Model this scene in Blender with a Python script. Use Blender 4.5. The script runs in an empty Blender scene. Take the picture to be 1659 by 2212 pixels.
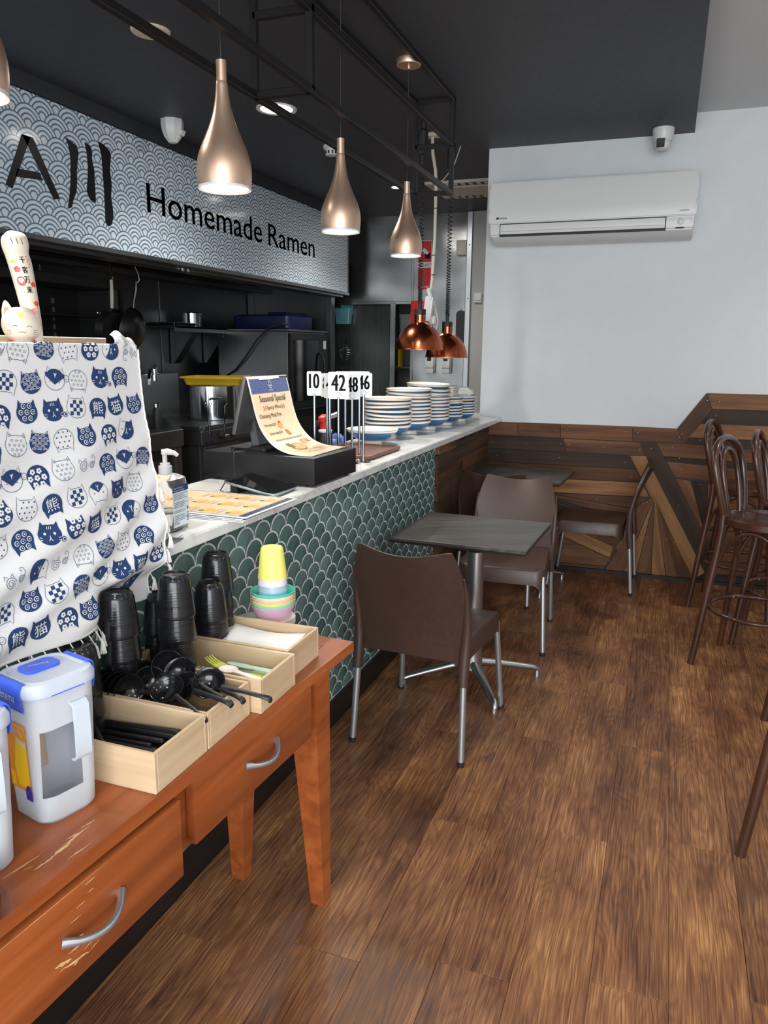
import bpy, bmesh, math, random
from mathutils import Vector, Matrix

C = bpy.context.scene.collection
SC = bpy.context.scene
rnd = random.Random(7)
PI = math.pi

# ------------------------------------------------------------------ camera
cam_d = bpy.data.cameras.new('camera')
cam = bpy.data.objects.new('camera', cam_d)
C.objects.link(cam)
SC.camera = cam
cam_d.sensor_fit = 'HORIZONTAL'
cam_d.sensor_width = 36.0
cam_d.lens = 36.0 * 1644.0 / 1659.0
cam_d.clip_start = 0.02
_yaw, _pit, _rol = math.radians(20.02), math.radians(12.03), math.radians(-0.636)
_f = Vector((-math.sin(_yaw) * math.cos(_pit), math.cos(_yaw) * math.cos(_pit), -math.sin(_pit)))
_r0 = Vector((math.cos(_yaw), math.sin(_yaw), 0))
_d0 = _f.cross(_r0)
_r = _r0 * math.cos(_rol) + _d0 * math.sin(_rol)
_d = _d0 * math.cos(_rol) - _r0 * math.sin(_rol)
cam.matrix_world = Matrix(((_r.x, -_d.x, -_f.x, 0), (_r.y, -_d.y, -_f.y, 0), (_r.z, -_d.z, -_f.z, 1.5), (0, 0, 0, 1)))

# ------------------------------------------------------------------ world, lights, exposure
SC.view_settings.view_transform = 'Standard'
SC.view_settings.look = 'None'
SC.view_settings.gamma = 1.0
SC.view_settings.use_curve_mapping = False
SC.view_settings.exposure = 0.95
W = bpy.data.worlds.new('world')
SC.world = W
W.use_nodes = True
W.node_tree.nodes['Background'].inputs[0].default_value = (0.90, 0.95, 1.0, 1)
W.node_tree.nodes['Background'].inputs[1].default_value = 1.1


def area_light(name, loc, rot, sx, sy, power, col):
    l = bpy.data.lights.new(name, 'AREA')
    l.shape = 'RECTANGLE'
    l.size, l.size_y = sx, sy
    l.energy = power
    l.color = col
    o = bpy.data.objects.new(name, l)
    C.objects.link(o)
    o.location = loc
    o.rotation_euler = rot
    return o


def spot_light(name, loc, power, col, angle=2.2, radius=0.05, blend=0.7):
    l = bpy.data.lights.new(name, 'SPOT')
    l.energy = power
    l.color = col
    l.spot_size = angle
    l.spot_blend = blend
    l.shadow_soft_size = radius
    o = bpy.data.objects.new(name, l)
    C.objects.link(o)
    o.location = loc
    return o


# daylight through the glazed shop front behind the camera
area_light('shopfront_daylight', (0.9, -2.4, 1.55), (PI / 2, 0, 0), 3.6, 2.3, 105, (0.93, 0.97, 1.0))
# recessed downlights of the dining side (outside the frame) and of the black ceiling
for _x, _y, _p in ((1.6, 0.4, 26), (1.6, 2.4, 26), (1.6, 4.2, 22), (-0.45, -0.4, 24), (-2.17, 2.0, 20)):
    spot_light('downlight_beam', (_x, _y, 2.79), _p, (1.0, 0.95, 0.88), 2.4, 0.06)
spot_light('downlight_beam', (-2.17, 4.13, 2.77), 34, (1.0, 0.96, 0.90), 2.4, 0.05)
spot_light('downlight_beam', (-2.21, 6.30, 2.77), 34, (1.0, 0.96, 0.90), 2.4, 0.05)
# batten tube lights over the kitchen aisle behind the partition wall
area_light('kitchen_tube_light', (-1.75, 6.6, 2.72), (0, 0, 0), 1.2, 0.04, 3.5, (1.0, 0.97, 0.92))


# ------------------------------------------------------------------ node helpers
class E:
    """a node socket with arithmetic"""
    t = None

    def __init__(s, k): s.k = k
    def _m(op, swap=False):
        def f(a, b=None):
            return (mth(op, b, a) if swap else mth(op, a, b)) if b is not None else mth(op, a)
        return f
    __add__ = __radd__ = _m('ADD')
    __mul__ = __rmul__ = _m('MULTIPLY')
    __sub__ = _m('SUBTRACT')
    __rsub__ = _m('SUBTRACT', True)
    __truediv__ = _m('DIVIDE')
    __mod__ = _m('MODULO')
    def __lt__(a, b): return mth('LESS_THAN', a, b)
    def __gt__(a, b): return mth('GREATER_THAN', a, b)


def plug(node_in, v):
    if isinstance(v, E):
        E.t.links.new(v.k, node_in)
    else:
        node_in.default_value = v


def mth(op, *a):
    n = E.t.nodes.new('ShaderNodeMath')
    n.operation = op
    for i, v in enumerate(a):
        plug(n.inputs[i], v)
    return E(n.outputs[0])


def coords(kind='Object'):
    n = E.t.nodes.new('ShaderNodeTexCoord')
    return E(n.outputs[kind])


def geo(out='Position'):
    return E(E.t.nodes.new('ShaderNodeNewGeometry').outputs[out])


def objrand():
    return E(E.t.nodes.new('ShaderNodeObjectInfo').outputs['Random'])


def sep(v):
    n = E.t.nodes.new('ShaderNodeSeparateXYZ')
    plug(n.inputs[0], v)
    return [E(o) for o in n.outputs]


def comb(x, y, z):
    n = E.t.nodes.new('ShaderNodeCombineXYZ')
    for i, v in enumerate((x, y, z)):
        plug(n.inputs[i], v)
    return E(n.outputs[0])


def noise(v, scale, detail=4, rough=0.55, dist=0.0):
    n = E.t.nodes.new('ShaderNodeTexNoise')
    plug(n.inputs['Vector'], v)
    plug(n.inputs['Scale'], scale)
    n.inputs['Detail'].default_value = detail
    n.inputs['Roughness'].default_value = rough
    n.inputs['Distortion'].default_value = dist
    return E(n.outputs[0])


def ramp(v, *stops):
    n = E.t.nodes.new('ShaderNodeValToRGB')
    plug(n.inputs[0], v)
    el = n.color_ramp.elements
    while len(el) < len(stops):
        el.new(0.5)
    for e, (p, c) in zip(el, stops):
        e.position = p
        e.color = tuple(c) + (1,) if isinstance(c, (tuple, list)) else (c, c, c, 1)
    return E(n.outputs[0])


def mix(f, a, b, mode='MIX'):
    n = E.t.nodes.new('ShaderNodeMix')
    n.data_type = 'RGBA'
    n.blend_type = mode
    plug(n.inputs[0], f)
    for i, v in ((6, a), (7, b)):
        plug(n.inputs[i], v if isinstance(v, E) else tuple(v) + (1,))
    return E(n.outputs[2])


def bump(h, strength=0.2, dist=0.002):
    n = E.t.nodes.new('ShaderNodeBump')
    n.inputs['Strength'].default_value = strength
    n.inputs['Distance'].default_value = dist
    plug(n.inputs['Height'], h)
    return E(n.outputs[0])


def lin(r, g, b):
    """sRGB 0-255 to linear"""
    return tuple(((c / 255) / 12.92 if c <= 10 else ((c / 255 + 0.055) / 1.055) ** 2.4) for c in (r, g, b))


MATS = {}


def mat(name, color=(0.5, 0.5, 0.5), rough=0.5, metal=0.0, tex=None, **kw):
    m = bpy.data.materials.new(name)
    m.use_nodes = True
    b = m.node_tree.nodes['Principled BSDF']
    b.inputs['Base Color'].default_value = tuple(color) + (1,)
    b.inputs['Roughness'].default_value = rough
    b.inputs['Metallic'].default_value = metal
    for k, v in kw.items():
        nm = {'spec': 'Specular IOR Level', 'trans': 'Transmission Weight', 'ior': 'IOR', 'coat': 'Coat Weight',
              'emit': 'Emission Strength', 'ecol': 'Emission Color', 'alpha': 'Alpha', 'aniso': 'Anisotropic',
              'coatrough': 'Coat Roughness', 'sss': 'Subsurface Weight'}[k]
        b.inputs[nm].default_value = tuple(v) + (1,) if isinstance(v, tuple) else v
    if tex:
        E.t = m.node_tree
        for k, v in tex().items():
            plug(b.inputs[k], v)
    MATS[name] = m
    return m


# ------------------------------------------------------------------ mesh helpers
class MB:
    def __init__(s):
        s.bm = bmesh.new()
        s.mi = 0

    def face(s, vs):
        try:
            f = s.bm.faces.new(vs)
            f.material_index = s.mi
            return f
        except ValueError:
            return None

    def box(s, c, size, rot=None, bev=0.0, seg=1, taper=None):
        hx, hy, hz = (v / 2 for v in size)
        M = rot.to_matrix() if rot is not None and hasattr(rot, 'to_matrix') else (rot if rot is not None else Matrix.Identity(3))
        vs = []
        for sz in (-1, 1):
            k = taper if (taper and sz < 0) else 1.0
            for sx, sy in ((-1, -1), (1, -1), (1, 1), (-1, 1)):
                vs.append(s.bm.verts.new(Vector(c) + M @ Vector((sx * hx * k, sy * hy * k, sz * hz))))
        fs = [(3, 2, 1, 0), (4, 5, 6, 7), (0, 1, 5, 4), (1, 2, 6, 5), (2, 3, 7, 6), (3, 0, 4, 7)]
        nf = [s.face([vs[i] for i in f]) for f in fs]
        if bev > 0:
            es = list({e for f in nf for e in f.edges})
            r = bmesh.ops.bevel(s.bm, geom=es, offset=bev, segments=seg, profile=0.6, affect='EDGES', clamp_overlap=True)
            for f in r['faces']:
                f.material_index = s.mi
        return s

    def b2(s, lo, hi, bev=0.0, seg=1):
        return s.box([(a + b) / 2 for a, b in zip(lo, hi)], [abs(b - a) for a, b in zip(lo, hi)], None, bev, seg)

    def ring(s, c, ax, up, r, n, ry=None):
        ax = Vector(ax).normalized()
        u = Vector(up) - ax * Vector(up).dot(ax)
        u.normalize()
        w = ax.cross(u)
        ry = r if ry is None else ry
        return [s.bm.verts.new(Vector(c) + u * (r * math.cos(2 * PI * i / n)) + w * (ry * math.sin(2 * PI * i / n))) for i in range(n)]

    def bridge(s, a, b):
        n = len(a)
        for i in range(n):
            s.face((a[i], a[(i + 1) % n], b[(i + 1) % n], b[i]))

    def tube(s, pts, r, n=10, ry=None, closed=False, cap=True, up=(0, 0, 1)):
        pts = [Vector(p) for p in pts]
        m = len(pts)
        rs = r if isinstance(r, (list, tuple)) else [r] * m
        rys = ry if isinstance(ry, (list, tuple)) else [ry] * m
        rings = []
        u = None
        for i, p in enumerate(pts):
            if closed:
                t = (pts[(i + 1) % m] - pts[i - 1]).normalized()
            else:
                t = (pts[min(i + 1, m - 1)] - pts[max(i - 1, 0)]).normalized()
            if u is None:
                u = Vector(up)
                if abs(u.normalized().dot(t)) > 0.95:
                    u = Vector((1, 0, 0)) if abs(t.x) < 0.9 else Vector((0, 1, 0))
            u = u - t * u.dot(t)
            u.normalize()
            rings.append(s.ring(p, t, u, rs[i], n, rys[i]))
        for i in range(m - 1):
            s.bridge(rings[i], rings[i + 1])
        if closed:
            s.bridge(rings[-1], rings[0])
        elif cap:
            s.face(rings[0][::-1])
            s.face(rings[-1])
        return s

    def cyl(s, p0, p1, r0, r1=None, n=16):
        return s.tube([p0, p1], [r0, r0 if r1 is None else r1], n)

    def lathe(s, prof, n=24, c=(0, 0, 0), capb=True, capt=True):
        rings = []
        for r, z in prof:
            if r < 1e-6:
                rings.append([s.bm.verts.new((c[0], c[1], c[2] + z))])
            else:
                rings.append([s.bm.verts.new((c[0] + r * math.cos(2 * PI * i / n), c[1] + r * math.sin(2 * PI * i / n), c[2] + z)) for i in range(n)])
        for a, b in zip(rings, rings[1:]):
            if len(a) == 1 and len(b) == 1:
                continue
            for i in range(n):
                j = (i + 1) % n
                if len(a) == 1:
                    s.face((a[0], b[j], b[i]))
                elif len(b) == 1:
                    s.face((a[i], a[j], b[0]))
                else:
                    s.face((a[i], a[j], b[j], b[i]))
        if capb and len(rings[0]) > 1:
            s.face(rings[0][::-1])
        if capt and len(rings[-1]) > 1:
            s.face(rings[-1])
        return s

    def prism(s, poly, fn, t0, t1):
        """poly of 2-D points; fn(a, b, t) -> 3-D point"""
        a = [s.bm.verts.new(fn(p[0], p[1], t0)) for p in poly]
        b = [s.bm.verts.new(fn(p[0], p[1], t1)) for p in poly]
        s.face(a[::-1])
        s.face(b)
        n = len(poly)
        for i in range(n):
            j = (i + 1) % n
            s.face((a[i], a[j], b[j], b[i]))
        return s

    def loft(s, loops, cap0=True, cap1=True, closed=False):
        rs = [[s.bm.verts.new(p) for p in l] for l in loops]
        for a, b in zip(rs, rs[1:]):
            s.bridge(a, b)
        if closed:
            s.bridge(rs[-1], rs[0])
        else:
            if cap0: s.face(rs[0][::-1])
            if cap1: s.face(rs[-1])
        return s

    def grid(s, fn, nu, nv, thick=None):
        """fn(u, v) -> (point); thick: fn(u,v) -> offset vector for a back side"""
        def sheet(off):
            return [[s.bm.verts.new(Vector(fn(i / nu, j / nv)) + (Vector(off(i / nu, j / nv)) if off else Vector())) for j in range(nv + 1)] for i in range(nu + 1)]
        A = sheet(None)
        for i in range(nu):
            for j in range(nv):
                s.face((A[i][j], A[i + 1][j], A[i + 1][j + 1], A[i][j + 1]))
        if thick:
            B = sheet(thick)
            for i in range(nu):
                for j in range(nv):
                    s.face((B[i][j], B[i][j + 1], B[i + 1][j + 1], B[i + 1][j]))
            for i in range(nu):
                s.face((A[i][0], B[i][0], B[i + 1][0], A[i + 1][0]))
                s.face((A[i][nv], A[i + 1][nv], B[i + 1][nv], B[i][nv]))
            for j in range(nv):
                s.face((A[0][j], A[0][j + 1], B[0][j + 1], B[0][j]))
                s.face((A[nu][j], B[nu][j], B[nu][j + 1], A[nu][j + 1]))
        return s

    def mesh(s, name, smooth=35.0, recalc=True):
        if recalc:
            bmesh.ops.recalc_face_normals(s.bm, faces=s.bm.faces[:])
        if smooth:
            lim = math.radians(smooth)
            for f in s.bm.faces:
                f.smooth = True
            for e in s.bm.edges:
                if len(e.link_faces) == 2 and e.calc_face_angle(0) > lim:
                    e.smooth = False
        me = bpy.data.meshes.new(name)
        s.bm.to_mesh(me)
        s.bm.free()
        return me


def obj(name, mb, m, parent=None, loc=None, rot=None, smooth=35.0, recalc=True, label=None, kind=None):
    me = mb.mesh(name, smooth, recalc) if isinstance(mb, MB) else mb
    if isinstance(mb, MB):
        for x in (m if isinstance(m, (list, tuple)) else [m]):
            me.materials.append(x)
    o = bpy.data.objects.new(name, me)
    C.objects.link(o)
    if parent is not None:
        o.parent = parent
    if loc is not None:
        o.location = loc
    if rot is not None:
        o.rotation_euler = rot
    if label: o['label'] = label
    if kind: o['kind'] = kind
    return o


def thing(name, label, cat, loc=(0, 0, 0), rotz=0.0, group=None, rot=None):
    o = bpy.data.objects.new(name, None)
    C.objects.link(o)
    o.empty_display_size = 0.05
    o.location = loc
    o.rotation_euler = rot if rot else (0, 0, rotz)
    return tag(o, label, cat, group)


def tag(o, label, cat, group=None, kind=None):
    o['label'] = label
    o['category'] = cat
    if group: o['group'] = group
    if kind: o['kind'] = kind
    return o


def struct(name, mb, m, parent=None, smooth=35.0, label=None):
    o = obj(name, mb, m, parent, smooth=smooth)
    o['kind'] = 'structure'
    if label: o['label'] = label
    return o


def dup(root, loc, rotz=None, label=None, group=None, mats=None, scale=None):
    r = root.copy()
    C.objects.link(r)
    r.location = loc
    if rotz is not None: r.rotation_euler = rotz if isinstance(rotz, (tuple, list)) else (0, 0, rotz)
    if label: r['label'] = label
    if group: r['group'] = group
    if scale: r.scale = scale
    for ch in [c for c in root.children]:
        c = ch.copy(); C.objects.link(c); c.parent = r
        for g in [g for g in ch.children]:
            d = g.copy(); C.objects.link(d); d.parent = c
    return r


_dg = None


def text_mesh(s, res=3):
    """2-D verts and faces of a text in the built-in font, normalised to a unit box"""
    cu = bpy.data.curves.new('lettering', 'FONT')
    cu.body = s
    cu.resolution_u = res
    o = bpy.data.objects.new('lettering', cu)
    C.objects.link(o)
    dg = bpy.context.evaluated_depsgraph_get()
    me = bpy.data.meshes.new_from_object(o.evaluated_get(dg))
    vs = [(v.co.x, v.co.y) for v in me.vertices]
    fs = [tuple(p.vertices) for p in me.polygons]
    bpy.data.objects.remove(o)
    bpy.data.curves.remove(cu)
    bpy.data.meshes.remove(me)
    x0, x1 = min(v[0] for v in vs), max(v[0] for v in vs)
    y0, y1 = min(v[1] for v in vs), max(v[1] for v in vs)
    return [((x - x0) / (x1 - x0), (y - y0) / (y1 - y0)) for x, y in vs], fs, (x1 - x0) / (y1 - y0)


_tc = {}


def put_text(mb, s, fn, u0, v0, w=None, h=None, skew=0.0, bold=0.0):
    """text into mb; its box is [u0,u0+w] x [v0,v0+h] in (u, v); fn(u, v) -> 3-D"""
    if s not in _tc:
        _tc[s] = text_mesh(s)
    vs, fs, asp = _tc[s]
    if w is None: w = h * asp
    if h is None: h = w / asp
    if bold:
        for du in (-bold, 0, bold):
            put_text(mb, s, fn, u0 + du * h, v0, w, h, skew)
        return mb
    bv = [mb.bm.verts.new(fn(u0 + x * w + skew * y * h, v0 + y * h)) for x, y in vs]
    for f in fs:
        mb.face([bv[i] for i in f])
    return mb


def put_poly(mb, pts, fn, step=None):
    """a flat outline, ear-cut (and cut finer than step) so that it follows fn"""
    t = bmesh.new()
    try:
        f = t.faces.new([t.verts.new((p[0], p[1], 0)) for p in pts])
    except ValueError:
        t.free()
        return mb
    if step or len(pts) > 4:
        bmesh.ops.triangulate(t, faces=t.faces[:])
    for _ in range(4 if step else 0):
        es = [e for e in t.edges if e.calc_length() > step]
        if not es:
            break
        bmesh.ops.subdivide_edges(t, edges=es, cuts=1)
        bmesh.ops.triangulate(t, faces=[f for f in t.faces if len(f.verts) > 3])
    t.verts.index_update()
    nv = [mb.bm.verts.new(fn(v.co.x, v.co.y)) for v in t.verts]
    for f in t.faces:
        mb.face([nv[v.index] for v in f.verts])
    t.free()
    return mb


def circ(cx, cy, r, n=12, ry=None, a0=0.0, a1=2 * PI):
    ry = r if ry is None else ry
    full = abs(a1 - a0 - 2 * PI) < 1e-6
    m = n if full else n + 1
    return [(cx + r * math.cos(a0 + (a1 - a0) * i / n), cy + ry * math.sin(a0 + (a1 - a0) * i / n)) for i in range(m)]


def stroke(mb, pts, w, fn, closed=False):
    """a line of width w in (u, v)"""
    n = len(pts)
    L, R = [], []
    for i in range(n):
        a = pts[i - 1] if (i > 0 or closed) else pts[i]
        b = pts[(i + 1) % n] if (i < n - 1 or closed) else pts[i]
        dx, dy = b[0] - a[0], b[1] - a[1]
        l = math.hypot(dx, dy) or 1
        nx, ny = -dy / l * w / 2, dx / l * w / 2
        L.append(mb.bm.verts.new(fn(pts[i][0] + nx, pts[i][1] + ny)))
        R.append(mb.bm.verts.new(fn(pts[i][0] - nx, pts[i][1] - ny)))
    for i in range(n if closed else n - 1):
        j = (i + 1) % n
        mb.face((L[i], R[i], R[j], L[j]))
    return mb


def spline(pts, k=4):
    """Catmull-Rom through tuples, k steps per span"""
    out = []
    n = len(pts)
    for i in range(n - 1):
        p0, p1, p2, p3 = pts[max(0, i - 1)], pts[i], pts[i + 1], pts[min(n - 1, i + 2)]
        for j in range(k):
            f = j / k
            out.append(tuple(0.5 * (2 * b + (c - a) * f + (2 * a - 5 * b + 4 * c - d) * f * f + (3 * b - a - 3 * c + d) * f ** 3) for a, b, c, d in zip(p0, p1, p2, p3)))
    out.append(tuple(pts[-1]))
    return out


def plane_fn(o, r, u):
    o, r, u = Vector(o), Vector(r), Vector(u)
    return lambda a, b: o + r * a + u * b


def rrect(w, h, r, n=5):
    """rounded rectangle outline centred on 0"""
    pts = []
    for cx, cy, a in ((w / 2 - r, h / 2 - r, 0), (-w / 2 + r, h / 2 - r, PI / 2), (-w / 2 + r, -h / 2 + r, PI), (w / 2 - r, -h / 2 + r, 1.5 * PI)):
        for i in range(n + 1):
            t = a + PI / 2 * i / n
            pts.append((cx + r * math.cos(t), cy + r * math.sin(t)))
    return pts
TIMBER = [
    (0, [(-1.163, 1.014), (-0.952, 1.015), (-0.947, 0.921), (-1.163, 0.920)]),
    (2, [(-0.952, 1.015), (-0.659, 1.018), (-0.653, 0.920), (-0.947, 0.921)]),
    (0, [(-0.659, 1.018), (-0.189, 1.021), (-0.181, 0.922), (-0.653, 0.920)]),
    (2, [(-0.189, 1.021), (0.087, 1.018), (0.144, 0.926), (-0.181, 0.922)]),
    (2, [(0.245, 1.253), (0.286, 1.153), (0.144, 0.926), (0.087, 1.018)]),
    (0, [(0.245, 1.253), (1.350, 1.253), (1.360, 1.156), (0.286, 1.153)]),
    (3, [(0.287, 1.151), (1.361, 1.154), (1.370, 1.061), (0.229, 1.060)]),
    (1, [(0.226, 1.056), (1.371, 1.059), (1.380, 0.971), (0.163, 0.964)]),
    (3, [(0.159, 0.960), (1.380, 0.967), (1.389, 0.887), (0.144, 0.923)]),
    (3, [(-1.163, 0.919), (-0.636, 0.918), (-0.610, 0.829), (-1.163, 0.825)]),
    (0, [(-0.636, 0.918), (-0.136, 0.917), (-0.091, 0.831), (-0.610, 0.829)]),
    (3, [(-1.163, 0.825), (-0.193, 0.825), (-0.146, 0.738), (-1.163, 0.732)]),
    (2, [(-1.163, 0.729), (-0.146, 0.738), (-0.096, 0.650), (-1.163, 0.630)]),
    (1, [(-1.163, 0.627), (-0.096, 0.648), (-0.048, 0.554), (-1.163, 0.528)]),
    (1, [(-0.193, 0.825), (-0.091, 0.830), (0.344, 0.069), (0.278, 0.015)]),
    (3, [(-0.139, 0.916), (-0.035, 0.921), (0.428, 0.161), (0.344, 0.069)]),
    (0, [(-0.033, 0.921), (0.144, 0.923), (1.389, 0.884), (1.398, 0.799), (0.018, 0.833)]),
    (3, [(0.018, 0.831), (1.398, 0.795), (1.406, 0.726), (0.039, 0.805)]),
    (0, [(0.039, 0.802), (1.406, 0.723), (1.415, 0.638), (0.105, 0.695)]),
    (0, [(0.105, 0.693), (0.202, 0.680), (0.309, 0.358), (0.293, 0.356)]),
    (3, [(0.205, 0.681), (0.304, 0.665), (0.326, 0.357), (0.309, 0.358)]),
    (1, [(0.306, 0.665), (0.396, 0.651), (0.375, 0.402), (0.329, 0.354)]),
    (0, [(0.398, 0.652), (1.415, 0.636), (1.426, 0.534), (0.377, 0.402)]),
    (2, [(0.294, 0.351), (0.379, 0.359), (1.440, 0.397), (1.452, 0.284), (0.354, 0.270)]),
    (0, [(0.377, 0.399), (1.426, 0.532), (1.440, 0.399), (0.381, 0.362)]),
    (0, [(0.357, 0.268), (1.452, 0.282), (1.463, 0.178), (0.425, 0.161)]),
    (2, [(0.426, 0.158), (1.463, 0.175), (1.473, 0.077), (0.350, 0.066)]),
    (3, [(0.338, 0.061), (1.474, 0.075), (1.483, 0.015), (0.283, 0.015)]),
    (0, [(-0.045, 0.551), (-0.018, 0.546), (-0.178, 0.015), (-0.299, 0.015)]),
    (1, [(-0.017, 0.546), (-0.015, 0.547), (-0.092, 0.015), (-0.176, 0.015)]),
    (0, [(-0.014, 0.547), (-0.011, 0.544), (0.006, 0.015), (-0.090, 0.015)]),
    (1, [(-0.011, 0.544), (-0.004, 0.534), (0.102, 0.015), (0.008, 0.015)]),
    (0, [(-0.004, 0.534), (0.011, 0.507), (0.186, 0.015), (0.105, 0.015)]),
    (4, [(0.011, 0.505), (0.033, 0.468), (0.275, 0.015), (0.188, 0.015)]),
    (2, [(-0.724, 0.535), (-0.048, 0.551), (-0.147, 0.467)]),
    (0, [(-0.727, 0.532), (-0.149, 0.464), (-0.121, 0.385), (-0.281, 0.411), (-0.728, 0.513)]),
    (4, [(-0.950, 0.518), (-0.281, 0.408), (-0.167, 0.297), (-0.953, 0.460)]),
    (1, [(-0.955, 0.457), (-0.252, 0.189), (-0.273, 0.108), (-0.957, 0.371)]),
    (2, [(-1.163, 0.524), (-0.961, 0.520), (-0.957, 0.312), (-1.163, 0.299)]),
    (0, [(-0.963, 0.364), (-0.275, 0.105), (-0.296, 0.047), (-1.098, 0.029), (-1.163, 0.296), (-0.957, 0.309)]),
    (2, [(-1.098, 0.026), (-0.295, 0.045), (-0.306, 0.015), (-1.095, 0.015)]),
    (0, [(-0.146, 0.460), (-0.047, 0.547), (-0.189, 0.145), (-0.249, 0.189), (-0.164, 0.297)]),
]

# ------------------------------------------------------------------ materials
def seigaiha(a, v, R, p):
    n = mth('FLOOR', v / p)

    def cand(k):
        row = n + k
        off = mth('FLOORED_MODULO', row, 2.0) * R
        dx = mth('FLOORED_MODULO', a + off, 2 * R) - R
        dz = v - row * p
        return mth('SQRT', dx * dx + dz * dz) / R
    dm, d0, d1 = cand(-1.0), cand(0.0), cand(1.0)
    im, i0 = dm < 1.0, d0 < 1.0
    return im * dm + (1.0 - im) * (i0 * d0 + (1.0 - i0) * d1)


def rings(d, line, ground, cuts):
    """cuts: list of (centre, half width) of the printed rings"""
    f = None
    for c, w in cuts:
        g = mth('LESS_THAN', mth('ABSOLUTE', d - c), w)
        f = g if f is None else mth('MAXIMUM', f, g)
    return mix(f, ground, line)


def wood_tex(dark, midc, light, gx=1.0, axis='x', fine=55.0, patch=5.0, rough=(0.35, 0.55), bmp=0.25, tone=0.35):
    def t():
        x, y, z = sep(coords('Object'))
        r = objrand()
        a, b, c = {'x': (x, y, z), 'y': (y, x, z), 'z': (z, x, y)}[axis]
        v = comb(a * 1.0, b * 1.0, c * 1.0)
        off = r * 37.0
        warp = noise(comb(a * 1.6 + off, b * 7.0, c * 7.0), 1.0, 2, 0.5)
        g = noise(comb(a * (2.2 * gx) + off, (b + warp * 0.035) * fine, (c + warp * 0.035) * fine), 1.0, 5, 0.62)
        p = noise(comb(a * (0.9 * gx) + off, b * patch, c * patch), 1.0, 3, 0.5)
        k = g * 0.62 + p * 0.55 + (r - 0.5) * tone - 0.08
        col = ramp(k, (0.26, dark), (0.5, midc), (0.76, light))
        ro = ramp(g, (0.3, rough[0]), (0.7, rough[1]))
        return {'Base Color': col, 'Roughness': ro, 'Normal': bump(g, bmp, 0.0012)}
    return t


def noisy(c1, c2, scale=8.0, rough=(0.3, 0.5), bmp=0.0, detail=4):
    def t():
        n = noise(coords('Object'), scale, detail)
        d = {'Base Color': ramp(n, (0.3, c1), (0.7, c2)), 'Roughness': ramp(n, (0.3, rough[0]), (0.7, rough[1]))}
        if bmp: d['Normal'] = bump(n, bmp, 0.002)
        return d
    return t


def brushed(c1, c2, axis='z', r0=0.22, r1=0.38, wav=0.0):
    def t():
        x, y, z = sep(coords('Object'))
        s = {'x': (1.0, 90.0, 90.0), 'y': (90.0, 1.0, 90.0), 'z': (90.0, 90.0, 1.0)}[axis]
        n = noise(comb(x * s[0], y * s[1], z * s[2]), 1.0, 3)
        big = noise(coords('Object'), 1.7, 3)
        d = {'Base Color': ramp(n * 0.4 + big * 0.6, (0.3, c1), (0.7, c2)), 'Roughness': ramp(n * 0.5 + big * 0.5, (0.3, r0), (0.7, r1))}
        if wav: d['Normal'] = bump(noise(coords('Object'), 2.2, 1), wav, 0.05)
        return d
    return t


def _oak():
    x, y, z = sep(geo('Position'))
    r = objrand()
    off = r * 53.0
    w1 = noise(comb(x * 5.0 + off, y * 1.1, off), 1.0, 3, 0.55)
    g = noise(comb(x * 260.0 + w1 * 18.0, y * 6.0, off), 1.0, 4, 0.62)
    cath = noise(comb(x * 9.0 + off, y * 1.6 + off, off), 1.0, 2, 0.45)
    ln = mth('ABSOLUTE', mth('SINE', cath * 60.0))
    pt = noise(comb(x * 7.0, y * 2.2, off * 0.4), 1.0, 3, 0.6)
    kn = noise(comb(x * 4.0 + off, y * 2.6, off), 1.0, 2, 0.5)
    k = g * 0.58 + ln * 0.05 + pt * 0.42 + (r - 0.5) * 0.06 - 0.02
    c = ramp(k, (0.33, lin(58, 35, 25)), (0.46, lin(102, 65, 43)), (0.58, lin(138, 94, 60)), (0.70, lin(186, 138, 88)))
    c = mix(ramp(kn, (0.64, 0.0), (0.76, 0.55)), c, lin(62, 40, 27))
    return {'Base Color': c, 'Roughness': ramp(g, (0.3, 0.36), (0.7, 0.52)), 'Normal': bump(g * 0.7 + ln * 0.3, 0.3, 0.0012)}
mat('floor_oak', rough=0.45, tex=_oak)
_T = [(lin(60, 39, 27), lin(104, 69, 46), lin(136, 96, 64)),
      (lin(84, 56, 36), lin(136, 95, 60), lin(170, 128, 84)),
      (lin(50, 32, 22), lin(88, 58, 40), lin(118, 82, 56)),
      (lin(30, 22, 17), lin(54, 41, 32), lin(78, 61, 48)),
      (lin(42, 26, 18), lin(80, 50, 32), lin(120, 78, 48)),
      (lin(44, 34, 27), lin(72, 56, 44), lin(94, 75, 59))]
for _i, (_a, _b, _c) in enumerate(_T):
    mat('reclaimed_timber_%d' % _i, rough=0.5, spec=0.22, tex=wood_tex(_a, _b, _c, axis='x', fine=42, patch=12, rough=(0.5, 0.68), bmp=0.4, tone=0.15))
mat('white_wall', rough=0.55, tex=noisy((0.57, 0.60, 0.615), (0.61, 0.64, 0.655), 6, (0.5, 0.6), 0.03))
mat('white_ceiling', (0.58, 0.60, 0.61), 0.6)
mat('black_ceiling', rough=0.6, tex=noisy((0.030, 0.033, 0.042), (0.036, 0.040, 0.050), 40, (0.5, 0.6), 0.08))
mat('nail', (0.22, 0.21, 0.20), 0.45, 0.6)
mat('black_steel', (0.009, 0.009, 0.010), 0.42, spec=0.35)
mat('black_paint', (0.008, 0.008, 0.009), 0.35)
mat('stainless', metal=1.0, tex=brushed((0.42, 0.42, 0.41), (0.48, 0.48, 0.465), 'x', 0.2, 0.27, 0.5))
mat('dark_stainless', metal=0.9, tex=brushed((0.10, 0.105, 0.11), (0.17, 0.175, 0.18), 'z', 0.3, 0.48, 0.2))
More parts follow.
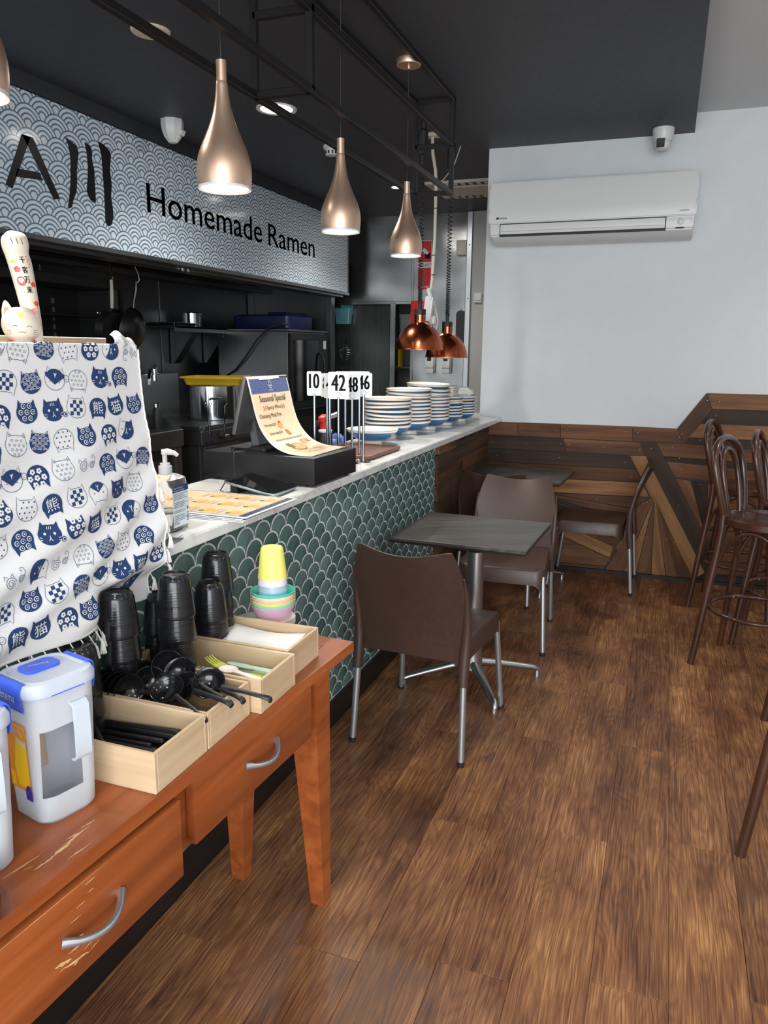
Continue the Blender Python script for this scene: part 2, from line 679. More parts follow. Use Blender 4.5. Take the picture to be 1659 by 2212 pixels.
mat('oven_steel', metal=1.0, tex=brushed((0.26, 0.265, 0.27), (0.36, 0.365, 0.37), 'z', 0.28, 0.42))
mat('soot_black', (0.012, 0.012, 0.012), 0.55)
mat('green_door_steel', metal=0.7, tex=brushed((0.055, 0.068, 0.064), (0.09, 0.105, 0.10), 'z', 0.2, 0.34, 0.2))
mat('grey_panel', (0.40, 0.40, 0.38), 0.5)
mat('aluminium', (0.62, 0.64, 0.66), 0.33, 1.0)
mat('chrome', (0.72, 0.74, 0.76), 0.12, 1.0)
mat('grout', (0.78, 0.82, 0.82), 0.6)


def _tile():
    r = objrand()
    n = noise(coords('Object') * 1.0 if False else geo('Position'), 14.0, 3)
    c = ramp(r * 0.55 + n * 0.5, (0.25, lin(74, 102, 100)), (0.55, lin(90, 120, 117)), (0.85, lin(108, 136, 132)))
    return {'Base Color': c, 'Roughness': 0.24, 'Normal': bump(n, 0.25, 0.004)}


mat('green_glaze', rough=0.2, tex=_tile)


def _marble():
    p = coords('Object')
    n = noise(p, 2.6, 6, 0.6, 1.2)
    f = noise(p, 11.0, 6, 0.65, 0.6)
    v = mth('ABSOLUTE', n - 0.5)
    c = ramp(v, (0.0, (0.60, 0.61, 0.61)), (0.015, (0.70, 0.71, 0.705)), (0.05, (0.78, 0.79, 0.775)))
    c = mix(ramp(f, (0.55, 0.0), (0.80, 0.45)), c, (0.56, 0.575, 0.57))
    return {'Base Color': c}


mat('marble', rough=0.16, tex=_marble)


def _sign():
    x, y, z = sep(geo('Position'))
    d = seigaiha(y, z, 0.098, 0.056)
    c = rings(d, lin(96, 126, 152), lin(214, 222, 226), [(0.965, 0.040), (0.735, 0.042), (0.50, 0.045), (0.27, 0.045)])
    return {'Base Color': c}


mat('wave_sign', rough=0.13, tex=_sign, spec=0.12)
mat('sign_black', (0.006, 0.006, 0.008), 0.4, spec=0.2)
mat('lamp_glow', (1, 1, 1), 0.4, emit=14.0, ecol=(1.0, 0.94, 0.84))
mat('downlight_glow', (1, 1, 1), 0.4, emit=30.0, ecol=(1.0, 0.97, 0.93))
mat('white_plastic', (0.62, 0.63, 0.62), 0.35)
mat('cream_plastic', (0.58, 0.54, 0.45), 0.5)
mat('dark_slot', (0.01, 0.01, 0.01), 0.6)

# ------------------------------------------------------------------ structure: floor
floor = struct('floor', MB().b2((-4.4, -2.6, -0.06), (3.3, 8.8, -0.0025)), MATS['floor_oak'])
_pw, _pl = 0.182, 1.22
_k = 0
_pm = {}
for _i in range(19):
    x0 = -1.15 + _i * _pw
    y = -1.0 - ((_i * 0.47) % 1.0) * _pl
    while y < 5.33:
        a, b = max(y, -1.0), min(y + _pl, 5.335)
        if b - a > 0.03:
            key = round(b - a, 3)
            if key not in _pm:
                _pm[key] = MB().box((0, 0, 0), (_pw - 0.0012, (b - a) - 0.0012, 0.006), bev=0.0008).mesh('plank')
                _pm[key].materials.append(MATS['floor_oak'])
            obj('plank', _pm[key], None, floor, (x0 + _pw / 2, (a + b) / 2, -0.003))
        y += _pl

# ------------------------------------------------------------------ structure: walls and ceiling
wall_back = struct('wall_back', MB().b2((-1.23, 5.34, 0), (3.2, 5.46, 2.96)), MATS['white_wall'])
struct('wall_right', MB().b2((3.2, -2.6, 0), (3.3, 5.46, 2.96)), MATS['white_wall'])
struct('wall_left', MB().b2((-4.3, -2.6, 0), (-4.2, 8.8, 2.81)), MATS['dark_stainless'])
ceiling = struct('ceiling', MB().b2((-4.3, -2.6, 2.81), (0.036, 8.8, 2.97)), MATS['black_ceiling'])
struct('ceiling', MB().b2((0.036, -2.6, 2.922), (3.3, 5.34, 2.97)), MATS['white_ceiling'])
# kitchen walls
wall_kitchen = struct('wall_kitchen_end', MB().b2((-3.42, 7.60, 1.97), (-1.91, 7.68, 2.81)), MATS['stainless'])
struct('wall_kitchen_end', MB().b2((-2.49, 7.60, 0), (-1.91, 7.68, 1.97)), MATS['stainless'])
obj('seam_strip', MB().b2((-2.50, 7.588, 1.0), (-2.47, 7.60, 2.80), 0.004), MATS['stainless'], wall_kitchen)
obj('seam_strip', MB().b2((-3.42, 7.592, 1.955), (-2.50, 7.60, 1.985), 0.003), MATS['stainless'], wall_kitchen)
struct('wall_cool_room', MB().b2((-1.87, 7.56, 0), (-1.0, 7.68, 2.81)), MATS['grey_panel'])
struct('wall_kitchen_side', MB().b2((-1.06, 5.46, 0), (-1.0, 8.7, 2.81)), MATS['dark_stainless'])
struct('wall_storeroom', MB().b2((-4.2, 8.7, 0), (-1.0, 8.8, 2.81)), MATS['grey_panel'])
_t = struct('trim_1', MB().b2((-1.925, 7.53, 0), (-1.868, 7.60, 2.81), 0.006), MATS['aluminium'])
for _z in (1.0, 1.5, 2.0, 2.5):
    obj('rivet', MB().lathe([(0.007, 0), (0.005, 0.004), (0, 0.005)], 8), MATS['dark_slot'], _t, (-1.897, 7.53, _z), (PI / 2, 0, 0))
_d1 = struct('door_1', MB().b2((-3.42, 7.64, 0), (-2.72, 7.68, 1.955), 0.004), MATS['green_door_steel'])
obj('door_frame', MB().b2((-2.72, 7.58, 0), (-2.66, 7.68, 1.97), 0.004), MATS['stainless'], _d1)
# splash wall at the far end of the cooking line, and its post
_s = struct('wall_splash_end', MB().b2((-4.2, 7.28, 0), (-3.28, 7.33, 2.06)), MATS['dark_stainless'])
obj('corner_post', MB().b2((-3.30, 7.25, 0), (-3.23, 7.34, 2.04), 0.004), MATS['dark_stainless'], _s)
obj('panel_joint', MB().b2((-4.19, 7.262, 0.9), (-4.12, 7.28, 2.05), 0.003), MATS['dark_stainless'], _s)
for _y in (3.1, 4.4, 5.75):
    struct('trim_2', MB().b2((-4.2, _y, 0.9), (-4.19, _y + 0.035, 2.06), 0.002), MATS['dark_stainless'])
# bulkhead over the fascia
struct('ceiling_bulkhead', MB().b2((-3.30, -2.6, 2.733), (-3.075, 7.36, 2.81)), MATS['black_ceiling'])
struct('baseboard_back', MB().b2((-1.12, 5.30, 0), (3.2, 5.338, 0.022)), MATS['black_steel'])

# ------------------------------------------------------------------ reclaimed timber cladding, plank by plank, on the white wall
def timber_plank(poly, ci, y_face, parent, depth, shrink=0.0016):
    n = len(poly)
    best = max(((math.hypot(poly[(i + 1) % n][0] - poly[i][0], poly[(i + 1) % n][1] - poly[i][1]), i) for i in range(n)))[1]
    p, q = poly[best], poly[(best + 1) % n]
    ang = math.atan2(q[1] - p[1], q[0] - p[0])
    cx, cz = sum(a for a, b in poly) / n, sum(b for a, b in poly) / n
    ca, sa = math.cos(-ang), math.sin(-ang)
    loc = [((a - cx) * ca - (b - cz) * sa, (a - cx) * sa + (b - cz) * ca) for a, b in poly]
    ar = sum(loc[i][0] * loc[(i + 1) % n][1] - loc[(i + 1) % n][0] * loc[i][1] for i in range(n)) / 2
    if ar < 0: loc = loc[::-1]
    # inset each edge
    ins = []
    for i in range(n):
        a, b, c = Vector(loc[i - 1]), Vector(loc[i]), Vector(loc[(i + 1) % n])
        e0, e1 = (b - a), (c - b)
        if e0.length < 1e-5 or e1.length < 1e-5:
            ins.append(b); continue
        e0.normalize(); e1.normalize()
        n0, n1 = Vector((-e0.y, e0.x)), Vector((-e1.y, e1.x))
        d = (n0 + n1)
        if d.length < 0.3: ins.append(b + n0 * shrink); continue
        d.normalize()
        ins.append(b + d * (shrink / max(d.dot(n0), 0.35)))
    mb = MB()
    mb.prism([tuple(v) for v in ins], lambda a, b, t: (a, t, b), 0.0, -depth)
    mb.mi = 1
    xs = [v.x for v in ins]
    L = max(xs) - min(xs)
    for fx in (0.07, 0.5, 0.93) if L > 0.5 else (0.1, 0.9):
        x = min(xs) + L * fx
        zz = [v.y for v in ins if abs(v.x - x) < L * 0.6]
        zc = sum(zz) / len(zz) + rnd.uniform(-0.012, 0.012)
        if point_in((x, zc), ins):
            mb.prism([(x + 0.0035 * math.cos(t), zc + 0.0035 * math.sin(t)) for t in (0, 1.26, 2.51, 3.77, 5.03)], lambda a, b, t: (a, t, b), -depth, -depth - 0.0012)
    o = obj('plank', mb, [MATS['reclaimed_timber_%d' % ci], MATS['nail']], parent, smooth=None)
    o.location = (cx, y_face, cz)
    o.rotation_euler = (0, -ang, 0)
    return o


def point_in(p, poly):
    c = False
    n = len(poly)
    for i in range(n):
        a, b = poly[i], poly[i - 1]
        if (a[1] > p[1]) != (b[1] > p[1]) and p[0] < (b[0] - a[0]) * (p[1] - a[1]) / (b[1] - a[1]) + a[0]:
            c = not c
    return c


obj('backing_board', MB().prism([(-1.165, 0.012), (1.33, 0.012), (1.33, 1.25), (0.248, 1.25), (0.09, 1.012), (-1.165, 1.012)], lambda a, b, t: (a, t, b), 5.34, 5.334), MATS['soot_black'], wall_back)
timber_plank([(-0.662, 0.425), (-0.127, 0.458), (-0.271, 0.079), (-0.641, 0.062)], 2, 5.34, wall_back, 0.011)
for _ci, _poly in TIMBER:
    timber_plank(_poly, _ci, 5.34, wall_back, 0.018 + rnd.uniform(-0.002, 0.003))

# ------------------------------------------------------------------ the service counter
counter = thing('service_counter', 'long service counter faced with green fish-scale tiles and dark timber', 'counter', (-1.3, 2.9, 0))
CO = Vector((-1.3, 2.9, 0))
def cb(lo, hi): return [Vector(lo) - CO, Vector(hi) - CO]
obj('counter_body', MB().b2(*cb((-1.47, 0.45, 0.0), (-1.182, 5.335, 1.014))), MATS['black_paint'], counter)
obj('kickboard', MB().b2(*cb((-1.182, 0.45, 0.0), (-1.158, 5.335, 0.115)), bev=0.002), MATS['black_paint'], counter)
obj('grout_bed', MB().b2(*cb((-1.182, 0.45, 0.115), (-1.1682, 4.02, 1.014))), MATS['grout'], counter)
_rx, _ry, _gap = 0.0535, 0.0470, 0.0046
def fan_outline(grow=0.0):
    rx, ry = _rx - _gap / 2, _ry - _gap / 2
    pts = [(rx * math.cos(t), ry * math.sin(t)) for t in [PI * i / 8 for i in range(9)]]
    RX, RY = _rx + _gap / 2, _ry + _gap / 2
    # concave flanks: arcs of the neighbouring scales one row down
    fl = []
    for i in range(1, 6):
        t = PI / 2 * i / 6
        fl.append((-_rx + RX * math.sin(t) * 1.0, -_ry + RY * math.cos(t)))
    left = [(a, b) for a, b in fl if a < -0.002]
    pts += left + [(0.0, -_ry + 0.006)] + [(-a, b) for a, b in left[::-1]]
    return pts
_fo = fan_outline()
def fan_mesh(poly):
    mb = MB()
    n = len(poly)
    cx = sum(p[0] for p in poly) / n; cy = sum(p[1] for p in poly) / n
    a = [mb.bm.verts.new((0, p[0], p[1])) for p in poly]
    b = [mb.bm.verts.new((0.0045, cx + (p[0] - cx) * 0.985, cy + (p[1] - cy) * 0.985)) for p in poly]
    c = [mb.bm.verts.new((0.0060, cx + (p[0] - cx) * 0.86, cy + (p[1] - cy) * 0.86)) for p in poly]
    mb.bridge(a, b); mb.bridge(b, c); mb.face(c)
    return mb
_tm = fan_mesh(_fo).mesh('tile', 40)
_tm.materials.append(MATS['green_glaze'])
_tiles = []
_row = 0
_z = 0.965 - _ry
while _z > 0.10:
    yy = 1.973 - 15 * 2 * _rx + (_rx if _row % 2 else 0)
    while yy < 4.06:
        _tiles.append((yy, _z, _row))
        yy += 2 * _rx
    _row += 1
    _z -= _ry
# the row cut by the worktop
yy = 1.973 - 15 * 2 * _rx + _rx
while yy < 4.06:
    _tiles.append((yy, 0.965, -1)); yy += 2 * _rx
yy = 1.973 - 15 * 2 * _rx
while yy < 4.06:
    _tiles.append((yy, 0.965 + _ry, -2)); yy += 2 * _rx
def clip(poly, f):
    out = []
    n = len(poly)
    for i in range(n):
        p, q = poly[i], poly[(i + 1) % n]
        a, b = f(p), f(q)
        if a >= 0: out.append(p)
        if (a > 0) != (b > 0) and abs(a - b) > 1e-9:
            t = a / (a - b); out.append((p[0] + (q[0] - p[0]) * t, p[1] + (q[1] - p[1]) * t))
    return out
def hidden(y, z):
    return y < 1.30 or (y < 1.86 and z < 0.66 and y < 1.60)
_tiles.sort(key=lambda t: (hidden(t[0], t[1]), (t[0]) ** 2 * 1.0 + (t[1] - 1.5) ** 2))
_rest = MB()
_n = 0
for yy, zz, rr in _tiles:
    poly = [(yy + a, zz + b) for a, b in _fo]
    whole = all(0.118 < q[1] < 1.012 and q[0] < 4.015 for q in poly)
    if not whole:
        for f in (lambda p: p[1] - 0.118, lambda p: 1.012 - p[1], lambda p: 4.015 - p[0], lambda p: p[0] - 0.47):
            poly = clip(poly, f)
            if len(poly) < 3: break
        if len(poly) < 3: continue
    x0 = -1.1725 - CO.x
    if _n < 298 and not hidden(yy, zz):
        if whole:
            o = obj('tile', _tm, None, counter, (x0, yy - CO.y, zz))
        else:
            o = obj('tile', fan_mesh([(a - yy, b - zz) for a, b in poly]), MATS['green_glaze'], counter, (x0, yy - CO.y, zz), smooth=40)
        o.rotation_euler = (0, rnd.uniform(-0.012, 0.012), rnd.uniform(-0.012, 0.012))
        _n += 1
    else:
        m2 = fan_mesh([(a - CO.y, b) for a, b in poly])
        mm = m2.mesh('t', 40)
        for v in mm.vertices: v.co.x += x0
        _rest.bm.from_mesh(mm)
        bpy.data.meshes.remove(mm)
obj('tiles', _rest, MATS['green_glaze'], counter, kind='stuff', smooth=40)
# timber boards on the far end of the counter front, with ragged ends
_zz = [0.03, 0.14, 0.25, 0.35, 0.455, 0.56, 0.665, 0.76, 0.85, 0.93, 1.013]
_cc = [2, 5, 2, 0, 5, 5, 5, 2, 5, 0]
for _i in range(10):
    a, b = _zz[_i], _zz[_i + 1]
    ye = 4.015 + (0.035 if _i == 9 else 0.008 * ((_i * 5) % 4))
    ylist = [ye, 4.62 + 0.3 * ((_i * 3) % 3) / 3, 5.322] if _i % 2 else [ye, 5.322]
    if _i == 9: ylist = [ye, 4.42, 4.9, 5.322]
    for y0, y1 in zip(ylist, ylist[1:]):
        mb = MB().box((0, 0, 0), (y1 - y0 - 0.003, 0.026 + rnd.uniform(-0.003, 0.003), b - a - 0.003), bev=0.0015)
        o = obj('plank', mb, MATS['reclaimed_timber_%d' % (_cc[_i] if y0 == ye else (5, 2, 5)[_i % 3])], counter, (-1.168 - CO.x, (y0 + y1) / 2 - CO.y, (a + b) / 2))
        o.rotation_euler = (0, 0, PI / 2)
_ct = MB()
_pts = [(-1.50, 0.40), (-1.068, 0.40), (-1.068, 5.338), (-1.232, 5.338), (-1.232, 5.62), (-1.50, 5.62)]
_ct.prism(_pts, lambda a, b, t: (a + 1.3, b - 2.9, t), 0.0, 0.030)
bmesh.ops.bevel(_ct.bm, geom=[e for e in _ct.bm.edges if abs(e.verts[0].co.z - e.verts[1].co.z) < 1e-6], offset=0.003, segments=2, affect='EDGES')
tag(obj('countertop', _ct, MATS['marble'], loc=(-1.3, 2.9, 1.016)), 'pale veined marble worktop lying along the whole counter', 'worktop')

# ================================================================== fascia sign, hood
mat('rose_gold', rough=0.36, metal=0.82, tex=noisy(lin(216, 180, 154), lin(224, 190, 164), 3, (0.33, 0.40)))
mat('copper', metal=1.0, tex=brushed(lin(176, 92, 60), lin(190, 104, 70), 'z', 0.18, 0.24))
mat('black_rubber', (0.012, 0.012, 0.013), 0.55)
mat('ink', (0.008, 0.008, 0.010), 0.5, spec=0.15)
sign = thing('shop_sign', 'long fascia sign of grey wave pattern reading Homemade Ramen', 'sign', (-3.10, 4.0, 2.056))
obj('sign_panel', MB().b2((-0.02, -3.2, 0.0), (0.02, 3.32, 0.673), 0.002), MATS['wave_sign'], sign)
_m = MB()
_m.b2((-0.02, -3.2, -0.028), (0.034, 3.33, -0.001), 0.003)
obj('lower_edge', _m, MATS['dark_stainless'], sign)
obj('end_cap', MB().b2((-0.03, 3.32, -0.028), (0.024, 3.334, 0.673), 0.002), MATS['black_paint'], sign)
_fn = plane_fn((0.0215, 0, 0), (0, 1, 0), (0, 0, 1))
def sy(y): return y - 4.0
def sz(z): return z - 2.056
_t = MB()
# large A (the end of a word that runs out of the frame)
for pts in ([(-0.946, 0.206), (-0.905, 0.193), (-0.760, 0.463), (-0.816, 0.463)], [(-0.816, 0.463), (-0.745, 0.463), (-0.587, 0.204), (-0.633, 0.191)], [(-0.878, 0.255), (-0.700, 0.272), (-0.718, 0.306), (-0.862, 0.296)]):
    put_poly(_t, pts, _fn)
obj('lettering', _t, MATS['sign_black'], sign, smooth=None)
_t = MB()
_k1 = [(-0.519, 0.525), (-0.475, 0.51), (-0.436, 0.496), (-0.424, 0.467), (-0.436, 0.414), (-0.447, 0.364), (-0.449, 0.317), (-0.461, 0.259), (-0.492, 0.206), (-0.502, 0.177), (-0.523, 0.165), (-0.534, 0.175), (-0.525, 0.2), (-0.506, 0.274), (-0.495, 0.355), (-0.49, 0.425), (-0.496, 0.478)]
_k2 = [(-0.373, 0.532), (-0.332, 0.524), (-0.318, 0.503), (-0.321, 0.446), (-0.307, 0.401), (-0.31, 0.327), (-0.31, 0.278), (-0.311, 0.233), (-0.33, 0.227), (-0.36, 0.241), (-0.381, 0.278), (-0.368, 0.34), (-0.359, 0.406), (-0.361, 0.478)]
_k3 = [(-0.266, 0.561), (-0.215, 0.555), (-0.166, 0.53), (-0.162, 0.497), (-0.177, 0.436), (-0.169, 0.354), (-0.18, 0.285), (-0.172, 0.227), (-0.169, 0.177), (-0.19, 0.131), (-0.218, 0.118), (-0.243, 0.136), (-0.24, 0.208), (-0.238, 0.325), (-0.241, 0.423), (-0.243, 0.5)]
for k in (_k1, _k2, _k3):
    put_poly(_t, k, _fn)
obj('lettering', _t, MATS['sign_black'], sign, smooth=None)
_t = MB()
put_text(_t, 'Homemade', _fn, sy(4.15), 0.254, 1.43, 0.172, bold=0.010)
obj('lettering', _t, MATS['sign_black'], sign, smooth=None)
_t = MB()
put_text(_t, 'Ramen', _fn, sy(5.685), 0.250, 0.86, 0.168, bold=0.010)
obj('lettering', _t, MATS['sign_black'], sign, smooth=None)

hood = thing('extraction_hood', 'dark stainless extraction hood above the cooking line behind the sign', 'hood', (-3.65, 4.2, 2.03))
obj('canopy', MB().b2((-0.55, -3.2, 0.30), (0.50, 3.12, 0.34)).b2((0.50, -3.2, 0.0), (0.525, 3.12, 0.70)), MATS['dark_stainless'], hood)
obj('gutter', MB().b2((0.40, -3.2, -0.02), (0.52, 3.12, 0.012), 0.003).b2((0.385, -3.2, -0.02), (0.40, 3.12, 0.05), 0.002), MATS['dark_stainless'], hood)
for _i in range(11):
    _m = MB().box((-0.1, -2.85 + _i * 0.56, 0.17), (0.62, 0.5, 0.03), Matrix.Rotation(math.radians(24), 3, 'Y'), 0.004)
    obj('baffle_filter', _m, MATS['soot_black'], hood)
obj('inner_beam', MB().b2((-0.54, -3.2, 0.03), (-0.44, 3.12, 0.10), 0.003).b2((-0.30, -3.2, 0.015), (-0.26, 3.1, 0.05), 0.003), MATS['dark_stainless'], hood)
obj('end_panel', MB().b2((-0.55, 3.085, -0.02), (0.50, 3.12, 0.32), 0.002), MATS['dark_stainless'], hood)
_b = MB()
for _x in (0.0, 0.06): _b.b2((0.525, 0.34 + _x, -0.03), (0.54, 0.36 + _x, -0.005), 0.002)
obj('clip', _b, MATS['chrome'], hood)

# ================================================================== ceiling frame
frame = thing('ceiling_frame', 'black steel box frame hanging from the ceiling above the counter', 'frame', (-1.28, 2.4, 2.335))
_s = 0.024
XL, XR, Y0, Y1 = -0.105, 0.10, -2.2, 1.85
for nm, x, z in (('rail', XL, 0.463), ('rail', XR, 0.463), ('rail', XR, 0.24), ('rail', XL, 0.0), ('rail', XR, 0.0)):
    obj(nm, MB().b2((x - _s / 2, Y0, z - _s / 2), (x + _s / 2, Y1, z + _s / 2), 0.002), MATS['black_steel'], frame)
for yy in (Y0 + 0.012, -1.7, 0.085, Y1 - 0.012):
    for x in (XL, XR):
        obj('post', MB().b2((x - _s / 2, yy - _s / 2, 0), (x + _s / 2, yy + _s / 2, 0.47), 0.002), MATS['black_steel'], frame)
    for z in (0.0, 0.24, 0.463):
        obj('rung', MB().b2((XL, yy - _s / 2, z - _s / 2), (XR, yy + _s / 2, z + _s / 2), 0.002), MATS['black_steel'], frame)

# ================================================================== pendant lamps
def pendant(y, label):
    t = thing('pendant_lamp', label, 'lamp', (-1.237, y, 1.947), group='rose gold pendants in a row over the counter')
    prof = [(0.0735, 0.0), (0.0765, 0.02), (0.0775, 0.04), (0.0765, 0.062), (0.072, 0.085), (0.064, 0.108), (0.053, 0.132), (0.0425, 0.156), (0.0335, 0.18), (0.0262, 0.205), (0.0208, 0.232), (0.0175, 0.258), (0.0158, 0.28), (0.0156, 0.2805), (0.0143, 0.281), (0.0143, 0.335), (0.004, 0.336)]
    prof = spline(prof[:13], 2) + prof[13:]
    obj('lamp_shade', MB().lathe(prof, 40, capb=False, capt=False), MATS['rose_gold'], t, smooth=50)
    obj('trim_ring', MB().lathe([(0.066, 0.001), (0.0745, -0.003), (0.0755, 0.004), (0.066, 0.008)], 40, capb=False, capt=False), MATS['white_plastic'], t)
    obj('diffuser', MB().lathe([(0.0, 0.003), (0.0672, 0.003)], 32, capb=False, capt=False), MATS['lamp_glow'], t)
    obj('cord', MB().cyl((0, 0, 0.335), (0, 0, 0.835), 0.0028, n=8), MATS['black_rubber'], t)
    obj('canopy', MB().lathe([(0.0, 0.822), (0.006, 0.822), (0.007, 0.834), (0.056, 0.836), (0.058, 0.84), (0.058, 0.863)], 28), MATS['rose_gold'], t)
    l = spot_light('pendant_beam', (0, 0, -0.012), 12, (1.0, 0.93, 0.82), 2.6, 0.05, 0.6)
    l.parent = t
    return t
for _y, _l in ((1.150, 'rose gold teardrop pendant cut by the edge of the picture'), (2.03, 'rose gold teardrop pendant in front of the word Homemade'),
               (2.868, 'rose gold teardrop pendant at the end of the fascia sign'), (3.663, 'rose gold teardrop pendant before the stainless kitchen wall')):
    pendant(_y, _l)

# ================================================================== things on the ceiling
def downlight(x, y, r, label):
    t = thing('downlight', label, 'light', (x, y, 2.81))
    obj('bezel', MB().lathe([(r * 0.80, -0.004), (r, -0.006), (r * 1.02, 0.0), (r * 0.80, 0.0)], 32, capb=False, capt=False), MATS['white_plastic'], t)
    obj('diffuser', MB().lathe([(0, -0.003), (r * 0.82, -0.003)], 28, capb=False, capt=False), MATS['downlight_glow'], t)
downlight(-2.17, 4.13, 0.112, 'round white downlight in the black ceiling behind the second pendant')
downlight(-2.21, 6.30, 0.055, 'small far downlight in the black ceiling above the kitchen aisle')
t = thing('speaker_plate', 'round cream plate flush in the black ceiling', 'ceiling plate', (-2.172, 3.01, 2.81))
obj('plate', MB().lathe([(0, -0.012), (0.03, -0.012), (0.075, -0.010), (0.082, -0.004), (0.083, 0)], 32, capb=False), MATS['cream_plastic'], t)
_m = MB()
for dx, dy in ((0.01, 0.0), (0.022, 0.004), (0.016, -0.012)): _m.lathe([(0, -0.0135), (0.003, -0.0135), (0.003, -0.011)], 8, c=(dx, dy, 0), capb=False, capt=False)
obj('hole', _m, MATS['dark_slot'], t)
t = thing('smoke_detector', 'white slotted smoke detector under the black ceiling', 'detector', (-2.2, 4.95, 2.81))
obj('base', MB().lathe([(0.0, 0), (0.055, 0), (0.055, -0.016), (0.05, -0.02), (0.0, -0.02)], 28, capb=False, capt=False), MATS['white_plastic'], t)
obj('sensor_cage', MB().lathe([(0.046, -0.02), (0.045, -0.042), (0.038, -0.06), (0.0, -0.062)], 28, capb=False, capt=False), MATS['white_plastic'], t)
for i in range(12):
    a = 2 * PI * i / 12
    obj('vent_slot', MB().box((0.0455 * math.cos(a), 0.0455 * math.sin(a), -0.044), (0.004, 0.010, 0.018), Matrix.Rotation(a, 3, 'Z')), MATS['dark_slot'], t)
t = thing('dome_sensor', 'white tapered motion sensor on the ceiling beside the fascia sign', 'sensor', (-2.86, 4.13, 2.81))
obj('housing', MB().lathe([(0.066, 0), (0.066, -0.03), (0.062, -0.06), (0.05, -0.095), (0.026, -0.125), (0, -0.132)], 8, capb=True, capt=False), MATS['white_plastic'], t)
obj('lens_window', MB().box((0.052, 0.01, -0.07), (0.03, 0.05, 0.035), Matrix.Rotation(0.5, 3, 'Y'), 0.006), MATS['white_plastic'], t)
t = thing('security_camera', 'white turret security camera on the ceiling edge above the air conditioner', 'camera', (-0.140, 5.19, 2.81))
obj('base', MB().lathe([(0.062, 0.0), (0.062, -0.012), (0.058, -0.05), (0.050, -0.072), (0.0, -0.078)], 32, capb=True, capt=False), MATS['white_plastic'], t)
obj('eyeball', MB().lathe([(0, -0.048), (0.024, -0.042), (0.04, -0.026), (0.048, 0), (0.04, 0.026), (0.024, 0.042), (0, 0.048)], 24), MATS['white_plastic'], t, (0, -0.012, -0.085))
_e = MB().box((0, 0, 0), (0.046, 0.012, 0.05), None, 0.008, 2)
obj('lens', _e, MATS['dark_slot'], t, (-0.01, -0.055, -0.09), (0.35, 0, 0))
obj('infrared_window', MB().box((0, 0, 0), (0.048, 0.012, 0.016), None, 0.006, 2), MATS['grey_panel'], t, (-0.01, -0.042, -0.124), (0.6, 0, 0))
t = thing('ceiling_vent', 'square cream air conditioning cassette in the kitchen ceiling', 'vent', (-1.63, 6.48, 2.81))
obj('frame', MB().box((0, 0, -0.012), (0.62, 0.62, 0.024), None, 0.006), MATS['cream_plastic'], t)
obj('grille', MB().box((0, 0, -0.026), (0.36, 0.36, 0.012), None, 0.004), MATS['cream_plastic'], t)
for sx, sy_ in ((0, -1), (0, 1), (-1, 0), (1, 0)):
    obj('outlet', MB().box((sx * 0.25, sy_ * 0.25, -0.0245), (0.07 if sx else 0.44, 0.07 if sy_ else 0.44, 0.004)), MATS['dark_slot'], t)
    for k in range(7):
        d = -0.19 + k * 0.063
        obj('slat', MB().box((sx * 0.25 + (d if sy_ else 0), sy_ * 0.25 + (d if sx else 0), -0.028), (0.07 if sx else 0.035, 0.07 if sy_ else 0.035, 0.005), None, 0.001), MATS['cream_plastic'], t)

# ================================================================== split air conditioner
ac = thing('air_conditioner', 'white wall split air conditioner with closed louvre on the white wall', 'air conditioner', (-0.54, 5.338, 2.205))
def acprof(kind):
    if kind == 'body': return [(0, 0.0), (-0.10, -0.03 + 0.0), (-0.225, 0.012), (-0.245, 0.03), (-0.245, 0.075), (-0.225, 0.09), (-0.225, 0.335), (-0.205, 0.345), (0, 0.345)]
_b = MB()
_pr = [(0, -0.02), (-0.13, -0.022), (-0.205, 0.004), (-0.232, 0.02), (-0.238, 0.05), (-0.236, 0.085), (-0.222, 0.088), (-0.222, 0.335), (-0.205, 0.343), (0, 0.343)]
_b.prism(_pr, lambda a, b, t: (t, a, b), -0.612, 0.612)
bmesh.ops.bevel(_b.bm, geom=[e for e in _b.bm.edges if abs(abs(e.verts[0].co.x) - 0.612) < 1e-5 and abs(abs(e.verts[1].co.x) - 0.612) < 1e-5], offset=0.008, segments=2, affect='EDGES')
obj('body', _b, MATS['white_plastic'], ac, smooth=30)
_pp = [(-0.222, 0.092), (-0.246, 0.094), (-0.250, 0.11), (-0.243, 0.19), (-0.235, 0.30), (-0.228, 0.343), (-0.21, 0.348), (-0.205, 0.342)]
_b = MB()
def acface(u, v):
    x = -0.622 + u * 1.244
    k = v * (len(_pp) - 2)
    i = min(int(k), len(_pp) - 3); f = k - i
    y = _pp[i + 1][0] * (1 - f) + _pp[i + 2][0] * f if i + 2 < len(_pp) else _pp[-1][0]
    z = _pp[i + 1][1] * (1 - f) + _pp[i + 2][1] * f
    return (x, y, z)
_b.prism(_pp, lambda a, b, t: (t, a, b), -0.622, 0.622)
bmesh.ops.bevel(_b.bm, geom=[e for e in _b.bm.edges if abs(abs(e.verts[0].co.x) - 0.622) < 1e-5 and abs(abs(e.verts[1].co.x) - 0.622) < 1e-5], offset=0.006, segments=2, affect='EDGES')
obj('front_panel', _b, MATS['white_plastic'], ac, smooth=30)
obj('louvre_gap', MB().box((-0.045, -0.2375, 0.052), (1.006, 0.006, 0.078)), MATS['dark_slot'], ac)
_b = MB()
_lp = [(-0.222, 0.016), (-0.234, 0.018), (-0.243, 0.032), (-0.245, 0.06), (-0.2435, 0.086), (-0.232, 0.087)]
_b.prism(_lp, lambda a, b, t: (t, a, b), -0.543, 0.452)
obj('louvre', _b, MATS['white_plastic'], ac, smooth=40)
obj('louvre_seam', MB().box((-0.045, -0.2445, 0.045), (0.98, 0.003, 0.003)), MATS['grey_panel'], ac)
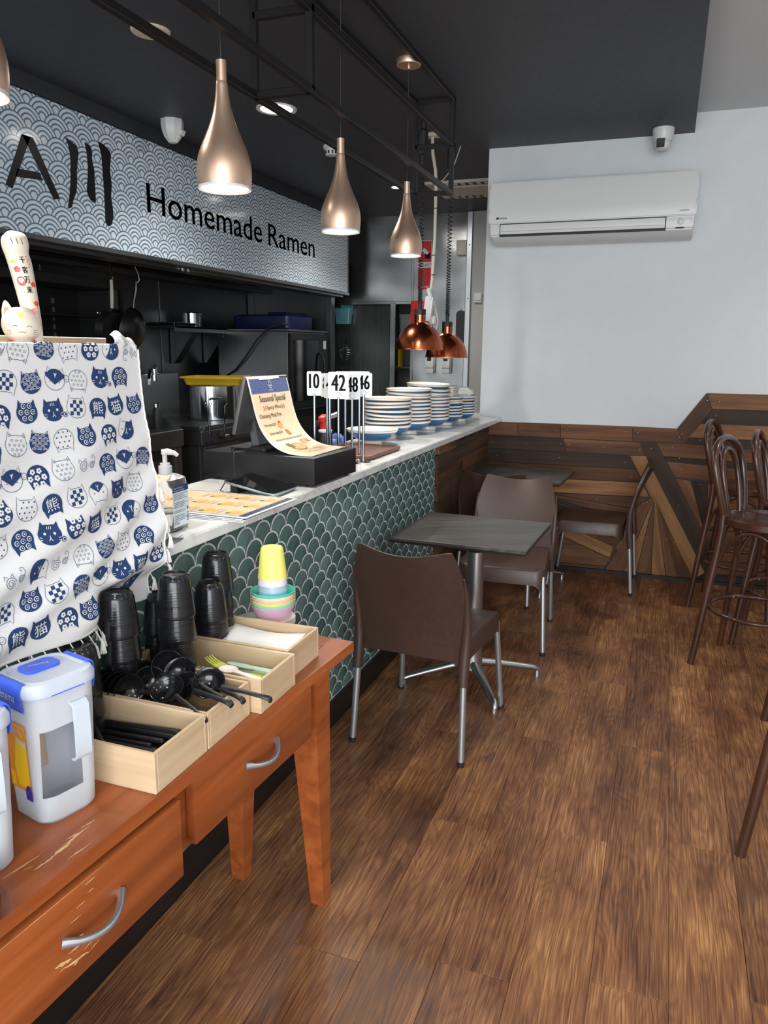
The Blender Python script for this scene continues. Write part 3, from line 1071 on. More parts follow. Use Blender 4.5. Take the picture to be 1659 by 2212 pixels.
obj('sensor_eye', MB().lathe([(0, 0.006), (0.012, 0.005), (0.017, 0.002), (0.019, 0)], 20), MATS['white_plastic'], ac, (0.54, -0.238, 0.062), (PI / 2, 0, 0))
obj('display_strip', MB().box((0.537, -0.2385, 0.026), (0.046, 0.003, 0.008), Matrix.Rotation(0.25, 3, 'X')), MATS['dark_slot'], ac)
_t = MB()
_f1 = plane_fn((-0.545, -0.2525, 0.118), (1, 0, 0), (0, 0.05, 1))
put_poly(_t, [(-0.026, 0), (-0.014, 0), (-0.008, 0.012), (-0.024, 0.012)], _f1)
put_text(_t, 'DAIKIN', _f1, -0.010, 0.0, 0.052, 0.011)
_f2 = plane_fn((0.53, -0.2525, 0.118), (1, 0, 0), (0, 0.05, 1))
put_text(_t, 'INVERTER', _f2, 0.0, 0.0, 0.052, 0.008)
obj('lettering', _t, MATS['ink'], ac, smooth=None)

# ================================================================== heat lamps on coiled cords
def heat_lamp(x, y, zb, r, ztop, label):
    t = thing('heat_lamp', label, 'lamp', (x, y, zb), group='copper heat lamps over the bowls')
    k = r / 0.145
    prof = [(0.147, 0.0), (0.146, 0.006), (0.142, 0.03), (0.134, 0.06), (0.120, 0.092), (0.098, 0.122), (0.070, 0.146), (0.045, 0.158), (0.036, 0.162)]
    obj('lamp_shade', MB().lathe([(a * k, b * k) for a, b in prof], 40, capb=False, capt=False), MATS['copper'], t, smooth=50)
    obj('rolled_rim', MB().tube([(0.147 * k * math.cos(2 * PI * i / 40), 0.147 * k * math.sin(2 * PI * i / 40), 0.002) for i in range(40)], 0.003, 6, closed=True), MATS['copper'], t)
    c = obj('neck', MB().lathe([(0.034 * k, 0.158 * k), (0.034 * k, 0.212 * k), (0.02 * k, 0.214 * k)], 28, capb=False), MATS['copper'], t)
    for i in range(8):
        a = 2 * PI * i / 8
        obj('slot', MB().box((0.034 * k * math.cos(a), 0.034 * k * math.sin(a), 0.186 * k), (0.003, 0.008, 0.03), Matrix.Rotation(a, 3, 'Z')), MATS['dark_slot'], c)
    obj('cap', MB().lathe([(0.0, 0.206 * k), (0.036 * k, 0.206 * k), (0.036 * k, 0.24 * k), (0.012 * k, 0.242 * k), (0.011, 0.285 * k), (0.0, 0.285 * k)], 24, capb=False, capt=False), MATS['black_rubber'], t)
    obj('bulb', MB().lathe([(0, -0.012), (0.03, -0.008), (0.045, 0.01), (0.04, 0.05), (0.018, 0.09), (0.014, 0.14)], 20, capb=False), MATS['cream_plastic'], t)
    pts = []
    z0, z1 = 0.28 * k, ztop - zb - 0.22
    n = 46
    for i in range(n * 9):
        f = i / (n * 9 - 1)
        z = z0 + (z1 - z0) * (0.45 * f + 0.55 * f ** 2.3)
        a = 2 * PI * n * f
        pts.append((0.0125 * math.cos(a), 0.0125 * math.sin(a), z))
    obj('coiled_cord', MB().tube(pts, 0.0032, 5), MATS['black_rubber'], t)
    obj('ceiling_reel', MB().lathe([(0.0, z1 - 0.04), (0.012, z1 - 0.04), (0.013, z1 + 0.02), (0.027, z1 + 0.025), (0.028, z1 + 0.15), (0.018, z1 + 0.16), (0.016, ztop - zb)], 20, capb=False), MATS['black_rubber'], t)
heat_lamp(-1.44, 4.55, 1.503, 0.145, 2.81, 'copper dome heat lamp on a coiled cord overlapping the other one')
heat_lamp(-1.372, 4.93, 1.456, 0.137, 2.81, 'copper dome heat lamp on a coiled cord beside the white partition wall')
t = thing('power_cable', 'cream power conduit dropping from the ceiling to a taped plug cluster', 'cable', (-1.50, 4.86, 2.81))
obj('ceiling_plate', MB().box((0.02, 0, -0.012), (0.10, 0.08, 0.024), None, 0.01), MATS['cream_plastic'], t)
obj('conduit', MB().tube([(0.02, 0, -0.02), (0.025, 0, -0.12), (0.045, 0, -0.22), (0.05, 0, -0.30), (0.05, 0, -0.62), (0.04, 0, -0.86), (0.03, 0, -0.94)], 0.010, 8), MATS['cream_plastic'], t)
for z in (-0.34, -0.44, -0.72, -0.84): obj('cable_tie', MB().lathe([(0.0115, z - 0.003), (0.0115, z + 0.003)], 12, c=(0.05 if z > -0.7 else 0.044, 0, 0)), MATS['black_rubber'], t)
obj('plug_cluster', MB().box((0.02, 0, -1.05), (0.06, 0.05, 0.16), Matrix.Rotation(0.12, 3, 'Y'), 0.018, 2).box((0.045, 0.01, -1.12), (0.05, 0.04, 0.06), None, 0.01).box((0.03, -0.01, -0.96), (0.028, 0.03, 0.08), Matrix.Rotation(-0.3, 3, 'Y'), 0.008), MATS['white_plastic'], t)
obj('loose_lead', MB().tube([(0.03, 0, -0.95), (0.06, 0.0, -1.02), (0.085, 0.0, -1.12), (0.07, 0, -1.2), (0.04, 0, -1.18)], 0.004, 6), MATS['cream_plastic'], t)
obj('loose_lead', MB().tube([(0.05, 0.0, -0.30), (0.09, 0.02, -0.27), (0.15, 0.03, -0.2), (0.19, 0.04, -0.08)], 0.003, 6), MATS['grey_panel'], t)

# ================================================================== things on the far kitchen wall
mat('sign_red', lin(190, 30, 34), 0.4)
mat('blue_tub', lin(20, 26, 70), 0.4)
mat('yellow_plastic', lin(214, 172, 24), 0.4)
mat('clear_blue', lin(120, 190, 205), 0.25, trans=0.6)
mat('dark_glass', (0.004, 0.004, 0.005), 0.08, spec=0.6)
t = thing('fire_blanket_sign', 'tall red sign reading FIRE BLANKET on the stainless wall', 'sign', (-2.365, 7.595, 2.09))
obj('board', MB().b2((-0.075, -0.006, 0), (0.075, 0, 0.475), 0.001), MATS['white_plastic'], t)
obj('red_panel', MB().b2((-0.069, -0.0075, 0.006), (0.069, -0.006, 0.215)).b2((-0.069, -0.0075, 0.27), (0.069, -0.006, 0.469)), MATS['sign_red'], t)
_f1 = plane_fn((0, -0.008, 0), (1, 0, 0), (0, 0, 1))
_m = MB(); put_text(_m, 'FIRE BLANKET', _f1, -0.064, 0.228, 0.128, 0.028)
put_poly(_m, [(0.005, 0.30), (0.062, 0.30), (0.062, 0.35), (0.03, 0.36), (0.005, 0.35)], _f1)
obj('lettering', _m, MATS['ink'], t, smooth=None)
_m = MB(); put_poly(_m, [(-0.05, 0.37), (0.03, 0.34), (0.045, 0.36), (0.0, 0.40), (-0.04, 0.41)], plane_fn((0, -0.0082, 0), (1, 0, 0), (0, 0, 1)))
put_text(_m, 'PULL TABS', _f1, -0.05, 0.02, 0.1, 0.02)
obj('pictogram', _m, MATS['white_plastic'], t, smooth=None)
t = thing('fire_blanket_case', 'red fire blanket pouch on the stainless wall behind the copper lamp', 'pouch', (-2.38, 7.595, 1.70))
obj('case', MB().b2((-0.11, -0.05, 0.0), (0.11, 0, 0.285), 0.012, 2), MATS['sign_red'], t)
obj('pull_tab', MB().b2((-0.06, -0.056, -0.05), (-0.035, -0.05, 0.03), 0.001).b2((0.035, -0.056, -0.05), (0.06, -0.05, 0.03), 0.001), MATS['white_plastic'], t)
for x, l in ((-2.27, 'white wall dispenser below the two copper lamps, nearer the door opening'), (-2.10, 'white wall dispenser below the two copper lamps, nearer the grey panel')):
    t = thing('soap_dispenser', l, 'dispenser', (x, 7.595, 1.27), group='white wall dispensers')
    obj('tank', MB().b2((-0.042, -0.075, 0.0), (0.042, 0, 0.10), 0.014, 2).b2((-0.044, -0.085, 0.055), (0.044, 0, 0.16), 0.012, 2), MATS['white_plastic'], t)
    obj('window', MB().b2((-0.022, -0.088, 0.125), (0.022, -0.084, 0.16), 0.002), MATS['dark_slot'], t)
t = thing('wall_switch', 'small white switch on the grey panel beside the partition', 'switch', (-1.80, 7.555, 1.98))
obj('plate', MB().b2((-0.035, -0.02, -0.02), (0.04, 0, 0.07), 0.006, 2), MATS['white_plastic'], t)
obj('rocker', MB().b2((-0.015, -0.03, 0.0), (0.03, -0.02, 0.03), 0.003), MATS['white_plastic'], t)
t = thing('junction_box', 'yellowed junction box high on the stainless wall', 'box', (-1.98, 7.595, 2.48))
obj('cover', MB().b2((-0.05, -0.05, -0.07), (0.05, 0, 0.07), 0.006), MATS['cream_plastic'], t)
obj('screw', MB().lathe([(0.006, 0), (0, 0.003)], 8), MATS['aluminium'], t, (0.03, -0.05, 0.05), (PI / 2, 0, 0))
t = thing('knife_sheath', 'black rounded cover hanging on the wall beside the aluminium trim', 'sheath', (-1.975, 7.595, 1.45))
obj('blade_cover', MB().prism([(a, b + 0.22) for a, b in rrect(0.09, 0.44, 0.04)], lambda a, b, t: (a, -t, b), 0.0, 0.02), MATS['black_rubber'], t)
obj('hanging_loop', MB().tube([(0.012 * math.cos(2 * PI * i / 12), -0.01, 0.445 + 0.012 * math.sin(2 * PI * i / 12)) for i in range(12)], 0.003, 6, closed=True), MATS['chrome'], t)
# store room beyond the door opening
t = thing('storage_rack', 'grey shelf rack in the store room beyond the door opening', 'shelf', (-2.75, 8.25, 0))
for z in (0.95, 1.32, 1.62): obj('shelf', MB().b2((-0.35, -0.2, z - 0.02), (0.35, 0.2, z), 0.003), MATS['aluminium'], t)
for x in (-0.34, 0.34):
    for y in (-0.19, 0.19): obj('post', MB().cyl((x, y, 0), (x, y, 2.0), 0.014, n=8), MATS['aluminium'], t)
for x, z, w, h, m, l, nm in ((-2.86, 1.32, 0.16, 0.22, 'yellow_plastic', 'yellow tub on the middle shelf of the store room rack', 'tub'), (-2.72, 1.62, 0.16, 0.26, 'white_plastic', 'white canister on the top shelf of the store room rack', 'canister'),
                             (-2.9, 1.62, 0.13, 0.2, 'clear_blue', 'pale blue container on the top shelf of the store room rack', 'container')):
    t = thing(nm, l, nm, (x, 8.16, z))
    obj('body', MB().loft([[(a, b, 0) for a, b in rrect(w * 0.9, w * 0.9, 0.03)], [(a, b, h * 0.9) for a, b in rrect(w, w, 0.03)]]), MATS[m], t)
    obj('lid', MB().loft([[(a, b, h * 0.9) for a, b in rrect(w * 1.04, w * 1.04, 0.03)], [(a, b, h) for a, b in rrect(w * 1.0, w * 1.0, 0.03)]]), MATS['white_plastic'], t)
# things hanging on the green steel door
t = thing('wall_caddy', 'pale blue plastic caddy hanging on the dark green steel door', 'caddy', (-3.24, 7.638, 1.76))
obj('pocket', MB().loft([[(a, b - 0.05, 0) for a, b in rrect(0.15, 0.08, 0.015)], [(a, b - 0.05, 0.16) for a, b in rrect(0.18, 0.095, 0.015)]], cap1=False), MATS['clear_blue'], t)
obj('back_plate', MB().b2((-0.05, -0.012, 0.1), (0.09, 0, 0.26), 0.004), MATS['clear_blue'], t)
t = thing('strainer', 'wire mesh strainer hanging on the dark green steel door', 'strainer', (-3.22, 7.63, 1.36))
obj('hoop', MB().tube([(0.075 * math.cos(2 * PI * i / 24), -0.02, 0.11 + 0.10 * math.sin(2 * PI * i / 24)) for i in range(24)], 0.003, 6, closed=True), MATS['chrome'], t)
_m = MB()
for k in range(-3, 4):
    w = 0.10 * math.sqrt(max(0, 1 - (k / 4) ** 2))
    _m.tube([(k * 0.018, -0.02 - 0.03 * math.sin(PI * j / 6), 0.11 - w + 2 * w * j / 6) for j in range(7)], 0.0012, 4)
    w2 = 0.075 * math.sqrt(max(0, 1 - (k / 4) ** 2))
    _m.tube([(-w2 + 2 * w2 * j / 6, -0.02 - 0.03 * math.sin(PI * j / 6), 0.11 + k * 0.024) for j in range(7)], 0.0012, 4)
obj('mesh_wires', _m, MATS['chrome'], t, kind='stuff')
obj('hook', MB().tube([(0, -0.02, 0.21), (0.0, -0.03, 0.25), (0.012, -0.015, 0.27), (0.0, -0.004, 0.262)], 0.003, 6), MATS['chrome'], t)

# ================================================================== cooking line
t = thing('combi_oven', 'tall stainless oven with black glass door at the end of the cooking line', 'oven', (-3.62, 6.75, 0))
obj('body', MB().b2((-0.37, -0.41, 0.93), (0.36, 0.41, 1.655), 0.004), MATS['oven_steel'], t)
obj('top_plate', MB().b2((-0.38, -0.42, 1.655), (0.385, 0.42, 1.675), 0.003), MATS['oven_steel'], t)
d = obj('door', MB().b2((0.36, -0.40, 0.95), (0.395, 0.27, 1.64), 0.006), MATS['black_paint'], t)
obj('window', MB().b2((0.395, -0.36, 1.02), (0.399, 0.18, 1.58), 0.002), MATS['dark_glass'], d)
obj('handle', MB().tube([(0.395, 0.20, 1.08), (0.43, 0.205, 1.12), (0.445, 0.208, 1.2), (0.445, 0.208, 1.36), (0.43, 0.205, 1.44), (0.395, 0.20, 1.47)], 0.012, 8), MATS['black_paint'], d)
p = obj('control_panel', MB().b2((0.36, 0.275, 0.95), (0.39, 0.405, 1.64), 0.004), MATS['black_paint'], t)
obj('display', MB().b2((0.39, 0.30, 1.50), (0.393, 0.36, 1.58), 0.001), MATS['white_plastic'], p)
for y, z in ((-0.38, 1.62),): pass
for x in (-0.31, 0.30): obj('screw', MB().lathe([(0.011, 0), (0.006, 0.006), (0, 0.006)], 10), MATS['aluminium'], t, (x, -0.41, 1.61), (PI / 2, 0, 0))
obj('stand', MB().b2((-0.36, -0.40, 0.05), (0.34, 0.40, 0.93), 0.004), MATS['soot_black'], t)
for x in (-0.32, 0.30):
    for y in (-0.36, 0.36): obj('foot', MB().cyl((x, y, 0), (x, y, 0.06), 0.022), MATS['black_rubber'], t)
t = thing('storage_tub', 'dark blue crate lying on top of the stainless oven', 'crate', (-3.60, 6.72, 1.675), 0.0)
obj('body', MB().loft([[(a, b, 0.0) for a, b in rrect(0.58, 0.50, 0.05)], [(a, b, 0.015) for a, b in rrect(0.60, 0.52, 0.05)], [(a, b, 0.12) for a, b in rrect(0.60, 0.52, 0.05)], [(a, b, 0.135) for a, b in rrect(0.56, 0.48, 0.05)]]), MATS['blue_tub'], t)
obj('rim', MB().b2((0.06, -0.24, 0.13), (0.26, 0.22, 0.155), 0.01), MATS['blue_tub'], t)
t = tag(obj('supply_hose', MB().tube([(-3.28, 6.40, 1.72), (-3.3, 6.33, 1.72), (-3.42, 6.30, 1.69), (-3.55, 6.30, 1.58), (-3.68, 6.31, 1.42), (-3.80, 6.32, 1.30), (-3.95, 6.33, 1.22), (-4.10, 6.30, 1.15)], 0.008, 8), MATS['black_rubber']), 'black hose hanging down the side of the stainless oven', 'hose')

t = thing('noodle_boiler', 'stainless cooking range with knobs beneath the big pot', 'range', (-3.58, 5.42, 0))
obj('cabinet', MB().b2((-0.40, -0.54, 0.08), (0.32, 0.54, 0.78), 0.004), MATS['dark_stainless'], t)
obj('hob', MB().b2((-0.42, -0.55, 0.885), (0.335, 0.55, 0.92), 0.004), MATS['dark_stainless'], t)
p = obj('control_panel', MB().b2((-0.40, -0.55, 0.78), (0.345, 0.55, 0.885), 0.004), MATS['dark_stainless'], t)
for y in (-0.28, -0.10): 
    obj('knob', MB().lathe([(0.026, 0), (0.026, 0.012), (0.020, 0.03), (0, 0.032)], 18), MATS['black_rubber'], p, (0.345, y, 0.835), (0, PI / 2, 0))
    obj('lever', MB().box((0.385, y + 0.025, 0.835), (0.012, 0.06, 0.012), None, 0.004), MATS['aluminium'], p)
obj('sticker', MB().b2((0.345, -0.50, 0.787), (0.347, -0.38, 0.805)), MATS['blue_tub'], p)
obj('back_upstand', MB().b2((-0.60, -0.54, 0.86), (-0.57, 0.5, 1.28), 0.004).b2((-0.60, -0.54, 0.86), (-0.40, 0.5, 0.90), 0.002), MATS['oven_steel'], t)
d = obj('door', MB().b2((0.32, -0.50, 0.12), (0.335, 0.0, 0.765), 0.004), MATS['dark_stainless'], t)
obj('handle', MB().b2((0.335, -0.10, 0.70), (0.36, -0.03, 0.72), 0.004), MATS['aluminium'], d)
for x in (-0.36, 0.28):
    for y in (-0.48, 0.48): obj('foot', MB().cyl((x, y, 0), (x, y, 0.09), 0.025), MATS['aluminium'], t)
t = thing('swivel_tap', 'chrome swivel tap on the upstand behind the big pot', 'tap', (-4.13, 5.55, 1.28))
obj('valve', MB().cyl((0, 0, -0.06), (0, 0, 0.05), 0.022).cyl((0, 0.05, 0.0), (0, -0.05, 0.0), 0.012), MATS['chrome'], t)
obj('spout', MB().tube([(0, 0, 0.04), (0.04, -0.05, 0.07), (0.18, -0.30, 0.035), (0.26, -0.42, 0.005), (0.285, -0.455, -0.03), (0.285, -0.455, -0.07)], 0.013, 8), MATS['chrome'], t)
t = thing('stock_pot', 'big stainless stock pot on the range under the yellow tray', 'pot', (-3.53, 5.53, 0.92))
obj('body', MB().lathe([(0.0, 0.0), (0.195, 0.0), (0.20, 0.006), (0.20, 0.275), (0.206, 0.28), (0.196, 0.282), (0.194, 0.27), (0.194, 0.02), (0, 0.02)], 40, capb=False, capt=False), MATS['chrome'], t)
for a in (-0.9, 2.24):
    obj('handle', MB().tube([(0.20 * math.cos(a - 0.3), 0.20 * math.sin(a - 0.3), 0.17), (0.235 * math.cos(a - 0.25), 0.235 * math.sin(a - 0.25), 0.18), (0.25 * math.cos(a), 0.25 * math.sin(a), 0.18), (0.235 * math.cos(a + 0.25), 0.235 * math.sin(a + 0.25), 0.18), (0.20 * math.cos(a + 0.3), 0.20 * math.sin(a + 0.3), 0.17)], 0.008, 8), MATS['chrome'], t)
t = thing('yellow_tray', 'shallow yellow plastic tray lying across the stock pot', 'tray', (-3.53, 5.60, 1.203), 0.25)
obj('basin', MB().loft([[(a, b, 0.0) for a, b in rrect(0.46, 0.34, 0.03)], [(a, b, 0.05) for a, b in rrect(0.49, 0.37, 0.03)], [(a, b, 0.052) for a, b in rrect(0.54, 0.42, 0.03)], [(a, b, 0.066) for a, b in rrect(0.54, 0.42, 0.03)], [(a, b, 0.066) for a, b in rrect(0.50, 0.38, 0.03)], [(a, b, 0.012) for a, b in rrect(0.45, 0.33, 0.03)]]), MATS['yellow_plastic'], t)
obj('grip', MB().b2((0.12, -0.06, 0.064), (0.26, 0.06, 0.074), 0.004), MATS['yellow_plastic'], t)
for x, y, n, l in ((-3.225, 4.96, 0.17, 'chrome tongs hanging on the range, the open pair'), (-3.225, 5.18, 0.19, 'thin chrome ladle hanging on the range by the pot')):
    t = thing('kitchen_tongs' if 'tongs' in l else 'ladle', l, 'utensil', (x, y, 0.90))
    if 'tongs' in l:
        for s in (-1, 1):
            obj('arm', MB().tube([(0, s * 0.006, -0.04), (0.004, s * 0.012, 0.03), (0, s * 0.02, 0.10), (0, s * 0.028, n)], 0.004, 6), MATS['chrome'], t)
            obj('ring', MB().tube([(0, s * 0.034 + 0.014 * math.cos(2 * PI * i / 12), n + 0.012 + 0.012 * math.sin(2 * PI * i / 12)) for i in range(12)], 0.003, 5, closed=True), MATS['chrome'], t)
    else:
        obj('handle', MB().tube([(0, 0, -0.06), (0, 0.004, 0.06), (0.0, 0.012, n - 0.03), (0.01, 0.03, n - 0.01), (0.0, 0.05, n - 0.02)], 0.0045, 6), MATS['chrome'], t)
        obj('cup', MB().lathe([(0, -0.03), (0.02, -0.024), (0.03, 0)], 16, capb=False, capt=False), MATS['chrome'], t, (0.0, 0.0, -0.06))
t = thing('range_bench', 'dark steel grill bench left of the range', 'bench', (-3.6, 4.0, 0))
obj('cabinet', MB().b2((-0.38, -0.75, 0.0), (0.30, 0.66, 0.80), 0.004), MATS['soot_black'], t)
obj('worktop', MB().b2((-0.42, -0.78, 0.80), (0.345, 0.68, 0.925), 0.005), MATS['dark_stainless'], t)
obj('side_splash', MB().prism([(-0.42, 0.925), (0.33, 0.925), (0.20, 0.99), (-0.42, 1.10)], lambda a, b, t: (a, t, b), 0.665, 0.68), MATS['dark_stainless'], t)
obj('rail', MB().b2((0.30, 0.58, 0.04), (0.335, 0.66, 0.80), 0.004), MATS['dark_stainless'], t)
t = thing('salt_canister', 'small square steel canister on the grill bench', 'canister', (-3.62, 4.42, 0.925))
obj('body', MB().b2((-0.07, -0.07, 0), (0.07, 0.07, 0.19), 0.006), MATS['dark_stainless'], t)
obj('lid', MB().b2((-0.073, -0.073, 0.185), (0.073, 0.073, 0.205), 0.004), MATS['oven_steel'], t)
t = thing('black_bottle', 'black bottle with chrome cap on the grill bench', 'bottle', (-3.42, 4.60, 0.925))
obj('body', MB().lathe([(0.028, 0), (0.030, 0.006), (0.030, 0.13), (0.02, 0.15), (0.018, 0.155)], 20), MATS['black_rubber'], t)
obj('cap', MB().lathe([(0.021, 0.155), (0.021, 0.18), (0.012, 0.185)], 20), MATS['chrome'], t)
t = thing('wall_shelf', 'narrow steel shelf on the splash wall above the range', 'shelf', (-4.19, 6.05, 1.66))
obj('board', MB().b2((0, -0.52, 0), (0.30, 0.50, 0.02), 0.003).b2((0.285, -0.52, -0.03), (0.30, 0.50, 0.02), 0.002), MATS['dark_stainless'], t)
for y in (-0.12, 0.4): obj('bracket', MB().prism([(0, 0), (0.26, 0), (0.03, -0.30), (0, -0.30)], lambda a, b, t: (a, y + t, b), -0.05, 0.05), MATS['dark_stainless'], t)
t = thing('tin', 'shiny steel tin standing on the wall shelf', 'tin', (-4.05, 6.02, 1.68))
obj('body', MB().lathe([(0.085, 0), (0.09, 0.005), (0.09, 0.12), (0.084, 0.12), (0.082, 0.01), (0, 0.01)], 28), MATS['chrome'], t)
obj('bail_handle', MB().tube([(0.09 * math.cos(a), 0.0, 0.11 + 0.02 * math.sin(a)) for a in [PI * i / 8 for i in range(9)]], 0.003, 5), MATS['chrome'], t)
t = thing('steel_tray', 'flat steel tray lying on the wall shelf', 'tray', (-4.03, 5.72, 1.68))
obj('pan', MB().loft([[(a, b, 0) for a, b in rrect(0.22, 0.30, 0.02)], [(a, b, 0.025) for a, b in rrect(0.26, 0.34, 0.02)], [(a, b, 0.025) for a, b in rrect(0.25, 0.33, 0.02)], [(a, b, 0.004) for a, b in rrect(0.21, 0.29, 0.02)]]), MATS['chrome'], t)
obj('rim', MB().tube([(a, b, 0.026) for a, b in rrect(0.26, 0.34, 0.02)], 0.003, 5, closed=True), MATS['chrome'], t)
t = thing('wok', 'black wok hanging from the hood rail', 'wok', (-3.62, 4.70, 1.60), 0.25)
_m = MB()
_pf = [(0.0, 0.0), (0.05, 0.006), (0.10, 0.026), (0.14, 0.058), (0.165, 0.10), (0.168, 0.10), (0.144, 0.054), (0.10, 0.021), (0.05, 0.001), (0.0, -0.005)]
_m.lathe(_pf, 32, capb=False, capt=False)
o = obj('pan', _m, MATS['black_paint'], t, (0.03, 0, 0), (0, -PI / 2 + 0.2, 0))
obj('handle', MB().tube([(-0.03, 0, 0.15), (-0.02, 0, 0.22), (0.0, 0.0, 0.30), (0.005, 0, 0.36)], [0.012, 0.012, 0.015, 0.010], 8), MATS['black_paint'], t)
obj('hook', MB().tube([(0.005, 0, 0.34), (0.03, 0, 0.37), (0.02, 0, 0.42), (0.0, 0, 0.46)], 0.004, 6), MATS['chrome'], t)
t = thing('frying_pan', 'black frying pan hanging behind the wok', 'pan', (-3.72, 4.56, 1.62), -0.2)
obj('pan', MB().lathe([(0, 0), (0.115, 0), (0.14, 0.045), (0.143, 0.045), (0.118, -0.004), (0, -0.004)], 32, capb=False, capt=False), MATS['black_paint'], t, (0.02, 0, 0), (0, -PI / 2 + 0.15, 0))
obj('handle', MB().tube([(-0.01, 0, 0.13), (0.0, 0, 0.22), (0.004, 0, 0.34)], [0.010, 0.013, 0.011], 8), MATS['cream_plastic'], t)
obj('hook', MB().tube([(0.004, 0, 0.33), (0.02, 0, 0.36), (0.0, 0, 0.44)], 0.004, 6), MATS['chrome'], t)
t = thing('salamander_grill', 'black open-fronted salamander grill on the splash wall', 'grill', (-3.95, 3.95, 1.50))
obj('housing', MB().b2((-0.24, -0.85, 0.40), (0.2, 0.80, 0.46), 0.004).b2((-0.24, -0.85, 0.0), (-0.22, 0.80, 0.40)).b2((-0.24, -0.85, 0.0), (0.2, 0.80, 0.02), 0.003).b2((-0.24, -0.85, 0), (0.18, -0.83, 0.42)).b2((-0.24, 0.78, 0), (0.18, 0.80, 0.42)), MATS['soot_black'], t)
for y in (-0.62, 0.66): obj('steel_post', MB().b2((0.16, y, 0.02), (0.20, y + 0.05, 0.40), 0.003), MATS['dark_stainless'], t)
for y in (-0.02, 0.52):
    for k in range(5): obj('gauge_mark', MB().b2((-0.219, y, 0.06 + k * 0.06), (-0.212, y + 0.012, 0.095 + k * 0.06)), MATS['aluminium'], t)
g = obj('grid_rack', MB().b2((-0.2, -0.6, 0.2), (0.16, 0.65, 0.206)), MATS['black_steel'], t)
obj('spring_handle', MB().tube([(0.18 + 0.008 * math.cos(a), 0.50 + a * 0.0022, 0.235 + 0.008 * math.sin(a)) for a in [0.5 * i for i in range(120)]], 0.002, 4), MATS['chrome'], g)

# ================================================================== chairs
mat('brown_resin', rough=0.4, tex=noisy(lin(62, 44, 36), lin(68, 48, 40), 60, (0.36, 0.44), 0.05))
mat('leg_silver', (0.46, 0.48, 0.50), 0.36, 0.85)


def make_chair():
    t = thing('cafe_chair', '', 'chair')
    # seat with its downturned skirt
    def outline(k, dz, zf):
        pts = []
        for a, b in rrect(0.425, 0.44, 0.055, 6):
            w = 1.0 + 0.05 * (b / 0.22)
            x, y = a * w * k, b * k
            pts.append((x, y + 0.028, zf(x, y) + dz))
        return pts
    def ztop(x, y): return 0.452 - 0.012 * (1 - (x / 0.21) ** 2) * (1 - max(0, y) / 0.3) - 0.016 * max(0, (y - 0.12) / 0.1) ** 2
    def zbot(x, y):
        ax, ay = abs(x) / 0.215, abs(y) / 0.22
        corner = max(0.0, min(ax, ay) - 0.62) / 0.38
        return 0.398 - 0.052 * min(1.0, corner * 1.3) - 0.012 * (ay > 0.9)
    loops = [outline(k, 0, ztop) for k in (0.12, 0.4, 0.7, 0.9, 0.975)] + [outline(1.0, -0.008, ztop), outline(1.012, 0, zbot), outline(0.985, 0, zbot), outline(0.965, -0.012, ztop), outline(0.4, -0.012, ztop)]
    obj('seat', MB().loft(loops), MATS['brown_resin'], t, smooth=50)
    # backrest shell
    def bk(u, s):
        uu = u * 2 - 1
        w = 0.212 + 0.010 * math.sin(PI * min(1, s * 1.1)) - 0.036 * s ** 5
        z = 0.372 + 0.452 * s - 0.030 * (1 - uu * uu) * s ** 2 - 0.006 * abs(uu) ** 14 * s ** 8 - 0.012 * (1 - s) ** 3 * (1 - uu * uu) * -1
        y = -0.196 - 0.012 * s - 0.092 * s ** 1.9 - 0.032 * (1 - uu * uu) * (0.35 + 0.65 * s)
        return (uu * w, y, z)
    def bth(u, s):
        uu = abs(u * 2 - 1)
        return (0, -0.009 - 0.007 * uu ** 6, 0)
    mb = MB().grid(bk, 20, 16, bth)
    o = obj('backrest', mb, MATS['brown_resin'], t, smooth=60)
    for s in (-1, 1):
        obj('back_post', MB().tube([(s * 0.2125, -0.238, 0.305), (s * 0.211, -0.232, 0.36), (s * 0.2125, -0.222, 0.43), (s * 0.217, -0.221, 0.52), (s * 0.2185, -0.236, 0.60), (s * 0.2185, -0.253, 0.66), (s * 0.2150, -0.275, 0.72)],
                                   [0.0195, 0.0205, 0.0205, 0.0175, 0.0125, 0.0075, 0.003], 12, up=(0, 1, 0)), MATS['brown_resin'], t, smooth=60)
        for y0, y1, x0, x1, z0 in ((-0.232, -0.262, 0.2115, 0.2215, 0.33), (0.218, 0.262, 0.208, 0.2305, 0.40)):
            lg = obj('leg', MB().tube([(s * x0, y0, z0), (s * x1, y1, 0.004)], 0.0128, 14), MATS['leg_silver'], t)
            obj('foot_cap', MB().tube([(s * (x1 - 0.0006), y1, 0.020), (s * x1, y1, 0.0)], [0.0138, 0.0134], 14), MATS['black_rubber'], lg)
    return t


_ch = make_chair()
_grp = 'brown resin cafe chairs with silver legs'
_chairs = [(-0.803, 2.772, -3.5, 'brown resin chair with its back to us at the front dining table'),
           (-0.720, 3.910, 183.0, 'brown resin chair facing us across the front dining table'),
           (-0.885, 4.612, -2.0, 'brown resin chair mostly hidden behind the one facing us'),
           (-0.365, 5.063, 89.0, 'brown resin chair seen from its side by the timber wall')]
for _i, (x, y, a, l) in enumerate(_chairs):
    if _i == 0:
        _ch.location = (x, y, 0); _ch.rotation_euler = (0, 0, math.radians(a)); _ch['label'] = l; _ch['group'] = _grp
    else:
        dup(_ch, (x, y, 0), math.radians(a), l, _grp)

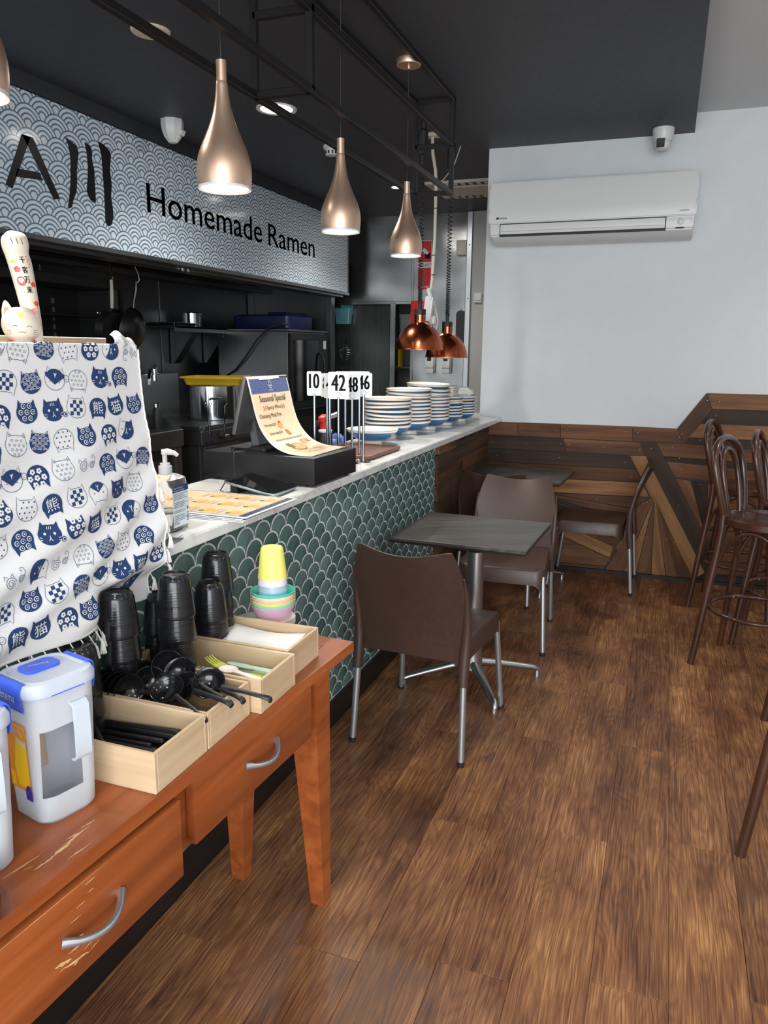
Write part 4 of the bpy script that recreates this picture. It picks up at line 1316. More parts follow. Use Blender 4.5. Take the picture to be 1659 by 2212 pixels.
# ================================================================== dining tables
def _slab():
    x, y, z = sep(coords('Object'))
    n = noise(comb(x * 1.5 + y * 1.2, y * 7.0 - x * 4.5, z), 1.0, 6, 0.65, 0.6)
    f = noise(comb(x * 6.0 + y * 5.0, y * 60.0 - x * 40.0, z), 1.0, 4)
    return {'Base Color': ramp(n * 0.7 + f * 0.3, (0.3, lin(46, 42, 39)), (0.52, lin(64, 60, 56)), (0.68, lin(80, 77, 72))), 'Roughness': ramp(f, (0.3, 0.30), (0.7, 0.42))}


mat('dull_steel', (0.42, 0.42, 0.41), 0.34, 1.0)
mat('dark_laminate', rough=0.35, tex=_slab)


def make_table(label, loc, rot, sx, sy_, cx, cy, ang):
    t = thing('dining_table', label, 'table', loc, rot, 'dark square pedestal tables')
    obj('tabletop', MB().box((0, 0, 0.733), (sx, sy_, 0.014), None, 0.002), MATS['dark_laminate'], t)
    obj('edge_core', MB().box((0, 0, 0.7225), (sx - 0.004, sy_ - 0.004, 0.009), None, 0.002), MATS['black_steel'], t)
    b = obj('flip_bracket', MB().box((cx, cy, 0.672), (0.115, 0.085, 0.09), None, 0.012, 2).box((0, 0, 0.712), (0.34, 0.34, 0.012), None, 0.002), MATS['black_paint'], t)
    obj('latch', MB().box((cx + 0.0, cy - 0.044, 0.672), (0.04, 0.006, 0.02), None, 0.006, 2), MATS['black_rubber'], b)
    obj('collar', MB().lathe([(0.046, 0.624), (0.048, 0.628), (0.040, 0.632)], 24, c=(cx, cy, 0)), MATS['aluminium'], t)
    obj('column', MB().lathe([(0.050, 0.07), (0.046, 0.12), (0.040, 0.22), (0.037, 0.4), (0.037, 0.628)], 28, c=(cx, cy, 0)), MATS['dull_steel'], t)
    for k in range(4):
        a = ang + PI / 2 * k
        ca, sa = math.cos(a), math.sin(a)
        pts = [(cx + ca * r, cy + sa * r, z) for r, z in ((0.03, 0.095), (0.12, 0.082), (0.22, 0.062), (0.30, 0.045), (0.325, 0.038), (0.333, 0.022))]
        f = obj('pedestal_arm', MB().tube(pts, [0.022, 0.019, 0.016, 0.014, 0.013, 0.010], 10, ry=[0.024, 0.022, 0.018, 0.016, 0.015, 0.013], up=(0, 0, 1)), MATS['dull_steel'], t, smooth=50)
        obj('levelling_foot', MB().cyl((cx + ca * 0.322, cy + sa * 0.322, 0.0), (cx + ca * 0.322, cy + sa * 0.322, 0.03), 0.014, 0.012), MATS['aluminium'], f)
    return t


make_table('dark square pedestal table between two chairs beside the tiled counter', (-0.738, 3.158, 0), math.radians(-2.0), 0.578, 0.55, -0.005, 0.085, math.radians(33))
make_table('dark square pedestal table in the corner against the timber wall', (-0.825, 4.812, 0), math.radians(-3.0), 0.590, 0.548, 0.0, 0.05, math.radians(38))

# ================================================================== bentwood bar stools
def _bent():
    x, y, z = sep(coords('Object'))
    n = noise(comb(x * 9, y * 9, z * 2), 1.0, 4)
    return {'Base Color': ramp(n, (0.3, lin(48, 28, 20)), (0.7, lin(78, 46, 32))), 'Roughness': ramp(n, (0.3, 0.22), (0.7, 0.34))}


mat('bentwood', rough=0.28, tex=_bent, coat=0.3)


def make_stool():
    t = thing('bar_stool', '', 'stool')
    # faces +x; rear legs at +-38 deg about -x
    o = obj('seat', MB().lathe([(0.0, 0.748), (0.10, 0.745), (0.165, 0.744), (0.172, 0.748), (0.185, 0.750), (0.192, 0.742), (0.192, 0.715), (0.186, 0.708), (0.0, 0.708)], 40, capb=False, capt=False), MATS['bentwood'], t, smooth=40)
    def pol(r, a, z): return (r * math.cos(a), r * math.sin(a), z)
    angs = [PI - 0.67, PI + 0.67, 0.67, -0.67]
    for k, a in enumerate(angs):
        if k < 2:
            pts = [pol(r, a, z) for r, z in ((0.285, 0.0), (0.262, 0.18), (0.238, 0.38), (0.214, 0.56), (0.203, 0.68), (0.203, 0.76))]
        else:
            pts = [pol(r, a, z) for r, z in ((0.280, 0.0), (0.255, 0.2), (0.226, 0.42), (0.196, 0.60), (0.172, 0.70), (0.165, 0.71))]
        obj('leg', MB().tube(pts, [0.0165, 0.017, 0.0175, 0.0175, 0.017, 0.0165][:len(pts)], 12), MATS['bentwood'], t, smooth=60)
    # outer hoop carries on from the rear legs
    a = 0.67
    def hoop(w0, wm, zt, r0, rt, z0, n=28):
        pts = []
        for i in range(n + 1):
            f = i / n
            th = PI * f
            if f < 0.30 or f > 0.70:
                g = (f / 0.30) if f < 0.30 else ((1 - f) / 0.30)
                s = -1 if f < 0.5 else 1
                z = z0 + (zt - 0.13 - z0) * g
                w = w0 + (wm - w0) * math.sin(PI / 2 * g)
                y = s * w
            else:
                q = (f - 0.30) / 0.40
                th = PI * q
                y = -wm * math.cos(th)
                z = zt - 0.13 + 0.13 * math.sin(th) ** 0.9
            x = -(r0 + (rt - r0) * ((z - z0) / (zt - z0)) ** 1.2)
            pts.append((x, y, z))
        return pts
    obj('back_hoop', MB().tube(hoop(0.126, 0.165, 1.105, 0.160, 0.235, 0.755), 0.0165, 12), MATS['bentwood'], t, smooth=60)
    obj('inner_hoop', MB().tube(hoop(0.070, 0.088, 1.055, 0.158, 0.222, 0.745), 0.0125, 12), MATS['bentwood'], t, smooth=60)
    obj('foot_ring', MB().tube([(0.218 * math.cos(2 * PI * i / 40), 0.218 * math.sin(2 * PI * i / 40), 0.29) for i in range(40)], 0.0115, 10, closed=True), MATS['bentwood'], t, smooth=60)
    for k in range(4):
        a0, a1 = [(PI - 0.67, PI + 0.67), (PI + 0.67, 2 * PI - 0.67), (-0.67, 0.67), (0.67, PI - 0.67)][k]
        pts = []
        for i in range(15):
            f = i / 14
            ang = a0 + (a1 - a0) * f
            z = 0.50 + 0.195 * math.sin(PI * f) ** 0.55
            r = 0.212 - 0.045 * math.sin(PI * f) ** 0.6
            pts.append((r * math.cos(ang), r * math.sin(ang), z))
        obj('arch_brace', MB().tube(pts, 0.0095, 8), MATS['bentwood'], t, smooth=60)
    for a in angs:
        obj('screw', MB().lathe([(0.006, 0), (0.004, 0.003), (0, 0.003)], 8), MATS['aluminium'], t, (0.206 * math.cos(a), 0.206 * math.sin(a), 0.29), (0, -PI / 2, a))
    return t


_st = make_stool()
_grp = 'dark bentwood bar stools'
for _i, (x, y, d, l) in enumerate([(0.500, 3.900, -25.0, 'dark bentwood bar stool whose whole hoop back and seat edge show'),
                                   (0.493, 4.863, -17.0, 'dark bentwood bar stool standing closest to the timber wall'),
                                   (0.690, 4.312, -14.0, 'dark bentwood bar stool half cut off, behind the fully shown one'),
                                   (0.770, 3.405, -20.0, 'dark bentwood bar stool of which little but one rear leg shows'),
                                   (0.606, 2.380, -25.0, 'dark bentwood bar stool with one long leg near the camera')]):
    if _i == 0:
        _st.location = (x, y, 0); _st.rotation_euler = (0, 0, math.radians(d)); _st['label'] = l; _st['group'] = _grp
    else:
        dup(_st, (x, y, 0), math.radians(d), l, _grp)

# ================================================================== pine side table
def pine(wear):
    def t():
        x, y, z = sep(coords('Object'))
        v = comb(x * 22, y * 1.4, z * 22)
        g = noise(v, 1.0, 5, 0.6, 0.4)
        p = noise(comb(x * 5, y * 1.1, z * 5), 1.0, 2)
        c = ramp(g * 0.6 + p * 0.4, (0.3, lin(104, 50, 23)), (0.5, lin(148, 76, 35)), (0.7, lin(174, 98, 50)))
        if wear:
            w = noise(comb(x * 34, y * 5.0, z * 34), 1.0, 5, 0.7)
            w2 = noise(comb(x * 7.0, y * 3.0, z * 7.0), 1.0, 2)
            k = ramp(w * 0.6 + w2 * 0.4, (0.66 - wear * 0.06, 0.0), (0.68 - wear * 0.06, 1.0))
            c = mix(k, c, lin(216, 176, 122))
        return {'Base Color': c, 'Roughness': ramp(g, (0.3, 0.26), (0.7, 0.4)), 'Normal': bump(g, 0.12, 0.001)}
    return t


mat('orange_pine', rough=0.35, tex=pine(0.0), coat=0.15)
mat('worn_pine', rough=0.35, tex=pine(0.2), coat=0.15)
mat('worn_pine_top', rough=0.35, tex=pine(0.15), coat=0.15)
tb = thing('side_table', 'orange pine side table with worn drawers in front of the tiled counter', 'table', (-0.735, 1.79, 0), math.radians(-3.15))
D, L = 0.354, 1.30
obj('top_board', MB().b2((-D + 0.055, -L + 0.06, 0.704), (-0.0615, -0.0615, 0.73), 0.001), MATS['worn_pine_top'], tb)
obj('edge_board', MB().prism([(-0.06, -L), (0, -L), (0, 0), (-0.06, -0.06)], lambda a, b, t: (a, b, t), 0.703, 0.73), MATS['worn_pine_top'], tb)
obj('edge_board', MB().prism([(-D + 0.055, -0.061), (-0.061, -0.061), (-0.001, 0), (-D, 0)], lambda a, b, t: (a, b, t), 0.703, 0.73), MATS['orange_pine'], tb)
obj('edge_board', MB().b2((-D, -L, 0.703), (-D + 0.054, -0.02, 0.73), 0.001), MATS['orange_pine'], tb)
_ap = obj('apron', MB().b2((-0.062, -L + 0.07, 0.535), (-0.042, -0.14, 0.703)).b2((-D + 0.03, -L + 0.07, 0.535), (-D + 0.05, -0.14, 0.703)).b2((-D + 0.05, -0.11, 0.535), (-0.09, -0.085, 0.703)), MATS['orange_pine'], tb)
def drawer(y0, y1, xf, z0, z1, m, hy, lab):
    d = obj('drawer', MB().b2((xf - 0.021, y0, z0), (xf, y1, z1), 0.0025, 2).b2((xf - 0.24, y0 + 0.03, z0 + 0.015), (xf - 0.021, y1 - 0.03, z1 - 0.03)), MATS[m], tb, label=lab)
    pts = []
    for i in range(17):
        f = i / 16
        pts.append((xf + 0.030 * math.sin(PI * f) ** 0.75 - 0.001, hy - 0.062 + 0.124 * f, (z0 + z1) / 2 + 0.004 - 0.010 * math.sin(PI * f)))
    rs = [0.0062 + 0.0035 * math.sin(PI * i / 16) for i in range(17)]
    obj('handle', MB().tube(pts, [0.009, 0.0085] + [0.0062] * 13 + [0.0085, 0.009], 10, ry=[0.010] + [0.0065] * 15 + [0.010]), MATS['leg_silver'], d, smooth=60)
drawer(-0.675, -0.205, -0.018, 0.548, 0.690, 'orange_pine', -0.435, 'drawer front, smooth and shut')
drawer(-1.225, -0.742, 0.004, 0.535, 0.692, 'worn_pine', -0.965, 'drawer front with scraped varnish, slightly pulled out')
for x, y, sx, sy_ in ((-0.0245, -0.0945, -1, -1), (-D + 0.03, -0.0945, 1, -1), (-0.0245, -L + 0.1, -1, 1), (-D + 0.03, -L + 0.1, 1, 1)):
    a, b = 0.072, 0.040
    lp = []
    for z, w in ((0.0, b), (0.50, a), (0.703, a)):
        lp.append([(x, y, z), (x, y + sy_ * w, z), (x + sx * w, y + sy_ * w, z), (x + sx * w, y, z)])
    lg = obj('leg', MB().loft(lp), MATS['orange_pine'], tb, smooth=20)
    obj('glide', MB().lathe([(0.012, 0.0), (0.012, 0.004)], 12, c=(x + sx * 0.018, y + sy_ * 0.018, 0)), MATS['white_plastic'], lg)

# chipped varnish: pale bare wood along the front edge and round the near handle
mat('bare_wood', rough=0.6, tex=noisy(lin(206, 164, 112), lin(226, 190, 142), 90, (0.5, 0.65)))
def chip(mb, p, q, w, fn, seed):
    r = random.Random(seed)
    n = 9
    up, dn = [], []
    for i in range(n):
        f = i / (n - 1)
        x, y = p[0] + (q[0] - p[0]) * f, p[1] + (q[1] - p[1]) * f
        k = w * math.sin(PI * (0.06 + 0.88 * f)) * r.uniform(0.45, 1.0)
        dx, dy = q[0] - p[0], q[1] - p[1]
        l = math.hypot(dx, dy)
        s_ = r.uniform(-0.4, 0.4) * w
        up.append((x - dy / l * (k + s_), y + dx / l * (k + s_)))
        dn.append((x + dy / l * (k - s_), y - dx / l * (k - s_)))
    for i in range(n - 1):
        a = [mb.bm.verts.new(fn(*c)) for c in (up[i], up[i + 1], dn[i + 1], dn[i])]
        mb.face(a)
_tp = {o.name.split('.')[0]: o for o in tb.children}
mb = MB()
for i, (p, q, w) in enumerate((((-0.0675, -1.063), (-0.0597, -0.999), 0.0016), ((-0.040, -1.029), (-0.0378, -0.989), 0.0022), ((-0.0399, -0.9956), (-0.0418, -0.9486), 0.0042), ((-0.0515, -0.9529), (-0.0483, -0.9326), 0.0018),
                               ((-0.0141, -0.9897), (-0.0098, -0.9434), 0.0016), ((-0.0538, -0.9222), (-0.0484, -0.8932), 0.0014), ((-0.0552, -1.0362), (-0.0482, -1.022), 0.0012), ((-0.0307, -0.7993), (-0.0282, -0.7905), 0.0012), ((-0.045, -0.968), (-0.0455, -0.91), 0.0022))):
    chip(mb, p, q, w, lambda a, b: (a, b, 0.7304), i)
obj('chipped_varnish', mb, MATS['bare_wood'], _tp['edge_board'], smooth=None, kind='stuff')
mb = MB()
for i, (p, q, w) in enumerate((((-1.15, 0.6905), (-0.93, 0.6900), 0.0007), ((-1.0455, 0.588), (-1.0134, 0.5808), 0.0042), ((-1.0359, 0.5759), (-0.9781, 0.5637), 0.0026), ((-1.0105, 0.5643), (-0.994, 0.5687), 0.0022), ((-1.0067, 0.6033), (-0.9861, 0.6029), 0.003),
                               ((-0.9764, 0.6816), (-0.9551, 0.6824), 0.0012), ((-0.9732, 0.6654), (-0.9591, 0.6652), 0.0009), ((-1.0121, 0.6393), (-0.9874, 0.6381), 0.0008), ((-0.9781, 0.5637), (-0.9535, 0.5686), 0.0012), ((-0.9971, 0.6554), (-0.9788, 0.6555), 0.001), ((-1.02, 0.592), (-0.99, 0.589), 0.0018), ((-0.99, 0.575), (-0.962, 0.578), 0.0012))):
    chip(mb, p, q, w, lambda a, b: (0.0044, a, b), 20 + i)
_dr = [o for o in tb.children if o.name.startswith('drawer') and 'scraped' in o.get('label', '')][0]
obj('chipped_varnish', mb, MATS['bare_wood'], _dr, smooth=None, kind='stuff')

# ================================================================== bamboo boxes on the side table
mat('bamboo', rough=0.45, tex=wood_tex(lin(180, 152, 116), lin(200, 174, 140), lin(214, 192, 162), axis='x', fine=60, patch=8, rough=(0.4, 0.5), bmp=0.1, tone=0.08))
TZ = 0.730


def bamboo_box(x0, x1, y0, y1, h, label):
    t = thing('bamboo_box', label, 'box', ((x0 + x1) / 2, (y0 + y1) / 2, TZ), group='open bamboo boxes in a row on the side table')
    hx, hy, w = (x1 - x0) / 2, (y1 - y0) / 2, 0.0075
    obj('base', MB().b2((-hx + w, -hy + w, 0.001), (hx - w, hy - w, 0.008)), MATS['bamboo'], t)
    for s in (-1, 1):
        obj('side_panel', MB().box((0, 0, 0), (2 * hx, w, h), None, 0.001), MATS['bamboo'], t, (0, s * (hy - w / 2), h / 2))
        o = obj('end_panel', MB().box((0, 0, 0), (2 * hy - 2 * w - 0.0006, w, h), None, 0.001), MATS['bamboo'], t, (s * (hx - w / 2), 0, h / 2))
        o.rotation_euler = (0, 0, PI / 2)
    return t


bamboo_box(-1.090, -0.783, 0.996, 1.158, 0.078, 'open bamboo box full of black chopsticks')
bamboo_box(-1.098, -0.783, 1.1625, 1.322, 0.076, 'open bamboo box heaped with black spoons')
bamboo_box(-1.095, -0.760, 1.330, 1.492, 0.077, 'open bamboo box of pastel cutlery')
bamboo_box(-1.095, -0.782, 1.500, 1.668, 0.077, 'open bamboo box with white napkins')

# chopsticks
mat('black_lacquer', (0.010, 0.010, 0.011), 0.42)
mat('black_gloss', (0.008, 0.008, 0.009), 0.16)
_cm = MB()
_cm.tube([(-0.115, 0, 0), (-0.05, 0, 0), (0.06, 0, 0), (0.108, 0, 0), (0.114, 0, 0), (0.116, 0, 0)], [0.0030, 0.0040, 0.0056, 0.0066, 0.0060, 0.0046], 8)
_cm = _cm.mesh('chopstick', 40)
_cm.materials.append(MATS['black_lacquer'])
def chopstick(p, q, label, group=None):
    p, q = Vector(p), Vector(q)
    o = bpy.data.objects.new('chopstick', _cm)
    C.objects.link(o)
    d = (p - q).normalized()
    o.location = p - d * 0.116
    o.rotation_euler = d.to_track_quat('X', 'Z').to_euler()
    tag(o, label, 'chopstick', group)
_r2 = random.Random(3)
_ends = [(-0.832, 1.140, 0.768, 0.012), (-0.834, 1.128, 0.763, 0.006), (-0.850, 1.112, 0.759, 0.002), (-0.837, 1.117, 0.751, 0.0), (-0.836, 1.072, 0.760, 0.004), (-0.845, 1.085, 0.750, 0.0),
         (-0.838, 1.053, 0.752, 0.0), (-0.83, 1.098, 0.746, 0.0), (-0.85, 1.145, 0.752, 0.0), (-0.855, 1.035, 0.745, 0.0), (-0.84, 1.132, 0.745, 0.0), (-0.86, 1.06, 0.745, 0.0), (-0.842, 1.020, 0.746, 0.0), (-0.87, 1.10, 0.752, 0.0)]
for i, (x, y, z, dz) in enumerate(_ends):
    chopstick((x, y, z), (x - 0.22, min(1.145, max(1.012, y + _r2.uniform(-0.018, 0.022))), max(0.7445, z - 0.006)), 'black chopstick lying lengthwise among the others in the bamboo box', 'chopsticks in the bamboo box')
chopstick((-0.912, 1.022, 0.776), (-1.01, 1.10, 0.782), 'black chopstick lying across the pile, the one nearer the aisle', 'crossing chopsticks')
chopstick((-0.940, 1.018, 0.778), (-1.03, 1.10, 0.788), 'black chopstick lying across the pile, the one nearer the jugs', 'crossing chopsticks')

# spoons
_sp = thing('soup_spoon', '', 'spoon')
_pf = [(a * 1.1, b * 1.15) for a, b in ((0.0, -0.021), (0.011, -0.0195), (0.021, -0.0145), (0.028, -0.007), (0.0315, 0.0), (0.0322, 0.0008), (0.0318, 0.0014), (0.0300, 0.0012), (0.0265, -0.006), (0.020, -0.0125), (0.011, -0.0170), (0.0, -0.0185))]
obj('bowl', MB().lathe(_pf, 28, capb=False, capt=False), MATS['black_gloss'], _sp, smooth=60)
obj('handle', MB().tube([(0.029, 0, -0.001), (0.045, 0, 0.004), (0.08, 0, 0.012), (0.120, 0, 0.017), (0.136, 0, 0.017), (0.141, 0, 0.012)], [0.0026, 0.0028, 0.003, 0.0032, 0.0034, 0.003], 8, ry=[0.007, 0.0055, 0.0048, 0.0052, 0.006, 0.0055]), MATS['black_lacquer'], _sp, smooth=60)
obj('hook_tip', MB().box((0.139, 0, 0.012), (0.008, 0.012, 0.014), None, 0.003), MATS['black_lacquer'], _sp)
def place_spoon(c, nrm, hend, label, group=None, first=[True]):
    n = Vector(nrm).normalized()
    h = Vector(hend) - Vector(c)
    h = (h - n * h.dot(n)).normalized()
    m = Matrix((h, n.cross(h), n)).transposed()
    e = tuple(m.to_euler())
    if first[0]:
        first[0] = False
        _sp.location = c; _sp.rotation_euler = e; _sp['label'] = label
        if group: _sp['group'] = group
    else:
        o = dup(_sp, c, e, label, group)
        if not group and 'group' in o: del o['group']
_g = 'black soup spoons in the bamboo box'
place_spoon((-0.845, 1.262, 0.818), (0.25, -0.62, 0.75), (-0.73, 1.256, 0.822), 'black soup spoon with its round bowl facing us, closest to the pastel cutlery', _g)
place_spoon((-0.893, 1.240, 0.812), (-0.05, -0.60, 0.78), (-0.76, 1.215, 0.80), 'black soup spoon lying in front of the two steepest ones in the heap', _g)
place_spoon((-0.918, 1.266, 0.826), (0.15, -0.74, 0.66), (-0.787, 1.207, 0.83), 'black soup spoon with the highest rim, arched over the one lying before it', _g)
place_spoon((-0.952, 1.272, 0.833), (0.72, -0.62, 0.30), (-0.83, 1.16, 0.80), 'black soup spoon standing on edge at the top of the heap', _g)
place_spoon((-0.975, 1.240, 0.806), (0.70, -0.55, 0.42), (-0.86, 1.19, 0.78), 'black soup spoon leaning between the heap and the standing row', _g)
place_spoon((-0.912, 1.212, 0.816), (0.05, -0.45, 0.88), (-0.809, 1.150, 0.834), 'black soup spoon whose handle hooks over the chopstick box', _g)
place_spoon((-0.994, 1.252, 0.812), (0.80, -0.50, 0.30), (-0.90, 1.20, 0.78), 'black soup spoon leaning just behind the gap of the heap', _g)
for i in range(6):
    x = -1.064 + i * 0.0155
    place_spoon((x, 1.188, 0.806 + 0.002 * (i % 2)), (0.93, -0.36, 0.10), (x + 0.03, 1.27, 0.77), 'black soup spoon on edge, %s in the tight row beside the black tumblers' % ('first', 'second', 'third', 'fourth', 'fifth', 'sixth')[i], 'row of spoons standing on edge')
place_spoon((-0.872, 1.292, 0.80), (-0.15, -0.4, 0.9), (-0.744, 1.232, 0.808), 'black soup spoon buried under the heap with only its handle showing', _g)

# pastel cutlery
mat('lime_plastic', lin(212, 222, 92), 0.35)
mat('mint_plastic', lin(196, 228, 214), 0.35)
mat('white_cutlery', lin(244, 238, 234), 0.35)
def flat_path(mb, stations, z0, th, fn):
    L_ = [[fn(s, -w, z0), fn(s, w, z0), fn(s, w, z0 + th), fn(s, -w, z0 + th)] for s, w in stations]
    mb.loft(L_)
    return mb
def cutlery(name, label, a, b, m, kind, group=None):
    """a: head end, b: handle end"""
    a, b = Vector(a), Vector(b)
    d = (b - a); Ln = d.length
    t = thing(name, label, 'cutlery', a, group=group)
    t.rotation_euler = d.to_track_quat('X', 'Z').to_euler()
    if kind == 'fork':
        def fz(s): return 0.006 * math.sin(PI * min(1, s / (Ln * 0.45)))
        hd = obj('head', flat_path(MB(), [(0.030, 0.0125), (0.038, 0.014), (0.05, 0.0125), (0.062, 0.006)], 0, 0.003, lambda s, w, z: (s, w, z - fz(s))), MATS[m], t)
        for k in range(4):
            y = -0.0105 + 0.007 * k
            obj('tine', MB().tube([(0.032, y, 0.0015 - fz(0.032)), (0.012, y, 0.0015 - fz(0.012)), (0.0, y, 0.004)], [0.0024, 0.002, 0.0012], 6), MATS[m], t)
        obj('handle', flat_path(MB(), [(0.060, 0.006), (0.075, 0.005), (Ln - 0.03, 0.0075), (Ln - 0.006, 0.0085), (Ln, 0.006)], 0, 0.0035, lambda s, w, z: (s, w, z - fz(s))), MATS[m], t)
    elif kind == 'spoon':
        mb = MB().lathe([(0.0, -0.007), (0.012, -0.006), (0.018, 0.0), (0.019, 0.001), (0.012, -0.004), (0, -0.005)], 20, capb=False, capt=False)
        o = obj('bowl', mb, MATS[m], t, (0.024, 0, 0.004), smooth=60); o.scale = (1.35, 1.0, 1.0)
        obj('handle', flat_path(MB(), [(0.046, 0.006), (0.06, 0.005), (Ln - 0.03, 0.0075), (Ln - 0.006, 0.008), (Ln, 0.006)], 0.002, 0.0035, lambda s, w, z: (s, w, z)), MATS[m], t)
    else:
        obj('blade', flat_path(MB(), [(0.0, 0.003), (0.01, 0.009), (0.05, 0.010), (0.075, 0.007)], 0, 0.0025, lambda s, w, z: (s, w, z)), MATS[m], t)
        obj('handle', flat_path(MB(), [(0.075, 0.007), (Ln - 0.03, 0.0085), (Ln - 0.005, 0.009), (Ln, 0.006)], 0, 0.0035, lambda s, w, z: (s, w, z)), MATS[m], t)
cutlery('fork', 'lime green fork with raised tines on top of the cutlery box', (-0.962, 1.440, 0.786), (-0.822, 1.405, 0.766), 'lime_plastic', 'fork')
cutlery('fork', 'lime green fork underneath the other lime fork', (-0.965, 1.412, 0.766), (-0.815, 1.440, 0.760), 'lime_plastic', 'fork')
cutlery('spoon', 'white plastic spoon resting on the rim of the cutlery box', (-0.905, 1.406, 0.782), (-0.776, 1.368, 0.785), 'white_cutlery', 'spoon')
cutlery('knife', 'pale mint knife lying against the far side of the cutlery box', (-0.925, 1.466, 0.768), (-0.780, 1.446, 0.772), 'mint_plastic', 'knife')
cutlery('knife', 'pale mint knife lower down in the cutlery box', (-0.93, 1.452, 0.756), (-0.79, 1.462, 0.758), 'mint_plastic', 'knife')
cutlery('fork', 'steel fork at the bottom of the cutlery box', (-0.975, 1.455, 0.752), (-0.80, 1.405, 0.756), 'chrome', 'fork')
cutlery('fork', 'black fork sticking up beside the spoon heap', (-0.990, 1.384, 0.805), (-0.88, 1.36, 0.75), 'black_lacquer', 'fork')
# napkins
mat('paper_white', (0.86, 0.86, 0.86), 0.85)
t = thing('napkin_pile', 'pile of white paper napkins in the last bamboo box', 'napkins', (-0.92, 1.585, 0.738))
for k in range(5):
    def nf(u, v, k=k):
        x, y = -0.105 + 0.215 * u, -0.070 + 0.140 * v
        return (x, y, 0.008 + k * 0.010 + 0.016 * math.sin(PI * u) * math.sin(PI * v) * (k + 1) / 5 + 0.006 * math.sin(5 * u + 2 * v))
    o = obj('napkin', MB().grid(nf, 10, 8, lambda u, v: (0, 0, -0.0045)), MATS['paper_white'], t)
    o.rotation_euler = (0, 0, (-0.03, 0.04, -0.02, 0.03, 0.02)[k])

# ================================================================== black tumblers, stacked upside down
def _tum():
    x, y, z = sep(coords('Object'))
    n = noise(comb(x * 6, y * 6, z * 260), 1.0, 3)
    return {'Base Color': ramp(n, (0.3, (0.006, 0.006, 0.007)), (0.7, (0.013, 0.013, 0.015))), 'Roughness': ramp(n, (0.3, 0.12), (0.7, 0.28)), 'Normal': bump(n, 0.3, 0.0015)}
mat('black_tumbler', rough=0.2, tex=_tum)
_tm2 = MB().lathe([(0.0390, 0.0), (0.0428, 0.0), (0.0432, 0.003), (0.0425, 0.009), (0.0392, 0.045), (0.0348, 0.082), (0.0320, 0.091), (0.0270, 0.0945), (0.0265, 0.0985), (0.0250, 0.0985), (0.0238, 0.0955), (0.012, 0.0950), (0.0, 0.0955)], 32, capb=False, capt=False).mesh('tumbler', 50)
_tm2.materials.append(MATS['black_tumbler'])
_ord = ['topmost', 'second from top', 'third from top', 'fourth from top', 'fifth from top', 'sixth from top', 'seventh from top', 'eighth from top', 'ninth from top', 'tenth from top', 'lowest']
def tumblers(x, y, n, pitch, where, dz=0.008):
    for k in range(n):
        o = bpy.data.objects.new('tumbler', _tm2)
        C.objects.link(o)
        o.location = (x + rnd.uniform(-0.0012, 0.0012), y + rnd.uniform(-0.0012, 0.0012), TZ + dz + k * pitch)
        o.rotation_euler = (0, 0, rnd.uniform(0, 6))
        tag(o, 'black tumbler, %s of the stack %s' % (_ord[n - 1 - k] if k else 'lowest', where), 'cup', 'stacked black tumblers')
tumblers(-1.050, 1.246, 4, 0.0545, 'behind the row of spoons')
tumblers(-1.000, 1.378, 4, 0.0565, 'at the back of the cutlery box')
tumblers(-1.020, 1.546, 3, 0.0500, 'at the back of the napkin box')
tumblers(-1.052, 1.626, 4, 0.0500, 'in the napkin box corner')
tumblers(-1.080, 1.430, 3, 0.0500, 'half hidden between two others')
tumblers(-1.030, 1.100, 3, 0.0500, 'right behind the water jug')

# ================================================================== children's bowls, cups and plates
PASTEL = {'yellow': lin(236, 232, 120), 'lavender': lin(228, 216, 236), 'grey': lin(170, 188, 200), 'blue': lin(136, 206, 236), 'teal': lin(96, 206, 180), 'mint': lin(150, 222, 200), 'pink': lin(240, 196, 204), 'cream': lin(244, 230, 190), 'rose': lin(226, 184, 206)}
for k, v in PASTEL.items(): mat('pastel_' + k, v, 0.38)
PX, PY = -0.953, 1.745
_pm2 = MB().lathe([(0.0, 0.0), (0.05, 0.0), (0.055, 0.002), (0.078, 0.008), (0.080, 0.0095), (0.077, 0.0105), (0.054, 0.0045), (0.0, 0.003)], 36, capb=False, capt=False).mesh('plate', 50)
_pm2.materials.append(MATS['white_cutlery'])
for k in range(4):
    o = bpy.data.objects.new('plate', _pm2); C.objects.link(o)
    o.location = (PX - 0.045, PY + 0.005, TZ + 0.0008 + k * 0.0085); o.rotation_euler = (0, 0, k)
    tag(o, 'white plate, %s of the plates under the pastel bowls' % (_ord[3 - k] if k else 'lowest'), 'plate', 'white plates under the pastel bowls')
_z0 = TZ + 0.0008 + 3 * 0.0085 + 0.0105
_sm = MB().lathe([(0.0, 0.0), (0.034, 0.0), (0.058, 0.004), (0.060, 0.006), (0.057, 0.006), (0.033, 0.0025), (0.0, 0.0025)], 32, capb=False, capt=False).mesh('saucer', 50)
_sm.materials.append(MATS['white_cutlery'])
for k in range(4):
    o = bpy.data.objects.new('saucer', _sm); C.objects.link(o)
    o.location = (PX, PY, _z0 + k * 0.0052)
    tag(o, 'small white saucer, %s of those between plates and pastel bowls' % (_ord[3 - k] if k else 'lowest'), 'saucer', 'white saucers under the pastel bowls')
_z1 = _z0 + 3 * 0.0052 + 0.006 - 0.003
